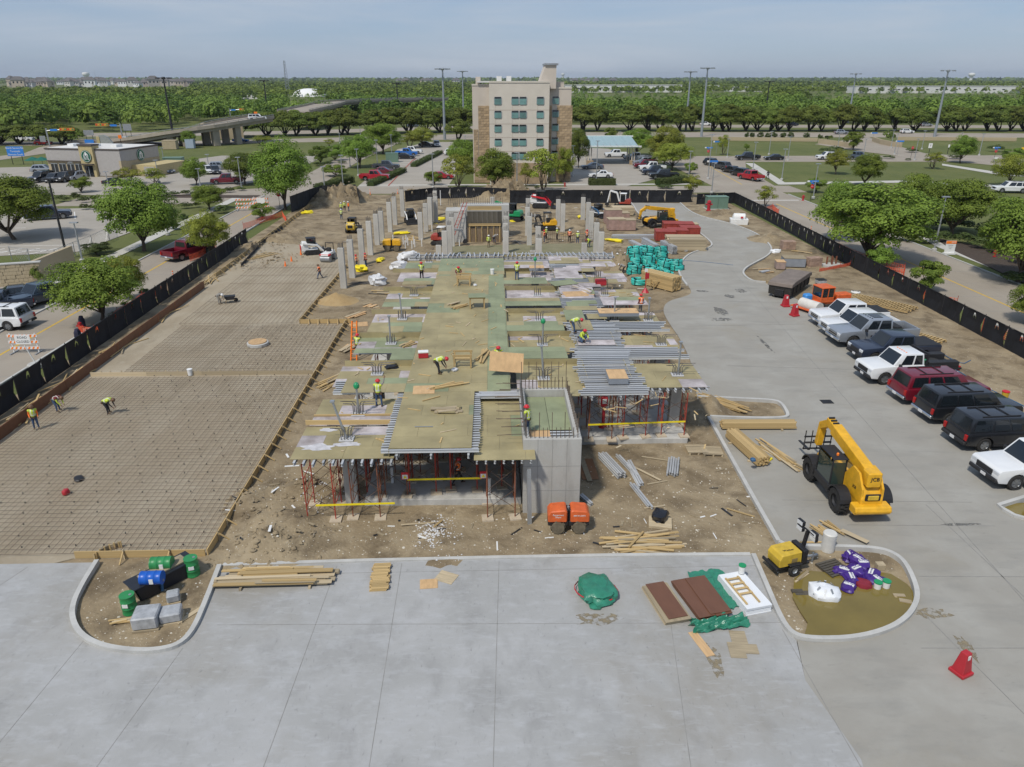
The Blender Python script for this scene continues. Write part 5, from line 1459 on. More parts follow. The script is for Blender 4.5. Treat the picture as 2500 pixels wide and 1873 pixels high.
# ================================================================ trees, shrubs, woods
LEAF_OAK = leafmat('leaf_oak',(.05,.08,.014),(.16,.205,.036))
LEAF_ELM = leafmat('leaf_elm',(.07,.118,.017),(.225,.315,.05))
LEAF_SPRING = leafmat('leaf_spring',(.105,.14,.018),(.31,.345,.055))
LEAF_WOOD = leafmat('leaf_wood',(.05,.09,.017),(.19,.26,.048))
LEAF_SHRUB = leafmat('leaf_shrub',(.036,.060,.016),(.11,.145,.045))
BARK = mat('bark',(.105,.080,.060),.95, var=.3, scale=5, bump=.4, stretch=(3,3,.6))
BARK_D = mat('bark_dark',(.045,.036,.028),.95, var=.3, scale=5)
def leaf_mesh(name, centers, normals, size, tint, m, rs):
 """one quad for each leaf cluster; numpy throughout"""
 n = len(centers)
 nr = normals/np.maximum(1e-6, np.linalg.norm(normals, axis=1, keepdims=True))
 a = np.cross(nr, rs.normal(size=(n,3)))
 a/=np.maximum(1e-6, np.linalg.norm(a, axis=1, keepdims=True))
 b = np.cross(nr, a)
 sz = size[:, None] if isinstance(size, np.ndarray) else size
 a = a*sz*.5;b = b*sz*.5*rs.uniform(.55,1, size=(n,1))
 vs = np.stack([centers-a*.9-b*.35, centers+a*.3-b, centers+a+b*.3, centers-a*.25+b],1).reshape(-1,3)
 me = bpy.data.meshes.new(name)
 me.vertices.add(4*n);me.vertices.foreach_set('co', vs.astype(np.float32).ravel())
 me.loops.add(4*n);me.loops.foreach_set('vertex_index', np.arange(4*n, dtype=np.int32))
 me.polygons.add(n);me.polygons.foreach_set('loop_start', np.arange(0,4*n,4, dtype=np.int32))
 try:me.polygons.foreach_set('loop_total', np.full(n,4, dtype=np.int32))
 except Exception:pass
 at = me.attributes.new('tint','FLOAT','POINT')
 at.data.foreach_set('value', np.repeat(tint,4).astype(np.float32))
 me.materials.append(m)
 me.update(calc_edges=True)
 return me
def crown_points(rs, rx, rz, lobes, n, flat=.55, lr=(.28,.45), droop=0.0):
 """leaf positions on overlapping lobes that fill an ellipsoid standing on its flattened base"""
 C_ = []
 while len(C_)<lobes:
  p = rs.uniform(-1,1,3)
  q = np.linalg.norm(p)
  if q>1 or q<.25:continue
  if p[2]<-flat:continue
  C_.append(p*.8)
 C_ = np.array(C_)
 R_ = rs.uniform(lr[0], lr[1], lobes)
 k = rs.integers(0, lobes, n)
 d = rs.normal(size=(n,3));d/=np.linalg.norm(d, axis=1, keepdims=True)
 d[:,2] = np.where(d[:,2]<-.35,-d[:,2], d[:,2])
 rad = R_[k]*(1-.35*rs.random(n)**2)
 p = C_[k]+d*rad[:, None]
 nrm = d+.5*p+rs.normal(size=(n,3))*.42+np.array([0,0,.25])
 tint = rs.random(lobes)[k]*.55+rs.random(n)*.45
 p = p*np.array([rx, rx, rz])
 return p, nrm, tint, C_*np.array([rx, rx, rz])
def make_crown(seed, rx, rz, lobes, n, leaf, m,**k):
 rs = np.random.default_rng(seed)
 p, nrm, tint, C_ = crown_points(rs, rx, rz, lobes, n,**k)
 return leaf_mesh('crown', p, nrm, leaf*rs.uniform(.7,1.35, len(p)), tint, m, rs), C_
def make_trunk(seed, h, r, C_, zc, m, stems=1, limbs=9):
 rr = random.Random(seed)
 mb = MB()
 tops = []
 for s_ in range(stems):
  a = s_/stems*6.28+rr.random()
  sp = 0 if stems == 1 else .16*h
  base = V((.25*r*math.cos(a)*(stems>1),.25*r*math.sin(a)*(stems>1),-.1))
  top = V((math.cos(a)*sp*1.6+rr.uniform(-.1,.1), math.sin(a)*sp*1.6+rr.uniform(-.1,.1), h))
  mid = base.lerp(top,.5)+V((rr.uniform(-.08,.08), rr.uniform(-.08,.08),0))*h*.3
  mb.tube([base, base.lerp(mid,.12)+V((0,0,.1)), mid, top],[r*1.45, r, r*.8, r*.62],8)
  tops.append(top)
 ids = list(range(len(C_)));rr.shuffle(ids)
 for i in ids[:limbs]:
  e = V(C_[i])+V((0,0, zc))
  t0 = min(tops, key=lambda q:(q-e).length)
  md = t0.lerp(e,.5)+V((rr.uniform(-.2,.2), rr.uniform(-.2,.2), rr.uniform(0,.3)))
  mb.tube([t0-V((0,0,.2)), md, e],[r*.5, r*.3, r*.1],5)
 return mb.mesh('trunk', m, smooth=True)
TREE_P = {}
def tree_proto(kind, var):
 k = (kind, var)
 if k in TREE_P:return TREE_P[k]
 sd = hash((kind, var))%9999 if False else{'elm':100,'oak':200,'spring':300,'thin':400,'small':500,'willow':600}[kind]+var*7
 if kind == 'elm':rx, rz, zc, th, lob, n, lf, m, st, r = 1.15,1.0,1.2,.45,78,26000,.05, LEAF_ELM,1,.055
 elif kind == 'oak':rx, rz, zc, th, lob, n, lf, m, st, r = 1.14,.78,.95,.34,44,10000,.09, LEAF_OAK,3,.065
 elif kind == 'spring':rx, rz, zc, th, lob, n, lf, m, st, r = 1.12,1.02,1.22,.45,58,17000,.05, LEAF_SPRING,1,.05
 elif kind == 'thin':rx, rz, zc, th, lob, n, lf, m, st, r = 1,.8,1.15,.4,24,3400,.07, LEAF_SPRING,3,.035
 elif kind == 'willow':rx, rz, zc, th, lob, n, lf, m, st, r = 1.1,1.1,1.25,.45,80,22000,.05, LEAF_ELM,1,.05
 else:rx, rz, zc, th, lob, n, lf, m, st, r = 1.1,.85,.95,.3,28,9000,.066, LEAF_ELM,1,.05
 cm, C_ = make_crown(sd, rx, rz, lob, n, lf, m, flat=.45 if kind=='oak' else .7, lr=(.17,.34) if kind in('elm','willow','spring') else(.2,.36))
 tm = make_trunk(sd, th, r, C_, zc, BARK_D if kind=='oak' else BARK, st,12)
 TREE_P[k] = (cm, tm, zc, rz)
 return TREE_P[k]
tcount = [0]
def tree(kind, base, crown_w, total_h, label, var=0, name=None, group=None, m=None):
 """crown_w = full crown width in m, total_h = height to the crown top"""
 cm, tm, zc, rz = tree_proto(kind, var)
 s = crown_w/2
 uh = zc+rz*1.0
 t = thing(name or{'oak':'live_oak','elm':'elm_tree'}.get(kind,'street_tree'),(base[0], base[1],0),(tcount[0]*2.399)%6.28, label,'tree', group)
 tcount[0]+=1
 sz = total_h/uh
 ob('trunk', tm, t,(0,0,0),0,(s, s, sz))
 c = ob('crown', cm, t,(0,0, zc*sz),0,(s, s, sz))
 if m:
  c.material_slots[0].link = 'OBJECT';c.material_slots[0].material = m
 return t
def ptree(kind, bx, by, topy, wpx, label, var=0,**k):
 """tree surveyed by its foot, its crown top row and its crown width in photo pixels"""
 b = P(bx, by)
 d = (b-V((0,0, CAM_H))).dot(_f)
 h = height_at(b, topy)
 return tree(kind, b, wpx*d/FPX, max(1.2, h), label, var,**k)
 # near and middle trees (photo pixels of a 2500 px wide print)
ptree('elm',352,612,438,180,'large round dark green tree on lawn between walk and left road',0)
ptree('elm',35,585,425,190,'large green tree on the car park island at left edge',1)
ptree('elm',250,785,625,195,'broad leafy tree between the left road and black fence',2)
ptree('spring',318,732,612,90,'slim bright green tree just behind the broad roadside tree',0)
ptree('spring',515,632,510,105,'bright yellow-green tree beside the parked maroon pickup',1)
ptree('elm',512,512,447,82,'small round tree at the corner before striped barricades',3)
ptree('willow',697,512,328,145,'tall feathery green tree at the stop sign corner',0, m=LEAF_ELM)
ptree('elm',480,452,385,62,'round green tree with white cars behind by coffee shop lot',0)
ptree('elm',598,450,372,92,'dark round tree next to a lamp post in coffee shop lot',1, m=LEAF_OAK)
ptree('small',200,470,430,55,'small multi-stem tree in front of the coffee shop cars',0)
ptree('thin',315,450,408,75,'thin grey-green tree at the right end of the coffee shop',0)
ptree('thin',380,450,410,70,'pale spreading tree right of the coffee shop drive lane',1)
ptree('small',783,400,352,60,'dark small tree by the walk beyond the stop sign tree',1, m=LEAF_OAK)
ptree('small',818,392,352,48,'little tree right of the dark small walkside tree',2)
ptree('small',820,430,398,62,'low spreading tree beside the clipped hedge on hotel corner',3)
ptree('elm',878,409,325,85,'leafy tree over the hedge left of the hotel car park',2)
ptree('elm',935,375,295,95,'large tree at the far left side of hotel car park',3)
ptree('spring',1030,360,310,70,'bright tree at the far end of the hotel car park',2)
ptree('thin',1000,362,325,55,'pale tree behind the blue pickups in hotel lot',2)
ptree('small',930,350,318,40,'tiny round tree far behind hotel car park',0)
ptree('oak',1118,345,290,60,'dark tree immediately left of the hotel',0)
ptree('elm',1130,420,340,75,'broad tree at the left corner of the hotel',1)
ptree('thin',1120,462,372,85,'sparse tall bush-like tree left of the dark round hotel tree',3)
ptree('small',1060,452,415,45,'small tree by the red sedan in hotel lot',1)
ptree('elm',1209,467,363,93,'round dense green tree in front of the hotel',0)
ptree('thin',1284,455,398,45,'thin pinkish small tree before the hotel front',4)
ptree('thin',1325,470,352,100,'tall airy pale-green tree before the hotel right corner',5, m=LEAF_SPRING)
ptree('spring',1376,446,357,55,'bright green young tree at the right hotel corner',3)
ptree('elm',1412,410,308,50,'tall dark green tree between hotel and canopy',3, m=LEAF_OAK)
ptree('spring',1620,405,303,92,'large bright tree behind the canopy lot',4)
ptree('spring',1640,415,340,95,'spreading bright green tree over the dark parked pickups',0)
ptree('elm',1555,380,312,85,'leafy tree right behind the glass canopy',2)
ptree('small',1490,342,310,35,'dark bush-like tree left behind the canopy',2)
ptree('small',1685,425,392,32,'small tree at the right end of the parked pickups',3)
ptree('thin',1687,482,425,55,'sparse low tree by the back fence gate',0)
ptree('thin',1868,505,452,60,'crooked thin tree beside the right fence corner',1)
ptree('small',1822,368,350,16,'tiny young tree standing alone on the far lawn',0)
ptree('thin',1765,378,328,40,'slender pale tree by the far blue street signs',2)
ptree('small',2082,366,317,55,'round green tree on the far verge right of the entrance wall',1)
ptree('spring',2040,425,362,58,'wind-swept bright tree on the right lawn',1)
ptree('elm',2112,455,375,72,'dense egg-shaped tree on the right lawn',1)
ptree('thin',2276,412,370,58,'half-bare thin tree on the right lawn',3)
ptree('elm',2344,398,327,58,'upright leafy tree by the far right road bend',2)
ptree('spring',2460,455,375,85,'yellow-green tree at the right picture edge on the lawn',2)
ptree('small',2470,395,360,60,'rounded tree at the right edge near an orange sign',2)
ptree('elm',2122,640,448,265,'large spreading tree beside the right road before the fence',0)
ptree('elm',2035,590,430,95,'loose green tree behind the large spreading roadside tree',3)
ptree('elm',2225,545,420,120,'green tree with leaning branches behind the large roadside tree',2)
ptree('elm',2325,575,435,160,'leafy tree left of the right-edge tree, beyond the lamp post',1)
ptree('elm',2485,690,462,210,'big dark tree at the right edge above planting',2)
ptree('small',2145,665,598,72,'low bushy tree by the white and orange sign at fence',0)
ptree('small',2262,715,632,98,'small fan-shaped tree by orange mesh right of fence',1)
ptree('elm',2510,790,690,110,'green tree cut by the right edge beside the road',3)
ptree('small',640,535,495,60,'scrubby small tree with orange netting by the left fence end',2)
ptree('small',237,620,590,72,'low dark bush tree by chain-link fence of left car park',3, m=LEAF_SHRUB)
ptree('small',1990,470,430,50,'shrubby tree by the stop sign at the right junction',3)
ptree('elm',463,361,318,34,'young tree standing in front of the highway bridge piers',1)
ptree('thin',640,355,330,60,'flat-topped thin tree right of the blue car on frontage road',2)
ptree('thin',805,358,338,32,'low umbrella-shaped tree on the lawn before the oaks',0)
# rows of live oaks along the freeway
oaks = []
for px, w, top in[(0,90,300),(48,70,303),(100,80,304),(150,75,302),(172,60,310)]:oaks.append((px,352, top, w))
for px, w, top in[(585,75,282),(652,80,272),(697,70,270),(722,75,268),(770,80,272),(800,70,270),(835,78,264),(850,60,268),(905,75,268),(950,72,262),(997,85,262),(1040,70,268),(1075,75,264),(1125,70,262)]:oaks.append((px,334-(px-585)*.022, top, w))
for px, w, top in[(1425,78,256),(1458,55,260),(1535,85,255),(1585,80,258),(1612,60,264),(1660,62,262),(1690,60,255),(1740,62,258),(1765,70,256),(1778,60,254),(1820,70,258),(1850,70,260),(1880,62,262),(1900,60,265),(1925,62,258),(1975,70,256),(2005,55,266),(2050,75,254),(2085,70,258),(2110,62,260),(2138,45,275),(2185,62,264),(2232,72,264),(2310,75,258),(2335,70,262),(2355,60,262),(2410,72,258),(2435,70,256),(2465,66,258),(2500,70,256)]:oaks.append((px,320, top, w))
names_ = [(0,5,'at the far left by the red car'),(5,19,'in the row between bridge and hotel'),(19,60,'in the row right of the hotel')]
for a, b, wh in names_:
 grp = sorted(oaks[a:b])
 for i,(px, by, top, w) in enumerate(grp):
  ptree('oak', px, by, top, w*1.12,f'dark live oak, {nth(i)} from the left {wh}', i%3, group='live oaks along the freeway')
for i,(px, w) in enumerate([(1822+0,12),(1836,14),(1855,17),(1874,17),(1890,16),(1910,16),(1930,16),(1968,17),(2003,12),(2020,14)]):
 ptree('small', px,341,322 if i<8 else 330, w,f'small clipped tree, {nth(i)} from the left along the low roadside wall', i%4, m=LEAF_SHRUB, group='clipped trees along the low wall')
 # shrubs
SH = {}
def shrub(px, py, wpx, hpx, label, m=None, var=0, group=None, cat='shrub', name='shrub'):
 b = P(px, py);d = (b-V((0,0, CAM_H))).dot(_f)
 if var not in SH:SH[var] = make_crown(900+var,1,1,14,900,.16, LEAF_SHRUB, flat=.3)[0]
 w = wpx*d/FPX
 o = ob(name, SH[var], None,(b.x, b.y, hpx*d/FPX*.42), var*1.3,(w/2, w/2*.8, hpx*d/FPX*.55))
 if m:o.material_slots[0].link = 'OBJECT';o.material_slots[0].material = m
 return tag(o, label, cat, group)
shr = [(155,492,40,18),(185,490,35,22),(206,495,28,18),(230,492,34,16),(205,512,30,16),(226,512,22,14),(240,515,24,14),(425,478,30,12),(452,476,34,13),(475,478,25,12),(560,470,28,14),(590,466,26,12),(455,508,34,15),(480,506,30,14),(540,520,48,22),(425,560,40,24),(450,545,34,26),(310,750,34,16),(318,752,30,14),(285,772,40,12),(352,722,34,20),(2210,590,70,30),(2250,592,80,32),(2290,590,60,30),(2350,595,70,30),(2390,605,80,30),(2440,620,80,34),(2485,640,70,36),(2330,560,90,34),(2270,560,70,30),(2410,575,90,30),(2475,690,90,30),(2225,372,36,10),(2215,392,18,6),(2170,388,30,9),(2010,372,36,12),(2040,368,40,12),(2000,385,34,8),(2330,388,40,10),(2430,370,40,18),(1280,465,26,10),(1310,462,20,8),(775,405,34,10),(800,404,26,12),(835,400,24,8),(1660,440,46,14),(1620,460,50,10),(1700,448,40,10)]
for i,(x, y, w, h) in enumerate(sorted(shr)):
 shrub(x, y, w, h,f'low green-grey planting shrub, {nth(i)} from the left among the verge shrubs', None, i%4,'verge shrubs')
hedges = [((775,468),(858,445),1.3,'long clipped hedge on the corner left of hotel car park'),((905,455),(985,420),1.0,'yellow-green clipped hedge behind the red parked cars'),((1010,408),(1075,375),.9,'clipped hedge beside the blue pickups'),((1437,452),(1502,452),1.2,'clipped hedge block at the canopy lot entrance'),((1605,452),(1678,446),1.2,'clipped hedge in front of the dark parked pickups')]
for(a, b, h, lab) in hedges:
 pa, pb = P(*a), P(*b)
 rs = np.random.default_rng(5)
 n = 3500;Ln = (pb-pa).length;wdt = 1.6
 u_ = rs.uniform(0,1, n);face = rs.integers(0,3, n)
 lat = np.where(face==0, rs.uniform(-1,1, n), np.where(face==1,-1,1))*wdt/2+rs.normal(0,.05, n)
 hh = np.where(face==0,1.0, rs.uniform(.05,1, n))*h+rs.normal(0,.05, n)
 dr_ = (pb-pa).normalized();nl = V((-dr_.y, dr_.x,0))
 pts = np.stack([u_*Ln*dr_.x+lat*nl.x, u_*Ln*dr_.y+lat*nl.y, hh],1)
 nr = np.stack([np.where(face==0,0, lat)*nl.x, np.where(face==0,0, lat)*nl.y, np.where(face==0,1,.2)],1)+rs.normal(0,.4,(n,3))
 hd = thing('hedge', pa,0, lab,'hedge')
 ob('foliage', leaf_mesh('hedge', pts, nr,.22*rs.uniform(.7,1.3, n), rs.random(n)*.6+.4, LEAF_SHRUB, rs), hd)
 rod('stem',(0,0, h*.45),(pb-pa)*.98+V((0,0, h*.45)), wdt*.8, LEAF_SHRUB, hd,'box', h*.8)
for i,(px, py, w, h, lab) in enumerate([(95,695,34,50,'tall clipped evergreen shrub against the tan stone wall'),(1999,340,10,14,'cone-shaped evergreen left of the entrance sign'),(2026,342,14,12,'cone-shaped evergreen right of the entrance sign'),(2168,345,36,26,'dark massed shrub on the entrance wall planter')]):
 shrub(px, py, w, h, lab, LEAF_OAK, i%4)
 # ---- the wood beyond the freeway: one mass
def wood(name, label, dist0, dist1, count, per, lsize, seed, xmin=-1.0, xmax=1.0, hmin=8, hmax=13, keep=None):
 rs = np.random.default_rng(seed)
 y = np.exp(rs.uniform(np.log(dist0), np.log(dist1), count))
 x = y*rs.uniform(-.86,.86, count)+rs.normal(0,5, count)
 if keep is not None:
  k_ = np.array([keep(a, b) for a, b in zip(x, y)]);x, y = x[k_], y[k_]
 n = len(x)
 h = rs.uniform(hmin, hmax, n);w = rs.uniform(.5,.75, n)*h*.75
 ti = rs.random(n)
 d = rs.normal(size=(n, per,3));d/=np.linalg.norm(d, axis=2, keepdims=True)
 d[:,:,2] = np.abs(d[:,:,2])*1.1-.25
 rad = 1-.3*rs.random((n, per,1))**2
 bump = 1+.22*np.sin(d[:,:,:1]*7+ti[:, None, None]*30)*np.sin(d[:,:,1:2]*7+ti[:, None, None]*17)
 loc = d*rad*bump*np.stack([w, w, h*.5],1)[:, None,:]+np.stack([x, y, h*.5],1)[:, None,:]
 nr = d+rs.normal(size=d.shape)*.33+np.array([0,0,.3])
 sz = (lsize*rs.uniform(.7,1.3,(n, per))*(h/10)[:, None]*np.clip(y/dist0,1,3)[:, None]**.35)
 tint = ti[:, None]*.95+rs.random((n, per))*.3-.12
 me = leaf_mesh(name, loc.reshape(-1,3), nr.reshape(-1,3), sz.reshape(-1), tint.reshape(-1), LEAF_WOOD, rs)
 return tag(ob(name, me), label,'woodland', kind='stuff')
def keep1(x, y):
 q = CX+FPX*(x-y*.0262)/(y*.9225+7)
 if(1365<q<1680 or 1970<q<2520) and 500<y<1100:return False
 if 1720<q<1880 and 540<y<1100:return False
 if 695<q<812 and 420<y<900:return False
 if 595<q<645 and 520<y<760:return False
 if 15<q<475 and 1150<y<2900:return False
 if-150<x<-60 and y<385:return False
 if-70<x<30 and y<470 and abs(x-(-72+(y-330)*.45))<13:return False
 return True
wood('woodland','dense green woodland filling the land behind the freeway',366,640,2900,230,1.15,41, keep=keep1, hmin=5, hmax=11.5)
wood('woodland','continuous green tree cover in the middle distance',640,1500,5600,46,2.3,42, hmin=6, hmax=12, keep=keep1)
wood('woodland','hazy far tree cover reaching to the horizon',1500,5200,7000,14,4.5,43, hmin=7, hmax=14, keep=keep1)
wood('woodland','dark tree line along the horizon',5200,12000,4000,8,12,44, hmin=14, hmax=26)
# trees left of the bridge, nearer than the freeway wood
wood('woodland','wooded bank left behind the signal junction',300,372,260,140,1.6,45, hmin=8, hmax=12, keep=lambda x, y:x<-118-(y-300)*.5 and x<-100)
wood('woodland','low tree cover before the long white warehouses',470,1080,2600,46,1.5,46, hmin=3.0, hmax=6.0, keep=lambda x, y:500<y<1080 and(1365<CX+FPX*(x-y*.0262)/(y*.9225+7)<2530 or 690<CX+FPX*(x-y*.0262)/(y*.9225+7)<815))
# ================================================================ vehicles
def paint(name, col, metal=.0, rough=.3):
 return mat('paint_'+name, col, rough, metal=metal, var=.03, coat=.6, spec=.5)
PA = {'white':paint('white',(.74,.75,.75)),'silver':paint('silver',(.36,.39,.43),.45),'grey':paint('grey',(.13,.145,.165),.3),'black':paint('black',(.012,.013,.016)),'navy':paint('navy',(.02,.028,.05)),'maroon':paint('maroon',(.15,.008,.02)),'red':paint('red',(.36,.01,.02)),'blue':paint('blue',(.015,.12,.42)),'teal':paint('teal',(.03,.05,.075)),'darkgrey':paint('darkgrey',(.045,.05,.06)),'slate':paint('slate',(.09,.115,.155),.3)}
HEADL = mat('headlight',(.62,.64,.66),.12, var=.1, spec=.8)
TAILL = mat('taillight',(.38,.012,.012),.2, var=.05)
TRIMB = mat('trim_black',(.022,.022,.024),.6, var=.1)
PLATE = mat('number_plate',(.7,.7,.7),.5, var=.03)
INTER = mat('interior',(.03,.03,.032),.9, var=.2)
SPEC = {'pickup':(5.9,2.02,1.97,.41,1.9,-1.75,.38,1.17),'lifted':(6.3,2.05,2.16,.47,2.0,-1.95,.50,1.33),'work':(6.2,2.04,2.06,.42,2.05,-1.9,.42,1.26),'oldpickup':(5.7,2.0,1.85,.38,1.8,-1.65,.36,1.12),'suv':(5.6,2.02,1.92,.40,1.75,-1.65,.36,1.12),'crossover':(4.8,1.9,1.7,.37,1.45,-1.4,.32,1.0),'sedan':(4.9,1.85,1.46,.34,1.45,-1.4,.26,.92)}
_car = {}
def arch(cx, r, z, back=True):
 n = 7
 return[(cx+r*math.cos(math.pi*(1-k/n) if not back else math.pi*k/n), max(z, r*1.0*math.sin(math.pi*k/n)+r*.92)) for k in range(n+1)]
def car_parts(kind):
 if kind in _car:return _car[kind]
 Ln, Wd, Ht, wr, xf, xr, sill, belt = SPEC[kind]
 pick = kind in('pickup','lifted','work','oldpickup')
 h = Ln/2;w = Wd/2
 ar = wr*1.18
 bot = [(-h+.12, sill+.05)]
 for cx in(xr, xf):
  bot+=[(cx-ar, sill)]+[(cx+ar*math.cos(math.pi-math.pi*k/8), max(sill, wr+ar*math.sin(math.pi*k/8))) for k in range(1,8)]+[(cx+ar, sill)]
 bot+=[(h-.1, sill+.05)]
 hood = belt-(.02 if kind!='sedan' else .1)
 cowl = {'pickup':1.42,'lifted':1.55,'work':1.6,'oldpickup':1.35,'suv':1.5,'crossover':1.25,'sedan':1.05}[kind]
 nose = [(h, sill+.2),(h+.02, hood*.66),(h-.02, hood*.88),(h-.14, hood*.97),(cowl, hood+.05)]
 if pick:
  cabr = {'pickup':-.98,'lifted':-1.0,'work':-.55,'oldpickup':-.85}[kind]
  bedz = belt*.62
  rear = [(cabr-.02, belt+.03),(cabr-.02, bedz),(-h+.06, bedz)]
 elif kind == 'sedan':cabr = -1.75;rear = [(-1.6, belt+.08),(-h+.15, belt+.04),(-h, belt*.75)]
 else:cabr = -h+.12;rear = [(-h+.06, belt),(-h, belt*.6)]
 poly = bot+nose+rear
 mb = MB();mb.side(poly,-w, w)
 if pick:
  if kind!='work':
   for s in(-1,1):mb.box(((cabr-h)/2-.02, s*(w-.06),(bedz+belt+.06)/2),(h+cabr-.06,.12, belt+.06-bedz))
   mb.box((-h+.09,0,(bedz+belt+.06)/2),(.1, Wd-.24, belt+.06-bedz))
   mb.box((cabr-.1,0,(bedz+belt+.04)/2),(.08, Wd-.24, belt+.04-bedz))
 body = mb.mesh('body', None, smooth=True, bevel=.06, seg=2, ang=.5)
 rf_, rr = {'pickup':(.78,-.88),'lifted':(.85,-.92),'work':(1.0,-.45),'oldpickup':(.7,-.76),'suv':(.8,-h+.36),'crossover':(.4,-h+.7),'sedan':(.1,-1.05)}[kind]
 z0, z1 = belt-.02, Ht
 wb, wt = w-.06, w*.81
 g = MB()
 b4 = [(cowl+.02,-wb),(cabr,-wb),(cabr, wb),(cowl+.02, wb)];t4 = [(rf_,-wt),(rr,-wt),(rr, wt),(rf_, wt)]
 g.add([(x, y, z0) for x, y in b4]+[(x, y, z1) for x, y in t4],[(3,2,1,0),(4,5,6,7),(0,1,5,4),(1,2,6,5),(2,3,7,6),(3,0,4,7)])
 cab = g.mesh('cab', None, smooth=True, bevel=.05, seg=2, ang=.3)
 def lerp(a, b, t):return tuple(a[i]+(b[i]-a[i])*t for i in range(3))
 def pane(a, b, c, d, u0, u1, v0, v1, off):
  q = [lerp(lerp(a, b, u), lerp(d, c, u), v) for u, v in((u0, v0),(u1, v0),(u1, v1),(u0, v1))]
  n = (V(q[1])-V(q[0])).cross(V(q[3])-V(q[0])).normalized()*off
  return[tuple(V(p)+n) for p in q]
 B_ = [(x, y, z0) for x, y in b4];T_4 = [(x, y, z1) for x, y in t4]
 wins = {}
 m = MB();m.add(pane(B_[0], B_[3], T_4[3], T_4[0],.06,.94,.10,.93,.012),[(0,1,2,3)]);wins['windshield'] = m.mesh('windshield', GLASS)
 m = MB();m.add(pane(B_[2], B_[1], T_4[1], T_4[2],.09,.91,.25 if pick else .12,.88,.012),[(0,1,2,3)]);wins['rear_window'] = m.mesh('rear_window', GLASS)
 cuts = {'pickup':[(.17,.50),(.55,.93)],'lifted':[(.17,.50),(.55,.93)],'work':[(.2,.58),(.64,.93)],'oldpickup':[(.18,.56),(.61,.93)],'suv':[(.13,.40),(.43,.66),(.69,.95)],'crossover':[(.14,.45),(.49,.72),(.75,.93)],'sedan':[(.18,.50),(.54,.82)]}[kind]
 sides = []
 for s in(0,1):
  for u0, u1 in cuts:
   q = (B_[1], B_[0], T_4[0], T_4[1]) if s == 0 else(B_[2], B_[3], T_4[3], T_4[2])
   m = MB();m.add(pane(*q,1-u1,1-u0,.14,.88,.012 if s==0 else-.012),[(0,1,2,3)]);sides.append(m.mesh('side_window', GLASS))
 ww = .26 if pick else .23
 ty = MB().lathe([(wr*.62,-ww/2),(wr*.93,-ww/2),(wr,-ww*.32),(wr, ww*.32),(wr*.93, ww/2),(wr*.62, ww/2)], n=18, axis='y', cap=False).mesh('tyre', RUBBER, smooth=True)
 rim = MB().lathe([(wr*.64,-ww*.42),(wr*.6,-ww*.3),(wr*.2,-ww*.34),(.02,-ww*.36)], n=16, axis='y', cap=False)
 rim.lathe([(wr*.64, ww*.42),(wr*.6, ww*.3),(wr*.2, ww*.34),(.02, ww*.36)], n=16, axis='y', cap=False)
 for k in range(6):
  a = k*1.047
  for s in(-1,1):rim.bar((0, s*ww*.38,0),(wr*.58*math.cos(a), s*ww*.40, wr*.58*math.sin(a)),.035, wr*.16)
 rim = rim.mesh('rim', mat('rim_alloy',(.30,.31,.32),.3, metal=.7, var=.1), smooth=True)
 p = {}
 p['head'] = MB().box((h-.14, w-.24, hood*.8),(.3,.46,.22)).mesh('headlight', HEADL, bevel=.03)
 p['head2'] = MB().box((h-.14,-w+.24, hood*.8),(.3,.46,.22)).mesh('headlight', HEADL, bevel=.03)
 p['tail'] = MB().box((-h+.04, w-.14, belt*.78),(.14,.2,.34)).mesh('taillight', TAILL, bevel=.02)
 p['tail2'] = MB().box((-h+.04,-w+.14, belt*.78),(.14,.2,.34)).mesh('taillight', TAILL, bevel=.02)
 p['grille'] = MB().box((h+.0,0, hood*.72),(.08, Wd*.56,.3 if pick or kind=='suv' else .18)).mesh('grille', TRIMB, bevel=.02)
 p['fbump'] = MB().box((h-.02,0, sill+.16),(.2, Wd*.98,.22)).mesh('front_bumper', None, bevel=.05)
 p['rbump'] = MB().box((-h,0, sill+.18),(.2, Wd*.96,.2)).mesh('rear_bumper', None, bevel=.05)
 p['plate'] = MB().box((-h-.11,0, sill+.2),(.02,.34,.16)).box((h+.09,.1, sill+.18),(.02,.34,.14)).mesh('number_plate', PLATE)
 mm = MB()
 p['mirror'] = MB().box((cowl-.35, w+.12, belt+.1),(.14,.26,.2)).mesh('mirror', TRIMB, bevel=.03)
 p['mirror2'] = MB().box((cowl-.35,-w-.12, belt+.1),(.14,.26,.2)).mesh('mirror', TRIMB, bevel=.03)
 dl_ = MB()
 xs_ = [cowl-.42,(cowl+cabr)/2-.05, cabr+.1] if kind!='sedan' else[.75,-.25,-1.1]
 for s in(-1,1):
  for x in xs_:dl_.box((x, s*(w+.001),(sill+belt)/2+.06),(.014,.012, belt-sill-.2))
  for x in xs_[:2]:dl_.box((x-.75, s*(w+.012), belt-.16),(.16,.03,.04))
  dl_.box(((xf+xr)/2, s*(w-.02), sill+.02),(xf-xr-2*ar,.1,.08))
 p['trim'] = dl_.mesh('door_trim', TRIMB)
 p['rack'] = MB().box((-.8, w*.62, Ht+.03),(2.2,.05,.05)).box((-.8,-w*.62, Ht+.03),(2.2,.05,.05)).box((-.3,0, Ht+.035),(.06, w*1.2,.03)).box((-1.4,0, Ht+.035),(.06, w*1.2,.03)).mesh('roof_rack', TRIMB)
 if pick:
  p['bed'] = MB().box(((cabr-h)/2-.02,0, bedz+.02),(h+cabr-.2, Wd-.26,.03)).mesh('bed_floor', INTER)
  p['cover'] = MB().box(((cabr-h)/2-.02,0, belt+.08),(h+cabr-.1, Wd-.1,.05)).mesh('bed_cover', TRIMB, bevel=.02)
 p['under'] = MB().box((0,0, sill+.02),(Ln*.9, Wd*.8,.16)).mesh('chassis', TRIMB)
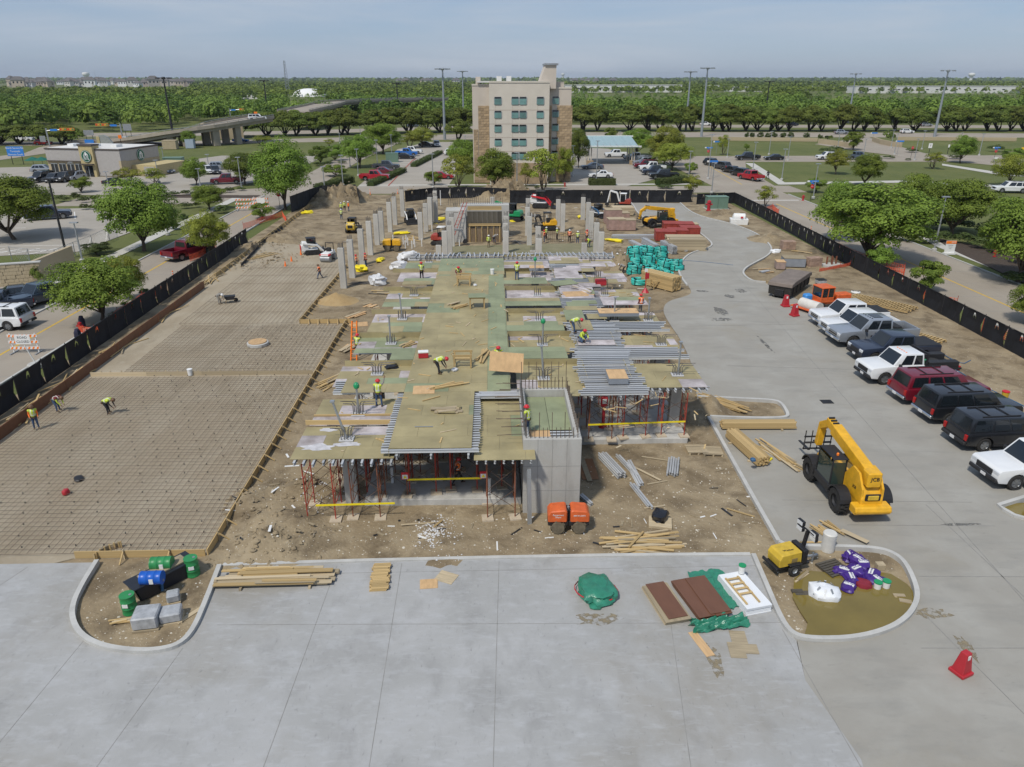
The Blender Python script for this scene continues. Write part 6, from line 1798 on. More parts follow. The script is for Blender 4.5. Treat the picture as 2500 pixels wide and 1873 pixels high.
 _car[kind] = (body, cab, wins, sides, ty, rim, p)
 return _car[kind]
_gb = {}
def bar_me(kind, q):
 if(kind, q) not in _gb:Ln, Wd, Ht, wr, xf, xr, sill, belt = SPEC[kind];_gb[(kind, q)] = MB().box((Ln/2+.045,0, belt*q),(.03, Wd*.55,.05)).mesh('grille_bar', CHROME)
 return _gb[(kind, q)]
def slot(o, m):
 if not o.material_slots:o.data.materials.append(None)
 o.material_slots[0].link = 'OBJECT';o.material_slots[0].material = m
 return o
def car(kind, col, loc, rz, label, near=False, cover=False, group=None, sc=1.0, chrome=False, rack=None):
 body, cab, wins, sides, ty, rim, p = car_parts(kind)
 Ln, Wd, Ht, wr, xf, xr, sill, belt = SPEC[kind]
 pick = kind in('pickup','lifted','work','oldpickup')
 t = thing({'sedan':'sedan','suv':'suv','crossover':'suv'}.get(kind,'pickup_truck'),(loc[0], loc[1], loc[2] if len(loc)>2 else 0), rz, label,'pickup' if pick else('car' if kind=='sedan' else 'SUV'), group, sc)
 m = PA[col]
 slot(ob('body', body, t), m);cb_ = slot(ob('cab', cab, t), m)
 for k, me in wins.items():ob(k, me, cb_)
 for me in sides:ob('side_window', me, cb_)
 for x in(xf, xr):
  for s in(-1,1):
   wh = ob('wheel', ty, t,(x, s*(Wd/2-.14), wr))
   ob('rim', rim, wh)
 for k in('head','head2','tail','tail2','grille','under','plate'):ob(p[k].name.split('.')[0], p[k], t)
 bm_ = CHROME if chrome else(TRIMB if pick and not chrome else m)
 slot(ob('front_bumper', p['fbump'], t), bm_);slot(ob('rear_bumper', p['rbump'], t), CHROME if chrome or pick else TRIMB)
 if chrome:
  for q in(.68,.8):ob('grille_bar', bar_me(kind, q), t)
 if near:
  for k in('mirror','mirror2','trim'):ob(p[k].name.split('.')[0], p[k], t)
 if rack if rack is not None else kind == 'suv':ob('roof_rack', p['rack'], t)
 if pick and kind!='work':ob('bed_floor', p['bed'], t)
 if pick and cover:ob('bed_cover', p['cover'], t)
 return t
 # ---- the row parked on the drive, nose to the left except the two big SUVs
SCV = 1.06
def at(px, py):p = P(px, py, PZ);return V((p.x, p.y, PZ))
def nose(px, py, ang, kind, back=True):
 """centre of a vehicle whose near front (or rear) bottom corner was surveyed"""
 q = at(px, py)
 return q
HD = math.pi+RD(4)
def park(kind, col, px, py, ang, label, rear=False,**k):
 Ln, Wd = SPEC[kind][0]*SCV, SPEC[kind][1]*SCV
 c = at(px, py)
 d = V((math.cos(ang), math.sin(ang),0))
 left = V((-d.y, d.x,0))
 near_side = left if left.y<0 else-left
 end = d if d.x<0 else-d
 c = c-end*(Ln/2)-near_side*(Wd/2)
 return car(kind, col,(c.x, c.y, PZ), ang, label, True, sc=SCV,**k)
park('pickup','white',1999,803, HD,'white pickup with black bed cover, farthest of the parked row', cover=True, chrome=True)
park('pickup','white',2025,829, HD,'white pickup with open bed, second of the parked row', chrome=True)
lt = park('lifted','silver',2045,852, HD,'silver lifted pickup with sunroof and large black wheels', chrome=True)
park('pickup','navy',2100,890, HD,'dark navy pickup with covered bed in the parked row', cover=True)
wt = park('work','white',2121,942, HD,'white work truck with flat utility bed and red door badge')
park('suv','maroon',2205,993, RD(4),'maroon long SUV parked tail out in the row', chrome=True)
park('suv','black',2271,1041, RD(4),'black SUV parked tail out beside the maroon one', chrome=True)
park('suv','black',2352,1107, RD(4),'glossy black SUV with chrome wheels, nearest of the dark SUVs')
park('pickup','white',2428,1201, HD,'white pickup cut by the right edge with ladder rack')
# details of the lifted and the work truck
MB().box((0,0,2.16+.02),(.7,.9,.02)).build('sunroof', GLASS, lt)
for k in range(5):MB().box((.6,-.6+.3*k,2.16+.02),(.06,.1,.04)).build('marker_light', TRIMB, lt)
MB().box((-1.45,0,1.38),(.6,1.7,.35)).build('tool_box', TRIMB, lt, bevel=.03)
fb = MB().box((-1.95,0,1.0),(2.4,2.1,.12)).build('flat_bed', TRIMB, wt)
for s in(-1,1):MB().box((-1.9, s*.75,1.25),(2.1,.5,.45)).build('side_locker', TRIMB, wt, bevel=.02)
MB().bar((-.7,-.9,1.0),(-.7,-.9,2.05),.1).bar((-.7,.9,1.0),(-.7,.9,2.05),.1).bar((-.7,-.9,2.05),(-.7,.9,2.05),.1).build('headache_rack', TRIMB, wt)
for k in range(2):MB().lathe([(.02,-.2),(.14,-.15),(.14,.15),(.02,.2)],(-1.05-.2*k,.1,1.2),10,'y').build('compressor_tank', GREENM, wt, smooth=True)
MB().lathe([(.2,0),(.38,.0),(.4,.1),(.38,.22),(.2,.22)],(-1.75,0,1.07),16).build('spare_tyre', RUBBER, wt, smooth=True)
MB().box((.15,1.025,.95),(.75,.012,.32)).build('door_badge', SIGN_R, wt)
text('lettering','FOX',.3, WHITE, wt,(.15,1.035,.95),(RD(90),0, RD(180)),.004)
for k in range(5):MB().box((.6,-.5+.25*k,2.07),(.06,.1,.04)).build('marker_light', SIGN_O, wt)
# ---- cars on the neighbouring roads and lots: kind, colour, pixel of the ground under the middle, heading, label
SC2 = 1.06
for kind, col, px, py, ang, lab in[('pickup','maroon',462,628, RD(62),'maroon crew-cab pickup parked on the left road'),('oldpickup','teal',108,738, RD(-118),'dark blue-green pickup at the left forecourt'),('sedan','black',32,738, RD(-152),'black sedan behind the dark pickups at left edge'),('oldpickup','navy',-4,762, RD(-152),'dark truck cut by the left edge'),('suv','white',-8,800, RD(178),'white SUV tail cut by the left edge'),('pickup','navy',120,535, RD(25),'dark blue pickup under the left car park tree'),('suv','black',105,443, RD(-100),'black SUV first of the cars before the coffee shop'),('crossover','darkgrey',135,444, RD(-100),'dark crossover second before the coffee shop'),('suv','black',164,443, RD(-100),'black SUV third before the coffee shop'),('crossover','silver',185,440, RD(-100),'silver car fourth before the coffee shop'),('crossover','silver',108,422, RD(10),'silver hatchback beside the green parasols'),('sedan','black',285,453, RD(-10),'black car behind the big round lawn tree'),('sedan','slate',405,423, RD(-40),'dark blue sedan at coffee lot drive lane'),('crossover','white',512,424, RD(-60),'white car behind the round coffee lot tree'),('crossover','darkgrey',525,424, RD(-60),'dark purple car between two white cars in coffee lot'),('crossover','silver',536,414, RD(15),'silver SUV at the far side of coffee lot'),('pickup','maroon',555,449, RD(-165),'dark red pickup in the coffee shop lot'),('crossover','red',107,354, RD(5),'red SUV turning at the far left junction'),('suv','white',62,345, RD(0),'white van behind the far left oaks'),('pickup','white',306,350, RD(0),'white work pickup at the bridge foot junction'),('sedan','blue',588,347, RD(0),'blue car driving on the frontage road'),('pickup','red',915,440, RD(0),'bright red pickup nearest in the hotel lot'),('sedan','maroon',938,425, RD(0),'dark red sedan beside the red pickup in hotel lot'),('pickup','darkgrey',943,414, RD(0),'dark grey jeep-like pickup in hotel lot'),('sedan','black',990,388, RD(0),'black sedan beside the blue pickup in hotel lot'),('pickup','blue',993,381, RD(0),'bright blue pickup in hotel lot'),('pickup','white',1004,376, RD(0),'white pickup behind the bright blue one'),('sedan','darkgrey',1042,358, RD(0),'dark sedan at the far end of hotel lot'),('crossover','silver',1066,358, RD(-80),'silver car at far end of hotel lot'),('sedan','red',1078,437, RD(0),'red sedan behind the small hotel lot tree'),('crossover','white',1106,379, RD(0),'white car half hidden left of the hotel'),('sedan','slate',1446,413, RD(180),'slate blue sedan at the hotel corner'),('sedan','white',1466,434, RD(180),'white sedan behind the canopy hedge block'),('pickup','white',1504,384, RD(180),'white pickup parked under the canopy'),('pickup','silver',1552,392, RD(180),'silver pickup behind the canopy posts'),('suv','silver',1574,404, RD(180),'silver vehicle far in the pickup row by bright tree'),('suv','maroon',1576,411, RD(180),'maroon vehicle in the pickup row by bright tree'),('pickup','white',1592,417, RD(180),'white pickup in the row by bright tree'),('pickup','navy',1600,427, RD(180),'navy pickup second nearest in the row by bright tree'),('pickup','black',1620,437, RD(180),'black pickup nearest in the row by bright tree'),('crossover','black',1738,405, RD(-68),'black SUV farthest in the line along the north road'),('crossover','darkgrey',1762,413, RD(112),'dark SUV second farthest in the line along the north road'),('sedan','black',1785,422, RD(112),'black sedan in the middle of the line on north road'),('crossover','black',1806,430, RD(112),'black SUV next to the red pickup on north road'),('pickup','red',1832,440, RD(112),'bright red pickup nearest in the line on north road'),('pickup','black',1825,391, RD(180),'black pickup driving on the north road'),('sedan','black',1889,391, RD(180),'black sedan driving right of the black pickup'),('suv','white',2020,390, RD(180),'white jeep-like car on north road behind bright tree'),('pickup','slate',2092,390, RD(0),'slate pickup on north road right of the white jeep'),('crossover','white',1722,307, RD(0),'white car on the freeway right of the tall mast'),('crossover','navy',1934,308, RD(0),'dark car on the freeway between right oaks'),('crossover','silver',2260,309, RD(0),'silver cars on the freeway near far right mast'),('crossover','silver',2053,328, RD(0),'silver car on the frontage road left of entrance'),('crossover','white',2213,326, RD(0),'white SUV on the frontage road right of entrance'),('crossover','slate',1008,311, RD(0),'dark car on the freeway left of the hotel'),('suv','white',2465,470, RD(170),'white van half hidden by the right lawn trees')]:
 p_ = P(px, py)
 car(kind, col,(p_.x, p_.y,.02), ang, lab, False, sc=SC2, chrome=kind=='oldpickup')
bz = V(A3);car('suv','white',(bz.x+6, bz.y+4, bz.z+.05),.3,'white SUV crossing the highway bridge', False, sc=1.06)
# ================================================================ site machines
def wheel(t, x, y, r, w, rimm=None, lug=True, n=20, rz=0.0):
 mb = MB().lathe([(r*.5,-w/2),(r*.9,-w/2),(r,-w*.36),(r, w*.36),(r*.9, w/2),(r*.5, w/2)], n=n, axis='y', cap=False)
 if lug:
  for k in range(n):
   a = k/n*2*math.pi
   for s in(-1,1):mb.box((r*1.0*math.cos(a+s*.08), s*w*.22, r*math.sin(a+s*.08)),(r*.12, w*.42, r*.12), ry=-a)
 o = mb.build('wheel', RUBBER, t,(x, y, r), rz)
 m = MB().lathe([(r*.52, w*.4),(r*.42, w*.2),(r*.15, w*.22),(.01, w*.25)], n=14, axis='y', cap=False).lathe([(r*.52,-w*.4),(r*.42,-w*.2),(r*.15,-w*.22),(.01,-w*.25)], n=14, axis='y', cap=False)
 m.build('rim', rimm or DARK, o, smooth=True)
 return o
def B(t, name, m, c, d, bev=.03,**k):return MB().box(c, d,**k).build(name, m, t, bevel=bev)
def telehandler(loc, rz, label, sc, letter):
 t = thing('telehandler', loc, rz, label,'telehandler', None, sc)
 r = .62
 for x in(1.55,-1.45):
  for s in(-1,1):wheel(t, x, s*.98, r,.42)
 MB().side([(-2.35,.75),(-2.5,.9),(-2.5,1.25),(-2.1,1.75),(-1.0,1.55),(2.2,1.2),(2.3,.8),(1.9,.6),(-1.9,.6)],-.5,.5).build('chassis', YEL, t, bevel=.05)
 MB().side([(-2.7,.55),(-2.85,.75),(-2.75,.98),(-2.2,1.0),(-2.2,.55)],-.85,.85).build('counterweight', YEL, t, bevel=.05)
 for s in(-1,1):
  MB().side([(-2.45,1.0),(-2.4,1.7),(-1.9,2.3),(-1.3,2.35),(-.6,1.5),(-.7,1.0)], s*.42, s*.52).build('boom_tower', YEL, t)
  for x in(1.55,-1.45):
   arc = [(x+(r+.1)*math.cos(a), r+(r+.1)*math.sin(a)) for a in[RD(q) for q in range(15,166,15)]]
   inn = [(x+(r+.04)*math.cos(a), r+(r+.04)*math.sin(a)) for a in[RD(q) for q in range(165,14,-15)]]
   MB().side(arc+inn, s*.98-.26, s*.98+.26).build('mudguard', BLACK, t)
 B(t,'engine_hood', YEL,(.1,-.82,1.05),(1.9,.55,.6));B(t,'grille_frame', BLACK,(-2.5,0,1.35),(.08,.72,.34));B(t,'grille', YEL2,(-2.55,0,1.35),(.05,.5,.24))
 a, b = V((-2.0,.0,2.2)), V((1.75,0,2.75));d = (b-a).normalized()
 MB().bar(a, b,.5,.55).build('boom', YEL, t, bevel=.03);MB().bar(b-d*.4, b+d*.7,.38,.42).build('boom_stage', YEL, t, bevel=.02)
 e = b+d*.6
 MB().bar(e-d*.1, e+V((.75,0,-.55)),.34,.4).bar(e+V((.7,0,-.4)), e+V((.85,0,-1.7)),.3,.34).build('boom_nose', YEL, t, bevel=.03)
 B(t,'boom_rear', YEL,(-2.1,0,2.15),(.6,.66,.75),.06)
 MB().tube([(-1.2,.0,1.35),(-.2,0,2.35)],[.1,.07],8).build('lift_cylinder', DARK, t)
 for k in range(3):B(t,'hose_clamp', DARK, tuple(b+d*(.05+.25*k)+V((0,.0,.25))),(.1,.3,.08),.01)
 f = e+V((.95,0,-1.75))
 cr = B(t,'fork_carriage', DARK,(f.x,0, f.z+.1),(.1,1.5,.1));
 for z in(-.25,.45):MB().bar((f.x,-.75, f.z+z),(f.x,.75, f.z+z),.07).build('carriage_bar', DARK, t)
 for y in(-.7,-.35,0,.35,.7):MB().bar((f.x, y, f.z-.3),(f.x, y, f.z+.8),.04).build('load_guard', DARK, t)
 for y in(-.4,.4):MB().bar((f.x, y, f.z-.33),(f.x+1.2, y, f.z-.4),.12,.05).build('fork', DARK, t)
 cb = thing_part('cab', t)
 for x, y in((-.75,.52),(-.75,1.18),(.6,.52),(.75,1.18)):rod('pillar',(x, y,.9),(x*.92, y*.97,2.35),.07, BLACK, cb,'box')
 B(cb,'roof', BLACK,(-.05,.84,2.38),(1.5,.72,.07),.03);B(cb,'floor', BLACK,(0,.86,.85),(1.6,.75,.45),.05);B(cb,'seat', INTER,(-.3,.84,1.3),(.5,.5,.6),.05)
 for c, dd_ in(((-.76,.85,1.6),(.02,.58,1.2)),((-.03,1.17,1.6),(1.3,.02,1.2)),((.68,.85,1.7),(.02,.58,1.1))):B(cb,'window', mat('cab_glass',(.03,.05,.045),.05, var=0, spec=.8), c, dd_,0)
 MB().lathe([(.06,0),(.06,.1),(.02,.13)],(-.4,.84,2.42),8).build('beacon', SIGN_O, t)
 B(t,'mirror', BLACK,(2.0,-.75,2.2),(.08,.25,.2))
 text('lettering', letter,.26, BLACK, t,(-2.41,0,2.22),(RD(90),0, RD(-90)),.01)
 text('lettering', letter,.2, BLACK, t,(-1.75,.53,1.5),(RD(90),0, RD(180)),.006)
 return t
def thing_part(name, parent):
 me = MB().box((0,.85,1.1),(1.45,.6,.1)).mesh(name, INTER)
 return ob(name, me, parent)
telehandler((17.95,32.15, PZ), RD(91),'yellow telehandler with raised boom on the near right pavement',1.05,'JCB')
telehandler((24.2,106.6, PZ), RD(196),'yellow telehandler by the red crates at the far drive',.98,'CAT')
# light tower trailer
t = thing('light_tower',(12.85,26.25,.1), RD(16),'yellow towable light tower with folded black lamps by the puddle','light tower', None,.8)
MB().side([(-1.0,.5),(-1.05,1.0),(-.9,1.28),(.35,1.32),(.42,.5)],-.55,.55).build('canopy', YEL2, t, bevel=.05);B(t,'end_panel', BLACK,(.6,0,.9),(.32,1.1,.85));B(t,'chassis', BLACK,(-.1,0,.42),(2.2,1.0,.14));B(t,'rear_bumper', BLACK,(-1.2,0,.5),(.12,1.3,.2));B(t,'grille', mat('mesh_bronze',(.22,.16,.06),.7, var=.2),(-.1,-.56,.8),(.35,.03,.35),0)
for s in(-1,1):wheel(t,-.15, s*.7,.33,.2, GALV, False);B(t,'mudguard', BLACK,(-.15, s*.7,.72),(.8,.24,.06))
MB().bar((.7,0,.45),(1.9,0,.42),.1).build('drawbar', GALV, t);MB().bar((1.6,0,0),(1.6,0,.6),.07).build('jack', GALV, t)
MB().bar((.72,0,.5),(.95,0,2.15),.16).build('mast', BLACK, t)
for i,(x, y, z) in enumerate([(.75,.35,2.2),(.8,.42,2.5),(1.05,-.4,2.2),(1.05,-.42,1.95)]):
 l = B(t,'lamp', BLACK,(x, y, z),(.2,.5,.28),.03);B(l,'lens', HEADL,(x-.09, y, z),(.04,.42,.22),0)
MB().bar((.95,.5,2.2),(.95,-.5,2.2),.06).build('cross_arm', BLACK, t)
text('lettering','Wacker',.2, BLACK, t,(-.3,-.2,1.325),(0,0, RD(-4)),.004)
# trench compactor
def trench(loc, rz, label, m, sc, words):
 t = thing('trench_compactor', loc, rz, label,'compactor', None, sc)
 for s in(-1,1):
  MB().side([(s*.08,.62),(s*.08,1.22),(s*.2,1.28),(s*.85,1.22),(s*.98,1.02),(s*.98,.62)],-.42,.42).build('hood', m, t, bevel=.05)
  B(t,'frame', DARK,(s*.5,0,.52),(.95,.7,.24));B(t,'side_post', BLACK,(s*.07,0,.75),(.1,.5,.9))
  for y in(-1,1):
   mb = MB().lathe([(.3,-.16),(.3,.16)], n=16, axis='y')
   for k in range(10):
    a = k*.628
    mb.box((.32*math.cos(a),.05*(-1)**k,.32*math.sin(a)),(.1,.14,.12), ry=-a)
   mb.build('padfoot_drum', mat('muddy_steel',(.15,.125,.085),.85, var=.3, scale=5), t,(s*.5, y*.32,.34))
 MB().tube([(0,0,.4),(0,0,1.25)],.06,8).build('pivot', STEEL, t)
 if words:
  text('lettering','Equipment\nShare',.12, WHITE, t,(-.5,-.43,.98),(RD(90),0,0),.004);text('lettering','888 80-62872',.1, WHITE, t,(.5,-.43,1.0),(RD(90),0,0),.004)
 return t
p_ = P(1387,1302);trench((p_.x, p_.y+.25,.08), RD(-1),'orange padfoot trench compactor beside the concrete core', ORANGE,1.0, True)
p_ = P(960,612);trench((-12.6,91.2,.08), RD(-3),'yellow padfoot trench compactor between the left columns', YEL,1.15, False)
# tracks
def tracks(t, Lt, wt, ht, gap, z=0.0):
 for s in(-1,1):
  o = MB().side([(-Lt/2+ht*.3, z),(Lt/2-ht*.3, z),(Lt/2, z+ht*.5),(Lt/2-ht*.3, z+ht),(-Lt/2+ht*.3, z+ht),(-Lt/2, z+ht*.5)], s*gap/2-wt/2, s*gap/2+wt/2).build('track', RUBBER, t, bevel=.04)
  for k in range(4):MB().lathe([(ht*.3,-.03),(ht*.3,.03)],(-Lt*.33+k*Lt*.22, s*(gap/2+wt/2), z+ht*.42),8,'y').build('roller', DARK, o)
def excavator(loc, rz, label, m, sc, boom, canopy=None, boom_m=None, glass=True):
 t = thing('mini_excavator', loc, rz, label,'excavator', None, sc)
 tracks(t,2.3,.4,.5,1.35);B(t,'undercarriage', DARK,(0,0,.4),(1.2,1.0,.25))
 MB().side([(-1.05,.62),(-1.1,1.0),(-.95,1.35),(-.2,1.35),(-.1,.95),(.75,.9),(.75,.62)],-.75,.75).build('house', m, t, bevel=.06)
 c = canopy or m
 for x, y in((-.25,.68),(-.25,-.25),(.6,.68),(.6,-.25)):rod('cab_pillar',(x, y,.9),(x*.95, y,2.15),.07, DARK if not glass else c, t,'box')
 B(t,'cab_roof', c,(.15,.2,2.2),(1.05,1.1,.09));B(t,'seat', INTER,(0,.2,1.2),(.5,.5,.6))
 if glass:
  for q, dq in(((.62,.2,1.55),(.02,.8,1.1)),((.15,.7,1.55),(.75,.02,1.1)),((.15,-.27,1.55),(.75,.02,1.1))):B(t,'cab_window', GLASS, q, dq,0)
 bm_ = boom_m or m
 pts = [V(q) for q in boom]
 for a, b, w in zip(pts, pts[1:],(.24,.22,.18)):MB().bar(a, b, w, w*1.2).build('boom' if w>.2 else 'stick', bm_, t, bevel=.02)
 MB().tube([pts[0]+V((.1,0,-.1)), pts[1]+V((-.2,0,-.3))],.05,6).build('ram', CHROME, t)
 e = pts[-1];MB().side([(e.x-.1, e.z+.1),(e.x+.3, e.z+.05),(e.x+.35, e.z-.35),(e.x-.05, e.z-.5),(e.x-.3, e.z-.3)], e.y-.28, e.y+.28).build('bucket', DARK, t)
 MB().box((1.45,0,.3),(.1,1.7,.4)).bar((.9,-.5,.35),(1.42,-.5,.3),.12).bar((.9,.5,.35),(1.42,.5,.3),.12).build('blade', DARK, t)
 return t
bm_up = [(.8,-.3,.9),(1.5,-.3,2.4),(2.6,-.3,2.6),(2.9,-.3,1.2)]
p_ = P(1255,540);excavator((p_.x, p_.y,.1), RD(160),'green excavator right of the timber wall form', GREENM,1.15,[(.8,-.3,.9),(1.3,-.3,1.9),(2.6,-.3,2.3),(2.9,-.3,2.0)], BLACK)
p_ = P(1523,508);excavator((p_.x, p_.y,.1), RD(165),'white and red excavator with tall arched boom by gate', REDM,1.05,[(.8,-.3,.9),(1.2,-.3,2.2),(2.3,-.3,2.5),(2.7,-.3,.6)], WHITE, WHITE)
p_ = P(1338,562);excavator((p_.x, p_.y,.1), RD(185),'small yellow excavator working behind the rear slab', YEL,1.1,[(.8,0,.9),(1.2,0,1.9),(1.7,0,1.6),(1.5,0,.7)], BLACK, DARK, False)
p_ = P(1075,598);excavator((p_.x, p_.y,.1), RD(-8),'white excavator with grey arm left of the wall form', REDM,1.0,[(.8,-.1,1.0),(1.6,-.1,2.0),(2.9,-.1,1.9),(3.3,-.1,.7)], WHITE, STEEL, False)
def skid(loc, rz, label, m, sc, m2=None, bucket=True):
 t = thing('skid_loader', loc, rz, label,'loader', None, sc)
 tracks(t,2.0,.36,.62,1.35)
 MB().side([(-1.25,.55),(-1.3,1.1),(-1.0,1.5),(-.55,1.5),(-.4,.7),(.7,.7),(.75,.45),(-1.0,.42)],-.58,.58).build('body', m, t, bevel=.05)
 cb = B(t,'cab_roof', DARK,(-.05,0,1.98),(1.15,1.05,.09))
 for x in(-.5,.45):
  for y in(-.48,.48):rod('cab_pillar',(x, y,.9),(x, y,1.95),.08, DARK, t,'box')
 for q, dq in(((-.02,.49,1.5),(.8,.02,.8)),((-.02,-.49,1.5),(.8,.02,.8)),((.46,0,1.5),(.02,.8,.8))):B(t,'cab_window', GLASS, q, dq,0)
 B(t,'rear_grille', BLACK,(-1.3,0,.95),(.05,.7,.4));
 for s in(-1,1):
  MB().bar((-1.1, s*.68,1.45),(.6, s*.68,1.15),.14,.2).bar((.55, s*.68,1.2),(1.35, s*.68,.35),.14,.2).build('lift_arm', m2 or m, t, bevel=.02)
  B(t,'work_lamp', HEADL,(-1.2, s*.45,1.4),(.06,.14,.1),0)
 if bucket:MB().side([(1.3,.1),(1.35,.65),(1.5,.7),(1.55,.2),(2.05,.08),(2.05,.02),(1.4,.02)],-.9,.9).build('bucket', DARK, t)
 return t
p_ = P(763,622);skid((p_.x, p_.y,.1), RD(20),'white and red skid loader on the left earth', WHITE,1.0, WHITE);
B(bpy.data.objects['skid_loader'],'rear_door', SIGN_R,(-1.34,0,.85),(.08,1.0,.6))
p_ = P(862,568);skid((p_.x, p_.y,.1), RD(85),'yellow and black loader seen from behind near left columns', YEL2,1.0, BLACK)
p_ = P(1003,545);skid((p_.x, p_.y,.1), RD(-75),'dark compact loader among the left columns', DARK,1.0, WHITE)
p_ = P(1460,530);skid((p_.x, p_.y,.1), RD(-60),'blue and white loader left of the brick crates', WHITE,.95, BLUEM)
p_ = P(1320,508);skid((p_.x, p_.y,.1), RD(-10),'white and red track loader behind the rear columns', WHITE,1.35, SIGN_R)
# ride-on roller
p_ = P(803,638);t = thing('ride_on_roller',(p_.x, p_.y,.1), RD(-100),'red and grey ride-on roller beside the skid loader','roller', None,.95)
for x, r in((.9,.42),(-.9,.42)):MB().lathe([(r,-.6),(r,.6)],(x,0, r),20,'y').build('drum', STEEL, t, smooth=True)
MB().side([(-1.1,.75),(-1.1,1.15),(.3,1.1),(1.2,1.1),(1.3,.8)],-.5,.5).build('body', WHITE, t, bevel=.05);B(t,'front_frame', SIGN_R,(.95,0,.92),(.6,1.3,.2));B(t,'seat', INTER,(-.3,0,1.3),(.5,.5,.5))
MB().bar((-.6,-.5,1.1),(-.6,-.5,2.1),.07).bar((-.6,.5,1.1),(-.6,.5,2.1),.07).bar((-.6,-.5,2.1),(-.6,.5,2.1),.07).build('roll_bar', DARK, t)
# sweeper
t = thing('road_sweeper',(31.0,65.0, PZ), RD(192),'orange cab broom sweeper with white roller and blue tank','sweeper', None,.95)
for x, y in((1.0,.85),(1.0,-.85),(-1.7,.8),(-1.7,-.8)):wheel(t, x, y,.42,.25, ORANGE, False)
B(t,'chassis', ORANGE,(-.6,0,.75),(4.0,1.3,.3));B(t,'engine_hood', ORANGE,(-1.7,0,1.15),(1.6,1.0,.6),.08);B(t,'cab_roof', ORANGE,(.4,0,2.25),(1.5,1.6,.14),.05);B(t,'cab_base', ORANGE,(.4,0,1.05),(1.45,1.5,.5))
for x in(-.25,.4,1.05):
 for y in(-.72,.72):rod('cab_pillar',(x, y,1.2),(x, y,2.2),.09, ORANGE, t,'box')
for q, dq in(((.4,-.73,1.75),(1.2,.02,.8)),((.4,.73,1.75),(1.2,.02,.8)),((1.1,0,1.75),(.02,1.35,.85)),((-.3,0,1.75),(.02,1.35,.8))):B(t,'cab_window', GLASS, q, dq,0)
B(t,'water_tank', mat('tank_blue',(.05,.25,.6),.45, var=.1),(1.75,-.5,1.1),(.8,.7,.7),.12);MB().lathe([(.55,-1.1),(.55,1.1)],(2.2,.1,.6),16,'y').build('broom_roller', mat('roller_white',(.62,.6,.55),.7, var=.1), t, rz=.25, smooth=True);B(t,'broom_frame', ORANGE,(2.3,.1,.3),(1.4,2.4,.12), rz=.25)
# roll-off dumpster with sheet
t = thing('dumpster',(29.9,71.0,.12), RD(52),'long dark dumpster under a grey-brown tarpaulin beside the drive','dumpster', None,.95)
MB().side([(-3.3,.35),(-3.4,1.5),(3.3,1.5),(3.2,.35)],-1.15,1.15).build('bin', mat('bin_black',(.03,.028,.025),.7, var=.3, scale=3), t, bevel=.03)
TARP = mat('tarp_brown',(.20,.165,.14),.75, var=.15, scale=1.5, bump=.3)
MB().side([(-3.5,1.25),(-3.42,1.62),(-2.5,1.72),(2.5,1.74),(3.4,1.6),(3.5,1.2)],-1.25,1.25).build('tarpaulin', TARP, t, bevel=.05)
for x in(-2.6,-1.3,0,1.3,2.6):
 for s in(-1,1):B(t,'rib', BLACK,(x, s*1.18,.9),(.12,.08,1.1),0)
for s in(-1,1):MB().bar((-3.3, s*.45,.2),(3.2, s*.45,.2),.14,.2).build('skid_rail', DARK, t);MB().lathe([(.2,-.1),(.2,.1)],(-3.1, s*.6,.2),10,'y').build('roller', DARK, t)
B(t,'hook_plate', BLACK,(-3.45,0,.6),(.1,.9,.7))
# ================================================================ materials and clutter
rc_ = random.Random(21)
def gz(x, y):
 if inpoly(x, y, pave_new) or inpoly(x, y, drive):return PZ
 return dirt_h(x, y)
def g(px, py, z=None):
 p = P(px, py, PZ if z is None else z)
 return V((p.x, p.y, gz(p.x, p.y) if z is None else z))
def stack(name, c, rz, L_, nx, nz, bw, bh, m, label, cat='lumber stack', jit=.08, dun=True, gap=.014):
 t = thing(name, c, rz, label, cat)
 z0 = .1 if dun else .0
 if dun:
  for x in(-L_*.3, L_*.3):ubox('dunnage',(x,0,.05),(.1, nx*bw+.3,.1), LUMBER2, t)
 for k in range(nz):
  for i in range(nx):
   ubox('board',(rc_.uniform(-jit, jit),(i-(nx-1)/2)*bw, z0+bh*(k+.5)),(L_*rc_.uniform(.97,1), bw-gap, bh-gap), m, t)
 return t
def heapb(name, c, rz, n, L_, w, sp, m, label, cat='lumber pile', th=.045, spr=.12):
 t = thing(name, c, rz, label, cat)
 for k in range(n):
  l = L_*rc_.uniform(.5,1)
  o = ubox('board',(rc_.uniform(-.15,.15)*L_, rc_.uniform(-sp, sp),.03+th*.9*(k*3//n)+rc_.uniform(0,.02)),(l, w*rc_.uniform(.6,1.2), th), m if not isinstance(m, list) else rc_.choice(m), t, rz=rc_.gauss(0, spr), ry=rc_.uniform(-.015,.015))
 return t
LM = [LUMBER, LUMBER, LUMBER2]
# on the near pavement
t = stack('lumber_stack', g(680,1418), RD(1),4.8,4,2,.24,.05, LUMBER2,'low stack of long pale boards on the near pavement edge', jit=.3)
for k in range(16):ubox('board',(rc_.uniform(-.9,.9), rc_.uniform(-.5,.55),.23+.045*(k//5)),(rc_.uniform(1.6,4.2), rc_.uniform(.08,.24),.04), rc_.choice(LM), t, rz=rc_.gauss(0,.025))
stack('stake_stack', g(929,1412), RD(3),.72,16,3,.11,.055, LUMBER,'neat stack of short timber stakes on the near pavement', jit=.08, dun=False)
def slab_(name, c, d, rz, m, label, cat='plywood sheet', z=.012):return tag(ubox(name, c+V((0,0, z)),(d[0], d[1],.02), m, None, rz), label, cat)
slab_('plywood_sheet', g(1047,1426),(.75,.62),.08, PLY,'small brown plywood square on the near pavement')
slab_('plywood_sheet', g(1090,1410),(.85,.7),-.45, LUMBER2,'weathered grey plywood piece beside the brown square')
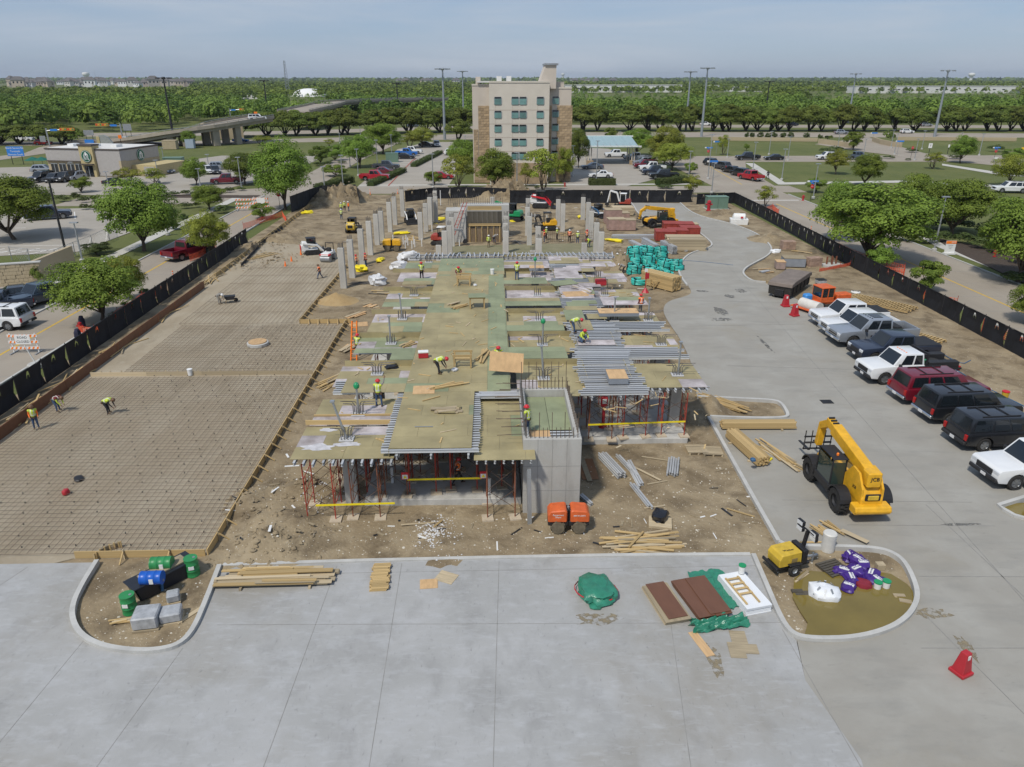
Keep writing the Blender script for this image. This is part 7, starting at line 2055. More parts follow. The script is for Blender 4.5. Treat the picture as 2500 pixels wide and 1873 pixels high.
slab_('plywood_sheet', g(1712,1572),(.35,1.35),.28, PLY,'tan plank offcut below the green tarpaulin')
o = MB().prism([(-.5,-.7),(.1,-.7),(.1,-.45),(.6,-.45),(.6,.05),(.3,.05),(.3,.75),(-.3,.75),(-.3,.1),(-.5,.1)],0,.02).build('plywood_sheet', LUMBER2, None, g(1808,1575)+V((0,0,.01)),-.1);tag(o,'notched grey plywood scrap below the white foam stack','plywood sheet')
def lump(name, c, d, m, label, cat, seed=0, n=14, rings=9, crumple=.12, parent=None, flat=0.0):
 """soft closed form: bag, tarp or bundle"""
 mb = MB();vs = [];fs = []
 for j in range(rings):
  v = math.pi*j/(rings-1)
  for k in range(n):
   u = 2*math.pi*k/n
   q = V((math.sin(v)*math.cos(u), math.sin(v)*math.sin(u), math.cos(v)))
   s = 1+crumple*noise.noise(q*2.1+V((seed*3.1,0,0)))*2+crumple*.6*noise.noise(q*5+V((0, seed,0)))
   q = V([math.copysign(abs(a)**.75, a) for a in q])*s
   z = q.z*d[2]/2
   vs.append((q.x*d[0]/2, q.y*d[1]/2, max(z,-d[2]*.32+flat)+d[2]*.32))
 for j in range(rings-1):
  for k in range(n):fs.append((j*n+k, j*n+(k+1)%n,(j+1)*n+(k+1)%n,(j+1)*n+k))
 mb.add(vs, fs)
 o = mb.build(name, m, parent, c, seed*.7, smooth=True)
 return tag(o, label, cat) if parent is None else o
TGREEN = mat('tarp_green',(.03,.20,.125),.3, var=.2, scale=3, spec=.6, bump=.3)
bw = thing('wrapped_bundle', g(1455,1448), RD(-20),'shiny green wrapped bundle with red strap on near pavement','bundle')
lump('wrap',(0,0,0),(1.8,1.45,.62), TGREEN, None, None,3,26,17,.17, bw);MB().lathe([(.87,.14),(.9,.18),(.87,.22)], n=18, cap=False).build('strap', REDP, bw, smooth=True).scale = (1.04,.84,1)
lump('loose_end',(.15,-.75,0),(.6,.7,.2), TGREEN, None, None,5,10,7,.2, bw)
HDO = mat('brown_panel',(.155,.072,.042),.45, var=.1, scale=2)
t = stack('panel_stack', g(1625,1478), RD(102),2.35,1,5,1.1,.045, LUMBER2,'stack of tan sheets with one brown panel on top','panel stack',.06, False);ubox('top_panel',(.05,-.02,.25),(2.2,.82,.025), HDO, t, rz=.02)
t = stack('panel_stack', g(1710,1463, PZ+.06), RD(104),2.35,2,4,.72,.045, HDO,'stack of dark brown panels on the green tarpaulin','panel stack',.12, False);ubox('top_panel',(.0,-.3,.2),(2.3,.9,.02), HDO, t, rz=-.04)
def sheetlump(name, c, rz, W_, L_, m, label, amp=.12, seed=1.0):
 n, k = 30,40;mb = MB();vs = []
 for j in range(k+1):
  for i in range(n+1):
   u, v = i/n-.5, j/k-.5
   q = noise.noise(V((u*5, v*6, seed)));q2 = noise.noise(V((u*13, v*15, seed+3)))
   vs.append((u*W_*(1+.25*noise.noise(V((v*4, seed,0))))+q*.1, v*L_*(1+.2*noise.noise(V((u*5, seed,4)))), max(.012, amp*(.5+q+.6*q2))))
 mb.add(vs,[(j*(n+1)+i, j*(n+1)+i+1,(j+1)*(n+1)+i+1,(j+1)*(n+1)+i) for j in range(k) for i in range(n)])
 return tag(mb.build(name, m, None, c, rz, smooth=True), label,'tarpaulin')
sheetlump('green_tarpaulin', g(1752,1440), RD(13),1.5,2.6, TGREEN,'crumpled green tarpaulin between brown panels and white foam',.1,2)
sheetlump('green_tarpaulin', g(1755,1525), RD(8),2.2,.75, TGREEN,'bunched green tarpaulin in front of the brown panels',.22,5)
FOAM = mat('foam_white',(.74,.76,.78),.7, var=.03)
t = stack('foam_stack', g(1815,1455), RD(103),2.3,1,6,1.15,.06, FOAM,'stack of white foam boards at the pavement edge','foam stack',.04, False);t2 = t
t = thing('timber_ladder', g(1812,1440, PZ+.4), RD(103),'short handmade timber ladder lying on the white foam','ladder')
for s in(-.28,.28):ubox('rail',(0, s,0),(1.7,.07,.05), LUMBER, t)
for k in range(4):ubox('rung',(.7-k*.32,0,.04),(.1,.62,.03), LUMBER, t)
def bucket(c, label, body=None, lid=None, s=1.0):
 t = thing('bucket', c,0, label,'bucket', None, s)
 MB().lathe([(.13,0),(.15,.36)], n=14).build('pail', body or WHITE, t, smooth=True);MB().lathe([(.16,.36),(.16,.4),(.1,.41)], n=14).build('lid', lid or GREENM, t, smooth=True)
bucket(g(1810,1398, PZ+.4),'white bucket with green lid on the white foam stack')
bucket(g(2142,1432),'left of two white green-lidded buckets in the puddle', s=1.1);bucket(g(2163,1430),'right of two white green-lidded buckets in the puddle', s=1.1)
bucket(g(2452,972),'yellow bucket with red lid near the right fence', YEL2, SIGN_R,1.5);bucket(g(1202,670, ZM),'white bucket on the rear green deck panels', WHITE, WHITE,1.2);bucket(P(465,916,.15),'white bucket at the timber bulkhead board', WHITE, WHITE,1.2)
def barrier(c, rz, label, s=1.0):
 t = thing('red_barrier', c, rz, label,'traffic barrier', None, s)
 mb = MB();mb.box((0,0,.07),(.62,.62,.14));mb.add([(-.26,-.24,.14),(.26,-.24,.14),(.26,.24,.14),(-.26,.24,.14),(-.15,-.13,1.0),(.15,-.13,1.0),(.15,.13,1.0),(-.15,.13,1.0)],[(0,1,5,4),(1,2,6,5),(2,3,7,6),(3,0,4,7),(4,5,6,7)])
 mb.build('stand', REDP, t, bevel=.02);MB().box((0,-.155,.82),(.14,.02,.2)).build('notice', WHITE, t)
barrier(g(2345,1642),.4,'tall red hollow barrier stand at lower right',.95);barrier(g(1917,748),.1,'left of two red barrier stands by the dumpster',1.1);barrier(g(1939,771),.3,'right of two red barrier stands by the dumpster',1.1)
# left island
def drum(c, rz, m, label, lying=False):
 t = thing('steel_drum', c, rz, label,'drum')
 pr = [(.285,0),(.29,.03),(.28,.05),(.28,.28),(.295,.3),(.28,.32),(.28,.57),(.295,.59),(.28,.61),(.28,.83),(.29,.86)]
 o = MB().lathe(pr, n=22).build('barrel', m, t, smooth=True);q = MB().lathe([(.06,.862),(.06,.875)],(.14,0,0),8).build('bung', STEEL, o)
 l = MB().box((0,-.285,.5),(.22,.03,.16)).build('paper_label', WHITE, o)
 if lying:o.rotation_euler = (0, RD(90),0);o.location = (-.43,0,.28)
drum(g(473,1405),.3, DRUMG,'upright green drum right of the black tub');drum(g(318,1490),0, DRUMG,'upright green drum left of the wrapped pallets')
zt = .8;drum(g(398,1388, zt),.05, DRUMG,'green drum lying across the black tub', True);drum(g(374,1424, zt),.03, DRUMB,'blue drum with black end lying on the black tub', True)
t = thing('plastic_tub', g(400,1428), RD(50),'long black plastic tub filled with boards and drums','tub')
MB().side([(-1.15,0),(-1.32,.72),(1.32,.72),(1.15,0)],-.42,.42).build('shell', mat('tub_black',(.02,.023,.03),.35, var=.15), t, bevel=.06)
MB().box((0,0,.72),(2.74,.96,.05)).build('rim', MATS['tub_black'], t, bevel=.02);MB().box((.1,0,.76),(1.9,.6,.08)).build('fill_board', LUMBER2, t);MB().bar((-.3,-.5,.1),(-.2,-.5,1.0),.09).build('handle', BLUEM, t)
WRAP = mat('shrink_wrap',(.36,.37,.38),.18, var=.25, scale=4, spec=.7)
for i,(x, y, d, lab) in enumerate([(362,1520,(.95,.9,.55),'grey shrink-wrapped pallet nearest in the left island'),(420,1508,(.8,.7,.4),'wrapped pallet of blocks right of the grey wrapped pallet'),(425,1465,(.5,.5,.35),'small wrapped sack behind the wrapped blocks')]):
 t = thing('wrapped_pallet', g(x, y),.15+i*.1, lab,'pallet');B(t,'pallet', LUMBER2,(0,0,.05),(d[0]*1.05, d[1]*1.05,.1),.01);B(t,'load', WRAP,(0,0,.1+d[2]/2), d,.05)
slab_('plank', g(478,1490),(1.7,.2), RD(55), LUMBER2,'grey plank lying by the right kerb of the left island','plank',.03);heapb('stake_bundle', g(300,1515),.1,9,.9,.06,.15, LM,'loose stakes left of the wrapped pallets')
# right island
t = thing('plastic_barrel', g(2020,1340),0,'white plastic barrel standing at the puddle kerb','barrel');MB().lathe([(.3,0),(.31,.1),(.29,.5),(.31,.9),(.27,.95)], n=18).build('barrel', mat('barrel_white',(.6,.59,.55),.5, var=.1), t, smooth=True)
PURP = mat('bag_purple',(.055,.022,.19),.4, var=.2)
for i,(x, y) in enumerate([(2075,1362),(2092,1375),(2060,1395),(2105,1385),(2088,1398),(2125,1402),(2078,1412),(2142,1418),(2072,1432)]):
 t = thing('cement_bag', g(x, y)+V((0,0,.12 if i in(1,3,4) else 0)),.5*i,f'purple bag with white lettered band, {nth(sorted([2075, 2092, 2060, 2105, 2088, 2125, 2078, 2142, 2072]).index(x))} from the left in the puddle pile','bag', None,1.35)
 lump('sack',(0,0,0),(.62,.42,.3), PURP, None, None, i+1,18,12,.2, t);MB().box((0,0,.24),(.13,.3,.03)).build('band', WHITE, t);text('lettering','SETA CAP',.07, mat('ink_purple',(.05,.02,.2),.5, var=0), t,(0,0,.275),(0,0, RD(90)),.002)
lump('red_sack', g(2108,1425),(.75,.6,.4), mat('sack_red',(.22,.02,.035),.6, var=.2),'dull red sack in front of purple bags','sack',4)
t = thing('bulk_bag', g(2012,1447),.4,'white bulk bag with grey straps sitting in puddle','bulk bag');lump('sack',(0,0,0),(1.25,1.1,.65), FOAM, None, None,8,16,10,.14, t)
for a in(0,1.57,.8):MB().bar((-.6*math.cos(a),-.55*math.sin(a),.3),(-.3*math.cos(a),-.3*math.sin(a),.6),.08,.02).bar((.6*math.cos(a),.55*math.sin(a),.3),(.3*math.cos(a),.3*math.sin(a),.6),.08,.02).build('strap', STEEL, t)
heapb('stake_bundle', g(2020,1298), RD(115),26,1.3,.06,.55,[LUMBER],'fan of thin timber stakes behind the white barrel', th=.04, spr=.16)
slab_('plank', g(2085,1315),(1.3,.28), RD(128), LUMBER2,'brown plank across the kerb behind the purple bags','plank',.15);slab_('plank', g(1975,1325),(2.4,.1),.0, LUMBER,'long thin board on pavement behind white barrel','plank',.03)
t = thing('wooden_pallet', g(2035,1385),.35,'dark wooden pallet behind the bulk bag','pallet')
for k in range(7):ubox('slat',(0,-.45+.15*k,.12),(1.1,.11,.02), PLY_D, t)
for x in(-.5,0,.5):ubox('runner',(x,0,.055),(.08,1.05,.1), PLY_D, t)
heapb('form_offcuts', g(2200,1455),-.2,6,.8,.2,.3,[PLY_D, LUMBER2],'dark form offcuts lying at the right of the puddle');heapb('form_offcuts', g(1950,1440),.1,3,.7,.25,.15,[PLY_D],'dark box offcuts left of the bulk bag');heapb('form_offcuts', g(1958,1405),.6,3,1.0,.1,.2, LM,'two planks between light tower and bulk bag')
tag(B(None,'carton', LUMBER2, tuple(g(2148,1385)+V((0,0,.15))),(.35,.3,.3),.01),'small cardboard carton right of the purple bags','carton')
# dirt in front, right of the core
heapb('lumber_heap', g(1565,1322), RD(2),26,3.6,.12,.75, LM,'scattered heap of long boards on the dirt near pavement');ubox('board',(-.2,.1,.2),(1.5,.1,.05), LUMBER, bpy.data.objects['lumber_heap'], rz=.9)
t = thing('pallet_with_bag', g(1612,1275),-.2,'black rubbish bag lying on a grey pallet','pallet');B(t,'pallet', LUMBER2,(0,0,.08),(1.1,.9,.14),.01)
lump('rubbish_bag', g(1610,1268)+V((0,0,.15)),(.9,.75,.6), mat('bag_black',(.012,.013,.017),.3, var=.2, spec=.6),'glossy black rubbish bag on the grey pallet','rubbish bag',6, crumple=.2)
def joists(c, rz, nx, nz, L_, label, jit=.1):
 t = thing('joist_bundle', c, rz, label,'joist bundle')
 for k in range(nz):
  for i in range(nx):ubox('joist',(rc_.uniform(-jit, jit),(i-nx/2)*.13,.1+k*.16),(L_,.1,.15), ALU, t, kind='ibeam')
 return t
joists(g(1490,1140), RD(107),4,2,2.5,'aluminium joist bundle nearest the concrete core');joists(g(1528,1138), RD(106),2,1,2.4,'pair of grey joists in middle of dirt yard');joists(g(1545,1155), RD(95),3,1,2.6,'crossed grey joists in middle of dirt yard',.5);joists(g(1562,1210), RD(103),2,1,2.4,'two grey joists lying towards the pavement');joists(g(1640,1140), RD(74),5,1,1.9,'flat grey joist bundle right in the dirt yard');joists(g(1428,1222), RD(115),2,1,1.0,'short grey joists at the foot of the core')
slab_('plank', g(1578,1155),(2.0,.14), RD(-52), LUMBER2,'single pale plank right of the crossed joists','plank',.05)
slab_('plywood_sheet', g(1435,1142),(.9,2.3),.03, mat('sheet_brown',(.23,.115,.055),.7, var=.2),'rust-brown sheet lying beside the concrete core');slab_('plank', g(1430,1145),(.28,2.5),.06, LUMBER2,'brown board on top of the rust-brown sheet','plank',.05)
rod('steel_channel', g(1293,1275), g(1290,1275)+V((0,.25,2.9)),.2, GALV, None,'box',.1);tag(bpy.data.objects['steel_channel'],'grey steel channel leaning on the concrete core face','channel')
for i,(x, y, l, a, lab) in enumerate([(1610,1120,2.0,-.35,'lone board near the right shoring towers'),(1605,1176,1.2,.3,'short lone board in the middle yard'),(1598,1235,1.1,.2,'dark plank scrap in middle of yard'),(1020,1280,1.6,.1,'plank scrap before the slab edge'),(1062,1285,1.1,1.0,'tilted plank scrap by gravel spill'),(1808,1250,1.4,-.6,'thin stick near the right kerb')]):slab_('plank', g(x, y),(l,.11), a, rc_.choice(LM), lab,'plank',.04)
for i,(x, y) in enumerate([(1700,1098),(1738,1102)]):
 t = thing('wooden_pallet', g(x, y),-.1*i,['left','right'][i]+' of two old pallets beside the right kerb','pallet')
 for k in range(7):ubox('slat',(0,-.45+.15*k,.14),(1.15,.1,.02), LUMBER2, t)
 for q in(-.5,0,.5):ubox('runner',(q,0,.06),(.09,1.05,.12), LUMBER2, t)
stack('lumber_stack', g(1822,1103), RD(101),3.7,7,5,.11,.1, LUMBER,'tall square lumber bundle on the pavement by the kerb');heapb('lumber_stack', g(1900,1112), RD(107),18,3.6,.11,.35,[LUMBER, LUMBER, LUMBER2],'loose lumber pile right of the square bundle','lumber stack');stack('lumber_stack', g(1850,1046), RD(-1),4.6,4,4,.14,.1, LUMBER,'long lumber bundle lying along the small island kerb');heapb('lumber_stack', g(1765,985), RD(130),16,3.4,.12,.5,[LUMBER],'loose boards under the right deck corner','lumber stack')
lump('blue_tape_roll', g(1838,1125,.75),(.3,.3,.2), BLUEM,'small blue strap roll on the square lumber bundle','strap',2);lump('yellow_sheet', g(1868,1125),(.4,1.0,.15), YTAPE,'yellow plastic sheet beside the square lumber bundle','sheet',3)
# right strip along the fence
def frame_panel(c, rz, L_, W_, n, label):
 t = thing('timber_grid', c, rz, label,'timber frame')
 for y in(-W_/2,-W_/6, W_/6, W_/2):ubox('rail',(0, y,.14),(L_,.09,.14), LUMBER, t)
 for k in range(n):ubox('slat',((k+.5)/n*L_-L_/2,0,.25),(.09, W_*1.02,.05), LUMBER, t)
frame_panel(g(2150,742), RD(-52),6.0,2.2,22,'far slatted timber frame beside the right fence');frame_panel(g(2222,820), RD(-58),5.0,2.0,18,'near slatted timber frame beside the right fence');heapb('lumber_pile', g(2120,752), RD(-52),10,4.5,.12,.4,[LUMBER],'loose lumber beside the far timber frame')
def crate(c, rz, d, m, label, top=None, cat='crate', name='crate'):
 t = thing(name, c, rz, label, cat);B(t,'box', m,(0,0, d[2]/2+.1), d,.03);B(t,'lid', top or m,(0,0, d[2]+.13),(d[0]*1.03, d[1]*1.03,.06),.01)
 for s in(-1,1):B(t,'skid', LUMBER2,(0, s*d[1]*.35,.05),(d[0],.12,.1),0)
 return t
GREYC = mat('crate_grey',(.24,.26,.29),.6, var=.1)
crate(g(1935,648), RD(-8),(2.4,1.7,.95), GREYC,'grey site box with tan lid near the dumpster', LUMBER2);crate(g(1903,655), RD(-8),(1.0,1.2,.8), mat('wrap_pink',(.33,.25,.22),.4, var=.2),'wrapped pinkish pallet left of the grey site box', PLY);crate(g(2003,692),.1,(.9,.8,.4), WRAP,'white wrapped block pallet behind sweeper', BLACK)
BRICK = mat('brick_pale',(.36,.25,.19),.9, var=.2, orand=.2)
def bricks(c, rz, nx, ny, nz, label, bx=(.4,.2,.2)):
 t = thing('brick_pallet', c, rz, label,'brick pallet')
 B(t,'pallet', LUMBER2,(0,0,.06),(nx*bx[0]*1.05, ny*bx[1]*1.05,.1),0)
 for k in range(nz):
  for i in range(nx):
   for j in range(ny):
    if 0<i<nx-1 and 0<j<ny-1 and k<nz-1:continue
    ubox('brick',((i-(nx-1)/2)*bx[0],(j-(ny-1)/2)*bx[1],.12+bx[2]*(k+.5)),(bx[0]-.015, bx[1]-.015, bx[2]-.012), BRICK, t)
bricks(g(1922,608),0,4,6,5,'pale brick pallet near the right fence');bricks(g(1985,650),.3,4,5,5,'tan stone pallet leaning by the right fence')
heapb('plank_pile', g(1870,660),.3,12,1.8,.2,.9,[LUMBER2, PLY],'mixed planks in the right kerb pocket');heapb('plank_pile', g(1960,615),-.7,9,2.6,.12,.5, LM,'boards behind the brick pallet at fence');heapb('plank_pile', g(1880,690),.0,8,2.4,.12,.8, LM,'thin boards lying before the wrapped pallet');joists(g(1866,663),.5,4,1,1.2,'short grey joists in the right kerb pocket')
lump('white_sheeting', g(1892,615),(1.2,.8,.5), FOAM,'crumpled white sheeting near the brick pallet','sheeting',9, crumple=.3)
t = thing('pole_base_pad', g(2030,648),.4,'concrete pad with rusty capped stubs by the fence','pad');MB().box((0,0,.1),(2.4,1.4,.25)).build('pad', KERB, t)
for x, y in((-.6,.2),(-.2,-.2),(.2,.25),(.5,-.1)):rod('stub',(x, y,.2),(x, y,1.1),.2, RUSTM, t)
for nm, pts, m, r, lab in[('blue_hose',[(2260,845),(2300,880),(2400,940),(2460,970),(2520,1000)], BLUEM,.03,'blue hose lying along the right dirt strip'),('blue_hose',[(2305,865),(2330,880),(2318,872),(2350,888),(2370,878)], BLUEM,.03,'tangled blue hose loop on right dirt strip'),('blue_line',[(1630,634),(1700,638),(1790,648)], BLUEM,.02,'thin blue line stretched across the far drive')]:
 tag(MB().tube(smoothpoly([g(x, y)+V((0,0,.04)) for x, y in pts],1), r,6).build(nm, m), lab,'hose')
tag(MB().lathe([(.35,0),(.45,.05),(.45,.15),(.35,.2)], n=16, cap=False).build('white_ring', WHITE, None, g(2089,713)),'white ring lying by the far timber frame','ring')
t = thing('fuel_tank', g(1803,545),-.2,'white fuel tank in a white tray by right fence','tank');MB().lathe([(.3,-.95),(.62,-.8),(.62,.8),(.3,.95)],(0,0,.95),18,'y').build('tank', WHITE, t, rz=1.57, smooth=True);MB().side([(-1.2,0),(-1.3,.8),(1.3,.8),(1.2,0)],-.8,.8).build('tray', WHITE, t, bevel=.02);B(t,'placard', SIGN_R,(.3,-.82,1.1),(.35,.05,.25),0)
t = thing('transformer', g(1748,508),0,'large green electrical transformer box at the rear fence','transformer');B(t,'cabinet', TRANSF,(0,0,1.0),(3.4,1.8,1.9),.05);B(t,'lid', TRANSF,(0,0,1.98),(3.5,1.9,.12),.03);B(t,'pad', KERB,(0,0,.05),(3.8,2.2,.12),0);B(t,'door_seam', BLACK,(0,-.905,1.0),(.03,.02,1.6),0)
for x, y, d, lab in[(1337*0+427,410,(4.4,2.5,2.4),'dark green transformer box behind coffee shop lot'),(1115*0+958,396,(3.2,2,2.2),'green transformer box by the hotel lot hedge'),(418,364,(4,3,2.5),'tan utility cabinet on the left lawn'),(466,362,(2.5,2,2.6),'pale blue utility cabinet on the left lawn')]:
 p = P(x, y);t = thing('utility_cabinet',(p.x, p.y,0),.1, lab,'cabinet');mm = TRANSF if 'green' in lab else(TANS if 'tan' in lab else mat('cab_blue',(.35,.42,.5),.5, var=.05));B(t,'cabinet', mm,(0,0, d[2]/2), d,.05);B(t,'lid', mm,(0,0, d[2]+.05),(d[0]*1.04, d[1]*1.04,.1),.02)
def hydrant(c, label, s=1.0):
 t = thing('fire_hydrant', c,0, label,'hydrant', None, s);MB().lathe([(.2,0),(.2,.06),(.13,.08),(.13,.6),(.17,.62),(.15,.75),(.04,.82)], n=12).build('barrel', REDP, t, smooth=True);MB().bar((-.26,0,.5),(.26,0,.5),.12).build('outlet', REDP, t)
hydrant(g(1729,520),'red hydrant with stand before the green transformer',2.0);hydrant(g(2428,625),'red hydrant in the right planting',1.0);hydrant(g(198,808),'red hydrant behind orange net at left verge',1.1);hydrant(P(1960,490),'red hydrant at the right junction',1.2);hydrant(P(1379,456),'red hydrant on the hotel verge',1.0)
# behind the deck, right
COIL = mat('pipe_teal',(.05,.50,.43),.45, var=.15, orand=.12)
cm_ = MB()
for k in range(5):
 for r_ in(.66,.56):cm_.tube([((r_+.04*math.sin(k*2.1+a))*math.cos(a*.349),(r_+.04*math.cos(k+a))*math.sin(a*.349),.06+k*.095+.02*math.sin(a+k)) for a in range(19)],.052,6)
for a in range(4):cm_.box((.61*math.cos(a*1.57),.61*math.sin(a*1.57),.26),(.32,.06,.54), a*1.57,1)
cme = cm_.mesh('coil',[COIL, BLACK], smooth=True)
cs = [(1546,636,3),(1578,634,3),(1610,634,3),(1650,657,2),(1548,655,3),(1582,655,3),(1618,656,2),(1550,674,2),(1588,674,2),(1622,676,1),(1556,692,1),(1590,692,1)]
for i,(x, y, l) in enumerate(sorted([(x, y, k) for x, y, n in cs for k in range(n)])):
 q = g(x, y);o = ob('pipe_coil', cme, None, q+V((rc_.uniform(-.15,.15), rc_.uniform(-.15,.15),.05+.5*l)), i*.7,1.15)
 o.rotation_euler = (rc_.uniform(-.14,.14)*(l>0), rc_.uniform(-.14,.14)*(l>0), i*.7)
 tag(o,f'teal plastic pipe coil, {nth(i)} from the left and bottom in the coil pile','pipe coil','teal pipe coils')
stack('lumber_stack', g(1612,700), RD(128),4.2,8,7,.17,.2, LUMBER,'big lumber bundle right of the teal coils', jit=.05)
def sawhorse(c, rz, label, s=1.0, top=None):
 t = thing('work_bench', c, rz, label,'work bench', None, s)
 for x in(-.55,.55):
  for y in(-.45,.45):ubox('leg',(x, y,.42),(.1,.1,.84), LUMBER, t)
  ubox('brace',(x,0,.3),(.06,.9,.1), LUMBER, t)
 for y in(-.45,.45):ubox('rail',(0, y,.88),(1.3,.08,.12), LUMBER, t)
 if top:ubox('top',(0,0,.96),(1.35,1.2,.03), top, t)
 else:
  for k in range(3):ubox('shelf_board',(0,-.3+.3*k,.55),(1.2,.14,.04), LUMBER, t)
sawhorse(g(1605,702),.1,'timber trestle before the big lumber bundle');slab_('plank', g(1628,700)+V((0,0,.4)),(3.2,.14), RD(115), LUMBER,'long board leaning at the big lumber bundle','plank',.1)
sawhorse(P(1133,695, ZM),-.05,'timber sawhorse bench in front of crouching worker',.95);sawhorse(P(1165,750, ZM),.05,'timber bench with green panel top on the deck',.95, PLY_G);sawhorse(P(1130,893, ZM),0,'timber sawhorse bench with scraps near the red cooler',.9)
t = joists(g(1585,603),1.75,5,5,4.5,'aluminium joist stack lying toward camera, left one');joists(g(1630,612),1.75,5,6,4.0,'aluminium joist stack lying toward camera, right one');joists(g(1548,580),0,6,3,6.0,'long aluminium joist stack lying crosswise');joists(g(1553,598),1.8,5,2,4,'low aluminium joist stack before crosswise one');joists(g(1655,608),2.1,3,1,3,'few loose joists right of the stacks')
REDC = mat('crate_red',(.30,.05,.035),.6, var=.2)
for i,(x, y) in enumerate([(1622,585),(1652,582),(1682,576),(1640,565),(1668,566)]):
 t = crate(g(x, y),-.1,(2.6,2.2,1.2), REDC,'red steel form crate, '+['front left','front middle','front right','back left','back right'][i]+' of the red stack', cat='form crate')
 for k in range(6):B(t,'rib', REDC,(-1.1+.44*k,-1.12,.7),(.08,.1,1.1),0)
stack('board_stack', g(1672,606),-.05,4.6,4,9,.8,.16, LUMBER2,'tall stack of weathered boards right of joist stacks', jit=.12);crate(g(1683,560),.0,(2.2,1.4,.8), LUMBER2,'brown crate behind the red stack')
BPINK = mat('block_pink',(.36,.24,.2),.9, var=.2)
for i,(x, y, h) in enumerate([(1495,545,2.0),(1503,560,1.5),(1528,560,1.4),(1515,535,1.0)]):crate(g(x, y),.05,(2.4,1.8, h), BPINK,'pinkish block crate, '+['tall left','front left','front right','rear'][i]+' one by the far telehandler', LUMBER2)
stack('slab_stack', g(1518,523),0,3.4,1,6,2.2,.2, LUMBER2,'stack of pale boards behind the block crates','board stack')
# yellow sheeting, white bags, pipes among the columns
for i,(x, y, d) in enumerate([(928,640,(1.6,.8,.5)),(880,660,(1.6,1.2,.8)),(948,590,(1.4,1.2,.6)),(980,570,(2.2,.9,.4)),(1075,535,(2,1,.4)),(1418,540,(1.6,1,.3)),(1500,588,(2.4,1.2,.4)),(1255,540,(1.4,.7,.3)),(750,520,(2,1,.5))]):lump('yellow_sheeting', g(x, y), d, YTAPE,f'crumpled yellow sheeting, {nth(sorted([928, 880, 948, 980, 1075, 1418, 1500, 1255, 750]).index(x))} from the left among the columns','sheeting', i+11, crumple=.3)
WBAG = mat('bag_white',(.62,.62,.62),.5, var=.2, scale=5)
for i,(x, y, d) in enumerate([(921,690,(2.2,1.6,1.1)),(975,655,(2.0,1.6,1.0)),(1000,640,(2.4,1.4,1.2)),(995,655,(1.2,1,.7))]):lump('white_sacks', g(x, y), d, WBAG,'heap of white plastic sacks '+['nearest the sand heap','left by the deck edge','back by the deck edge','small one at the deck edge'][i],'sacks', i+3,18,11,.28)
pp = [(985,595),(992,590),(996,598),(1010,595),(1006,605),(1013,602),(1030,600),(990,605),(960,590),(1055,565),(1076,500),(1122,603),(1298,535),(1306,537),(1360,533),(1335,540)]
for i,(x, y) in enumerate(sorted(pp)):tag(rod('riser_pipe', g(x, y), g(x, y)+V((0,0,1.0 if x!=1076 else 2.5)),.13, WHITE, None),f'white upright riser pipe, {nth(i)} from the left behind the deck','pipe','white riser pipes')
heapb('plank_pile', g(945,715),-.15,12,3.6,.2,.6,[LUMBER, LUMBER2, PLY_D],'planks between the white sacks and deck');heapb('plank_pile', g(870,770),1.0,8,2.2,.25,.5,[LUMBER2, PLY, PLY],'plywood scraps by the short form board');heapb('plank_pile', g(815,930), RD(60),20,3.2,.14,.6, LM,'long pile of boards between rebar and deck edge');heapb('plank_pile', g(850,850), RD(70),9,1.8,.3,.5,[LUMBER2, PLY],'plywood offcuts beside the orange ladder');heapb('plank_pile', g(640,625), RD(62),14,4,.15,.8, LM,'boards along the far left form');heapb('plank_pile', g(905,745), RD(50),8,1.2,.3,1.0,[PLY, LUMBER2],'broken plywood left of the rear deck edge');slab_('plywood_sheet', g(875,790),(1.6,1.2),.2, PLY,'new plywood sheet laid at the form corner');heapb('rebar_scrap', g(880,690),.2,14,2.6,.03,.6,[REBAR_G],'dark rebar scraps left of the white sacks','rebar')
for i,(x, y, r_) in enumerate([(60,1010,38),(170,935,40),(290,850,40),(400,770,42),(520,680,46)]):heapb('debris_strip', P(x, y,.1), RD(90),14,5.0,.1,.5, LM,f'broken boards and debris, {nth(i)} from the left along fence behind the brown form','debris', spr=.25)
mb = MB()
for k in range(420):
 q = P(rc_.uniform(560,1850), rc_.uniform(1090,1340)) if k<200 else V((rc_.uniform(-12,18), rc_.uniform(72,125),0))
 if inpoly(q.x, q.y, pave_new) or inpoly(q.x, q.y, drive) or(-9.5<q.x<11.5 and 30.5<q.y<72):continue
 mb.box((q.x, q.y, dirt_h(q.x, q.y)+.02),(rc_.uniform(.1,.8), rc_.uniform(.03,.12),.03), rc_.uniform(0,3.1), rc_.choice((0,0,1,2)))
tag(mb.build('site_litter',[LUMBER2, WHITE, DARK]),'small wood scraps and litter scattered over the dirt','litter', kind='stuff')
mb = MB()
for k in range(260):
 q = V((rc_.uniform(-9,11.5), rc_.uniform(31,70), ZM+.02));
 if q.x<-5 or q.x>1:q.z = ZD+.03
 if 1.2<q.x<5.4 and q.y<38:continue
 mb.box(q,(rc_.uniform(.08,.9), rc_.uniform(.03,.09),.025), rc_.uniform(0,3.1), rc_.choice((0,0,1)))
tag(mb.build('deck_litter',[LUMBER, LUMBER2]),'offcuts and sticks scattered over the formwork deck','offcuts', kind='stuff')
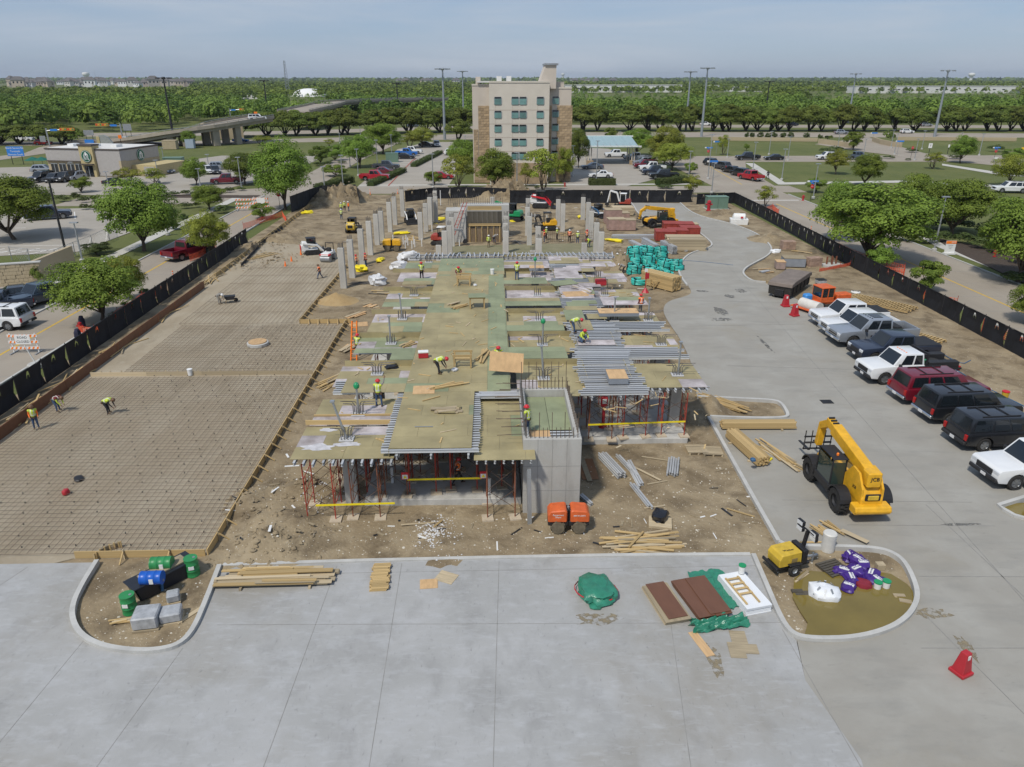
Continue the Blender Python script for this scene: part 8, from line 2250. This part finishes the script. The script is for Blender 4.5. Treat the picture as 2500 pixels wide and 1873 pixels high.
for i,(x, y, n, L_, m, lab) in enumerate([(1118,572,14,4, LM,'boards left of the timber wall form'),(1262,590,12,3.5,[REBAR_G, LUMBER2],'rebar and planks right of the timber wall form'),(1395,572,10,3, LM,'boards behind the rebar screen'),(1010,582,12,3, LM,'boards among the white riser pipes'),(1050,545,10,4,[LUMBER2, YTAPE],'mixed boards by the second column line'),(1480,600,12,3,[LUMBER2, DIRT],'debris right of the last rear columns'),(1500,640,10,2.5, LM,'boards beside the worker in lime shirt'),(1290,525,10,5,[REBAR_G],'rebar lengths behind the green excavator'),(1540,725,9,2.5, LM,'loose boards by the red sign stand'),(1180,520,8,4,[LUMBER2],'boards on the ground behind the wall form')]):heapb('material_heap', g(x, y), rc_.uniform(-.6,.6), n, L_,.16,1.0, m, lab,'heap', spr=.5)
# manhole, wheelbarrow, markers
t = thing('manhole', P(630,842,.15),0,'round timber covered manhole in the rebar bed','manhole');MB().lathe([(.85,0),(.85,.22),(.8,.25)], n=20).build('ring', KERB, t);MB().lathe([(.72,.25),(.72,.32)], n=18).build('cover', PLY, t)
t = thing('wheelbarrow', P(562,738,.15),.3,'dark wheelbarrow on the far rebar bed','wheelbarrow');MB().side([(-.5,.65),(.55,.65),(.35,.3),(-.3,.3)],-.32,.32).build('tray', DARK, t);wheel(t,.55,0,.2,.1, None, False,12)
for s in(-.25,.25):MB().bar((.5, s*.4,.25),(-1.0, s*1.2,.6),.04).bar((-.3, s,.3),(-.4, s,0),.04).build('handle', LUMBER, t)
def delineator(px, py, label, h=1.1, z=0):
 t = thing('traffic_marker', P(px, py, z),0, label,'traffic marker');MB().lathe([(.2,0),(.2,.06)], n=10).build('base', BLACK, t);MB().lathe([(.07,.06),(.06, h)], n=10).build('post', HVO, t)
 for q in(.55,.78):MB().lathe([(.075, h*q),(.074, h*q+.1)], n=10, cap=False).build('band', WHITE, t)
for a in[(425,686,'orange traffic marker on the left verge'),(1978,572,'orange traffic marker on the right verge'),(904,477,'left orange cone post on the cross road'),(971,477,'right orange cone post on the cross road')]:delineator(*a)
for i,(x, y) in enumerate([(697,650),(712,638),(735,622)]):tag(MB().lathe([(.14,0),(.03,.6)], n=10).build('traffic_cone', HVO, None, P(x, y,.11)),['near','middle','far'][i]+' orange cone on the graded earth left of loader','cone')
tag(lump('red_can', P(162,1206,.15),(.4,.3,.35), REDP,'','',2),'red fuel can on the near rebar mat','can');tag(lump('cable_coil', P(192,1170,.15),(.7,.45,.15), BLACK,'','',3),'dark cable coil on the near rebar mat','cable')
for i,(x, y) in enumerate([(193,832),(203,800)]):lump('covered_marker', P(x, y),(.5,.5,1.3), mat('cloth_navy',(.03,.03,.06),.9, var=.3),['near','far'][i]+' dark cloth covered marker on left verge','marker', i)
# deck clutter
def dp(px, py, z=ZM):return P(px, py, z)
slab_('plywood_sheet', dp(1035,952),(1.2,1.15),.05, PLY,'new plywood sheet lying in the middle of the deck');heapb('board_fan', dp(1095,945),.35,6,2.2,.12,.2,[LUMBER],'fan of boards right of the new plywood sheet');heapb('scrap_heap', dp(1090,1003),.05,16,1.5,.22,.35,[LUMBER2, PLY_T],'heap of thin plywood scraps on front deck');heapb('scrap_heap', dp(995,843, ZD),.9,8,1.2,.12,.3, LM,'plank scraps on a left drop panel');heapb('scrap_heap', dp(1118,748),.8,9,1.5,.16,.7, LM,'planks around the green-topped bench');heapb('board_pair', dp(1185,870),1.35,7,2.6,.12,.25,[LUMBER],'upright-looking long boards left of crouched worker');heapb('board_pair', dp(1055,975),.6,1,1.6,.08,.05, LM,'single stick on the front deck','plank')
heapb('scrap_heap', dp(1425,705),-1.0,8,2.4,.2,.5,[LUMBER2, O_],'weathered planks on the right rear deck');slab_('plywood_sheet', dp(1405,718),(1.9,1.5),.1, PLY,'pale plywood sheet on the right rear deck');slab_('plywood_sheet', dp(1375,692),(2.2,1.5),.35, PLY_G,'green panel laid askew on the right joists', z=.06);slab_('mallet', dp(1035,1043),(.9,.06),0, STEEL,'long grey tool lying on the front deck','tool',.03)
for i,(x, y, d, n, lab) in enumerate([(1505,928,(1.1,1.4),12,'plywood stack on the near right joists'),(1508,768,(2.9,1.2),9,'long plywood stack beside the right deck edge'),(1310,660,(1.3,1.0),10,'square plywood stack at the rear deck')]):
 q = dp(x, y);t = thing('plywood_stack', q,0, lab,'plywood stack')
 for k in range(n):ubox('sheet',(rc_.uniform(-.01,.01),0,.05+.03*k),(d[0], d[1],.028), PLY if k==n-1 else GREYC, t)
q = dp(1034,873);t = thing('cooler', q,.1,'red cooler with white lid on the deck','cooler');B(t,'box', REDP,(0,0,.18),(.62,.36,.34),.03);B(t,'lid', WHITE,(0,0,.39),(.64,.38,.1),.02)
t = thing('generator', dp(1466,703, ZD),.1,'red portable generator on the right rear deck','generator');B(t,'engine', REDP,(0,0,.5),(.9,.6,.5),.05);
for s in(-1,1):MB().tube([(-.5, s*.35,.1),(-.5, s*.35,.8),(.5, s*.35,.8),(.5, s*.35,.1)],.03,6).build('frame', DARK, t)
lump('black_sheeting', dp(958,898, ZD),(.8,.5,.25), MATS['bag_black'],'crumpled black plastic on a left drop panel','sheeting',5, crumple=.3);lump('paper_scraps', dp(1110,905),(.45,.35,.2), WBAG,'white crumpled bag near the sawhorse bench','bag',6);lump('paper_scraps', dp(1160,698),(.4,.3,.2), WBAG,'small white bag near the rear sawhorse','bag',7)
t = thing('red_sawhorse', g(1575,712),0,'red sign stand right of the rear deck edge','sign stand');rod('post',(0,0,0),(0,0,2.3),.08, REDP, t);B(t,'board', REDP,(.1,0,1.7),(.4,.06,.6),.01);B(t,'notice', WHITE,(-.05,-.04,2.3),(.3,.04,.35),0);MB().lathe([(.4,0),(.06,.5)], n=8).build('base', REDP, t)
t = thing('ladder', P(864,880,.1),0,'orange stepladder standing at the left deck edge','ladder')
for s in(-.22,.22):rod('rail',(s,0,0),(s*.8+.2,.5,3.0),.09, SIGN_O, t,'box')
for k in range(9):rod('rung',(-.2+.025*k,.055*k,.33*k+.2),(.22+.02*k,.055*k,.33*k+.2),.05, SIGN_O, t)
t = thing('extinguisher_stand', P(1472,1042,.4),0,'red fire extinguisher stand under the right deck','extinguisher');MB().lathe([(.3,0),(.1,.25),(.1,1.5)], n=10).build('stand', REDP, t);B(t,'cabinet', REDP,(0,0,1.7),(.4,.25,.6),.02);B(t,'notice', WHITE,(0,-.14,1.75),(.25,.02,.3),0)
# warning tape and danger signs on the towers
t = thing('warning_tape',(-4.6,31.9,0),0,'yellow warning tape with danger notices across the front bay','tape');rod('tape',(.2,0,1.5),(3.9,.05,1.5),.02, YTAPE, t,'box',.1)
for x in(.1,4.0):
 n_ = B(t,'danger_notice', SIGN_R,(x,-.06,1.75),(.36,.02,.4),0);B(n_,'panel', WHITE,(x,-.075,1.7),(.28,.012,.24),0);MB().add([(x-.1,-.085,1.62),(x+.1,-.085,1.62),(x,-.085,1.8)],[(0,1,2)]).build('triangle', YTAPE, n_)
for a, b, lab in[((-8.7,30.5,.95),(-4.9,30.6,.95),'yellow tape across the left shoring towers'),((5.4,37.9,1.5),(11.2,38.4,1.4),'yellow tape across the right shoring towers')]:tag(rod('warning_tape', a, b,.02, YTAPE, None,'box',.1), lab,'tape')
for x, y in((-.3,32.3),(-5.4,33.5),(1.0,32.5)):tag(rod('riser_pipe',(x, y,.4),(x, y,1.3),.14, WHITE, None),{-.3:'white riser pipe with black foot right of danger tape',-5.4:'white riser pipe in the shade left of danger tape',1.0:'white riser pipe left of the core wall'}[x],'pipe')
# ================================================================ air
hz_ = MB().box((0,8300,59.4),(19500,17400,121)).build('haze', None)
hz_['kind'] = 'stuff';hz_['label'] = 'thin pale summer haze over the whole land';hz_['category'] = 'haze'
hm = bpy.data.materials.new('haze');hm.use_nodes = True
hm.node_tree.nodes.clear()
ho = hm.node_tree.nodes.new('ShaderNodeOutputMaterial');hv = hm.node_tree.nodes.new('ShaderNodeVolumePrincipled')
hv.inputs['Color'].default_value = (.80,.88,.98,1);hv.inputs['Density'].default_value = .000055;hv.inputs['Anisotropy'].default_value = .2
hm.node_tree.links.new(hv.outputs['Volume'], ho.inputs['Volume'])
hz_.data.materials.clear();hz_.data.materials.append(hm)
S.cycles.volume_bounces = 0
# ================================================================ people
SKIN = mat('skin',(.30,.17,.11),.6, var=.05);HAIR = mat('hair_dark',(.02,.015,.012),.8, var=.1);BOOT = mat('boot',(.11,.07,.04),.8, var=.2)
JEAN = mat('jeans',(.05,.085,.16),.9, var=.15);KHAKI = mat('khaki',(.20,.16,.11),.9, var=.15);DARKC = mat('dark_cloth',(.025,.025,.03),.9, var=.2);GREYS = mat('grey_shirt',(.26,.25,.23),.9, var=.1);MAROONS = mat('maroon_shirt',(.16,.03,.03),.9, var=.1)
HELR = mat('helmet_red',(.55,.03,.04),.35, var=.04);HELW = mat('helmet_white',(.7,.7,.68),.35, var=.04);HELB = mat('helmet_brown',(.16,.09,.05),.5, var=.1);STRIPE = mat('reflective',(.62,.64,.60),.4, var=.05)
def legs(y=0.0, z=.92, spread=.11, k=(.03,.03), step=(0,0)):
 return[[(s*.09, y, z),(s*spread, y*.5+k[i]+step[i]*.5, z*.54),(s*(spread+.02), y*.2+step[i],.09)] for i, s in enumerate((-1,1))]
POSES = {'stand':((0,0,.96),(0,.02,1.34),(0,.03,1.5),(0,.05,1.63),[[(-.19,.01,1.43),(-.25,-.02,1.15),(-.24,.12,.92)],[(.19,.01,1.43),(.25,-.02,1.15),(.22,.16,.95)]], legs()),'walk':((0,0,.95),(0,.05,1.33),(0,.08,1.49),(0,.11,1.61),[[(-.19,.04,1.42),(-.24,.14,1.16),(-.22,.34,1.02)],[(.19,.04,1.42),(.24,-.14,1.17),(.22,-.1,.92)]], legs(0,.92,.1,(.08,.06),(.3,-.32))),'bend':((0,-.18,.93),(0,.2,1.1),(0,.34,1.1),(0,.47,1.06),[[(-.2,.22,1.1),(-.22,.3,.83),(-.14,.44,.58)],[(.2,.22,1.1),(.22,.3,.83),(.14,.46,.56)]], legs(-.18,.9,.13,(.03,.06),(.02,.08))),'crouch':((0,-.16,.42),(0,.1,.74),(0,.2,.86),(0,.29,.95),[[(-.2,.12,.8),(-.28,.3,.6),(-.16,.5,.45)],[(.2,.12,.8),(.28,.3,.6),(.16,.5,.42)]],[[(-.1,-.16,.4),(-.17,.28,.52),(-.14,.02,.09)],[(.1,-.16,.4),(.16,.2,.16),(.14,-.22,.1)]]),'reach':((0,0,.96),(0,.02,1.34),(0,.03,1.5),(0,.05,1.63),[[(-.19,.01,1.43),(-.26,.0,1.15),(-.26,.15,.95)],[(.19,.01,1.45),(.34,.06,1.62),(.38,.12,1.9)]], legs(0,.92,.15)),'hold':((0,-.03,.94),(0,.03,1.3),(0,.07,1.46),(0,.12,1.57),[[(-.19,.03,1.39),(-.34,.18,1.2),(-.46,.38,1.1)],[(.19,.03,1.39),(.34,.18,1.2),(.44,.38,1.14)]], legs(-.03,.91,.16,(.07,.07)))}
tmp = {}
for nm,(pv, cs_, nk, hd, arms, lg) in POSES.items():
 bones = [(pv, cs_,.15,.17,0),(cs_, nk,.17,.07,0),(nk, hd,.06,.085,2),(tuple(V(hd)+V((0,-.01,-.02))), tuple(V(hd)+V((0,0,.05))),.095,.1,2)]
 for a in arms:bones+=[(cs_, a[0],.13,.085,0),(a[0], a[1],.068,.052,0),(a[1], a[2],.05,.035,0),(a[2], tuple(V(a[2])+(V(a[2])-V(a[1])).normalized()*.07),.036,.04,2)]
 for l in lg:bones+=[(pv, l[0],.14,.115,1),(l[0], l[1],.105,.072,1),(l[1], l[2],.07,.05,1),(tuple(V(l[2])+V((0,-.05,-.03))), tuple(V(l[2])+V((0,.15,-.05))),.052,.042,3)]
 mb = MB()
 for a, b, ra, rb_, _ in bones:
  a, b = V(a), V(b);d = (b-a).normalized()
  mb.tube([a-d*ra*.85, a-d*ra*.5, a, b, b+d*rb_*.5, b+d*rb_*.85],[ra*.45, ra*.85, ra, rb_, rb_*.85, rb_*.45],9)
 o = mb.build('tmp', SKIN);md = o.modifiers.new('r','REMESH');md.mode = 'VOXEL';md.voxel_size = .024
 tmp[nm] = (o, bones)
dg = bpy.context.evaluated_depsgraph_get();BODY = {}
for nm,(o, bones) in tmp.items():
 me = bpy.data.meshes.new_from_object(o.evaluated_get(dg))
 co = np.empty(len(me.vertices)*3, np.float32);me.vertices.foreach_get('co', co);co = co.reshape(-1,3)
 nr = np.empty(len(co)*3, np.float32);me.vertices.foreach_get('normal', nr);nr = nr.reshape(-1,3)
 best = np.full(len(co),9.);idx = np.zeros(len(co), int);par = np.zeros(len(co))
 for i,(a, b, ra, rb_, m_) in enumerate(bones):
  a, b = np.array(a), np.array(b);t_ = np.clip(((co-a)@(b-a))/max(1e-6,(b-a)@(b-a)),0,1)
  d = np.linalg.norm(co-a-t_[:, None]*(b-a), axis=1)-(ra+(rb_-ra)*t_)
  k = d<best;best[k] = d[k];idx[k] = i;par[k] = t_[k]
 mid = np.array([b[4] for b in bones])
 faces = [list(p.vertices) for p in me.polygons]
 fm = [int(mid[idx[f[0]]]) for f in faces]
 hd = V(POSES[nm][3]);pv = V(POSES[nm][0])
 ex = MB();fw_ = V((0,1,-.15)).normalized() if nm!='bend' else V((0,.55,-.85)).normalized()
 up = V((0,0,1)) if nm!='bend' else V((0,.8,.55)).normalized();lt_ = V((1,0,0))
 ex.bar(hd+fw_*.08, hd+fw_*.125-up*.03,.028,.04,2)
 for s in(-1,1):
  ex.box(hd+fw_*.096+up*.03+lt_*s*.036,(.022,.012,.014),0,4);ex.box(hd+lt_*s*.1,(.02,.045,.06),0,2)
 ex.box(hd+fw_*.1-up*.055,(.045,.012,.012),0,3)
 for a in POSES[nm][4]:
  w, d = V(a[2]),(V(a[2])-V(a[1])).normalized();sd = d.cross(V((0,1,.2))).normalized();cl = d.cross(sd)
  for k in range(4):
   p0 = w+d*.09+sd*(-.03+.02*k);ln = (.06,.075,.07,.05)[k]
   ex.tube([p0, p0+d*ln*.55+cl*.008, p0+d*ln*.8+cl*.03],[.011,.01,.008],5,2)
  ex.tube([w+d*.03-sd*.035, w+d*.07-sd*.062, w+d*.10-sd*.055+cl*.015],[.013,.012,.009],5,2)
 n0 = len(co)
 bm_ = bpy.data.meshes.new('body');bm_.from_pydata([tuple(c) for c in co]+ex.v,[], faces+[[i+n0 for i in f] for f in ex.f])
 for q in(GREYS, JEAN, SKIN, BOOT, HAIR):bm_.materials.append(q)
 bm_.polygons.foreach_set('material_index', fm+ex.m);bm_.polygons.foreach_set('use_smooth',[True]*len(bm_.polygons))
 tor = [f for f in faces if all(idx[v] in(0,1,4,8) for v in f)]
 used = sorted({v for f in tor for v in f});mp_ = {v:i for i, v in enumerate(used)}
 vm_ = bpy.data.meshes.new('vest');vm_.from_pydata([tuple(co[v]+nr[v]*.016) for v in used],[],[[mp_[v] for v in f] for f in tor])
 vm_.materials.append(HVY);vm_.materials.append(STRIPE)
 vm_.polygons.foreach_set('material_index',[1 if(idx[f[0]]==0 and .3<par[f[0]]<.48) or(idx[f[0]] in(0,1) and .06<abs(co[f[0]][0])<.1 and par[f[0]]>.5) else 0 for f in tor])
 hm_ = MB().lathe([(.165,0),(.165,.012),(.135,.02),(.13,.06),(.1,.115),(.05,.14),(.01,.145)], n=16).mesh('helmet', HELR, smooth=True)
 bl_ = MB().lathe([(.185,-.05),(.19,.05)], n=14, cap=False).box((.2,-.05,-.03),(.08,.14,.16)).box((-.2,.02,-.03),(.08,.14,.14)).mesh('tool_belt', BOOT)
 BODY[nm] = (bm_, vm_, hm_, bl_, hd, fw_, up, pv)
 bpy.data.objects.remove(o)
def person(px, py, z, face, pose, label, shirt, pants, vest=None, helm=HELR, s=.87, belt=True):
 b, v, h, bl, hd, fw_, up, pv = BODY[pose]
 p = P(px, py, z)
 t = thing('person',(p.x, p.y, z), RD(face)-math.pi/2, label,'person', None,(s*1.05, s*1.05, s))
 o = ob('body', b, t)
 for i, m in((0, shirt),(1, pants)):o.material_slots[i].link = 'OBJECT';o.material_slots[i].material = m
 if vest:q = ob('vest', v, t);q.material_slots[0].link = 'OBJECT';q.material_slots[0].material = vest
 if helm:
  q = slot(ob('hard_hat', h, t, hd+up*.06), helm);q.rotation_euler = (0,0,0) if pose!='bend' else(RD(-60),0,0)
 else:slot(ob('hair', h, t, hd+up*.035,0,(.8,.8,.7)), HAIR)
 if belt:q = ob('tool_belt', bl, t, pv+V((0,0,-.02)),0,.95 if pose!='bend' else .9)
for a in[(926,992, ZD,80,'reach','worker standing on deck holding up a hose, red helmet', GREYS, JEAN, HVY),(1072,912, ZM,-10,'bend','worker in black bending over a tool by the cooler', DARKC, DARKC, HVY),(1217,903, ZM,-90,'hold','worker carrying a large plywood sheet', GREYS, JEAN, HVY),(1287,1060,3.74,150,'stand','worker standing inside the concrete core', GREYS, JEAN, HVY),(1402,812, ZM,-20,'bend','worker stooping on the middle deck beside a kneeling mate', GREYS, JEAN, HVY),(1421,836, ZM,-60,'crouch','kneeling worker in lime shirt on the joists', HVY, JEAN, None),(1262,683, ZM,80,'stand','worker seen from behind at the rear deck middle', GREYS, JEAN, HVY),(1120,676, ZM,-90,'crouch','worker crouching behind the rear sawhorse', MAROONS, DARKC, HVY),(1030,682, ZD,-80,'stand','worker in dark clothes at the rear left deck corner', GREYS, DARKC, HVY),(875,868,2.4,60,'stand','worker in blue standing high on the orange ladder', JEAN, DARKC, HVY),(1563,766,3.2,120,'stand','worker with orange sleeves at the right deck edge', MAROONS, GREYS, HVO),(1117,1182,.4,10,'walk','worker walking in the shade under the front deck', DARKC, DARKC, HVO),(90,1046,.2,-60,'stand','worker in orange shirt standing at the brown form board', HVO, JEAN, HVY, HELB),(143,1003,.2,-15,'bend','worker in pink vest bending by the brown form board', HVY, JEAN, MAROONS, HELB),(266,1009,.2,-5,'bend','worker in yellow vest bending over the rebar mat', DARKC, DARKC, HVY, HELB),(537,742,.12,-30,'bend','grey worker bending beside the wheelbarrow', GREYS, GREYS, None, HELW),(782,680,.12,200,'walk','worker in orange vest walking on the graded earth', DARKC, JEAN, HVO, HELB),(872,655,.1,180,'stand','left of two orange-vested workers between the columns', GREYS, JEAN, HVO),(894,651,.1,160,'stand','right of two orange-vested workers between the columns', MAROONS, JEAN, HVO),(834,519,.15,-90,'stand','lime-vested worker at left of the rear group', HVY, JEAN, HVY, HELW),(842,515,.15,-80,'stand','lime-vested worker in middle of the rear group', HVY, DARKC, HVY, HELW),(852,516,.15,200,'stand','orange-shirted worker of the rear left group', HVO, JEAN, None, HELW),(834,536,.12,90,'stand','lime-vested worker standing alone in front of rear group', GREYS, JEAN, HVY, HELW),(1193,604,.25,-70,'stand','yellow-clad worker in front of the timber wall form', HVY, KHAKI, HVY, HELW),(1207,593,.25,40,'bend','worker stooping at the timber wall form', GREYS, JEAN, None, HELW),(1329,591,.25,180,'stand','worker in red at the left end of rebar screen', MAROONS, JEAN, HVO),(1333,583,.25,-30,'stand','worker in yellow behind the left rebar screen', HVY, DARKC, HVY, HELW),(1390,590,.25,-90,'stand','worker in red vest and white helmet at rebar screen', MAROONS, DARKC, HVO, HELW),(1410,594,.25,80,'stand','worker in yellow vest seen from behind at rebar screen', GREYS, JEAN, HVY, HELW),(1437,603,.3,-140,'bend','worker in yellow bending at the right rear column', HVY, JEAN, None),(1432,590,.25,-60,'stand','worker behind the bending one at right rear column', GREYS, DARKC, HVO),(1505,651,.1,-60,'stand','worker in lime shirt beside the teal coils', HVY, DARKC, None, HELW),(1520,668,.1,150,'bend','worker bending over a barrow below the teal coils', GREYS, DARKC, None, HELW),(1360,585,.2,200,'stand','worker hidden partly behind a rear column', GREYS, DARKC, HVY, HELW)]:person(*a)
person(1874,436,.03,100,'walk','pedestrian in dark clothes on the right walk', DARKC, DARKC, None, None,.95, False)
# sheet carried by the worker
q = P(1232,905, ZM);ubo = ubox('carried_sheet',(q.x+.1, q.y-.55, ZM+.75),(2.0,.03,1.15), PLY, None,.08, rx=-.5, ry=.12);tag(ubo,'large stained plywood sheet carried by a worker on deck','plywood sheet')
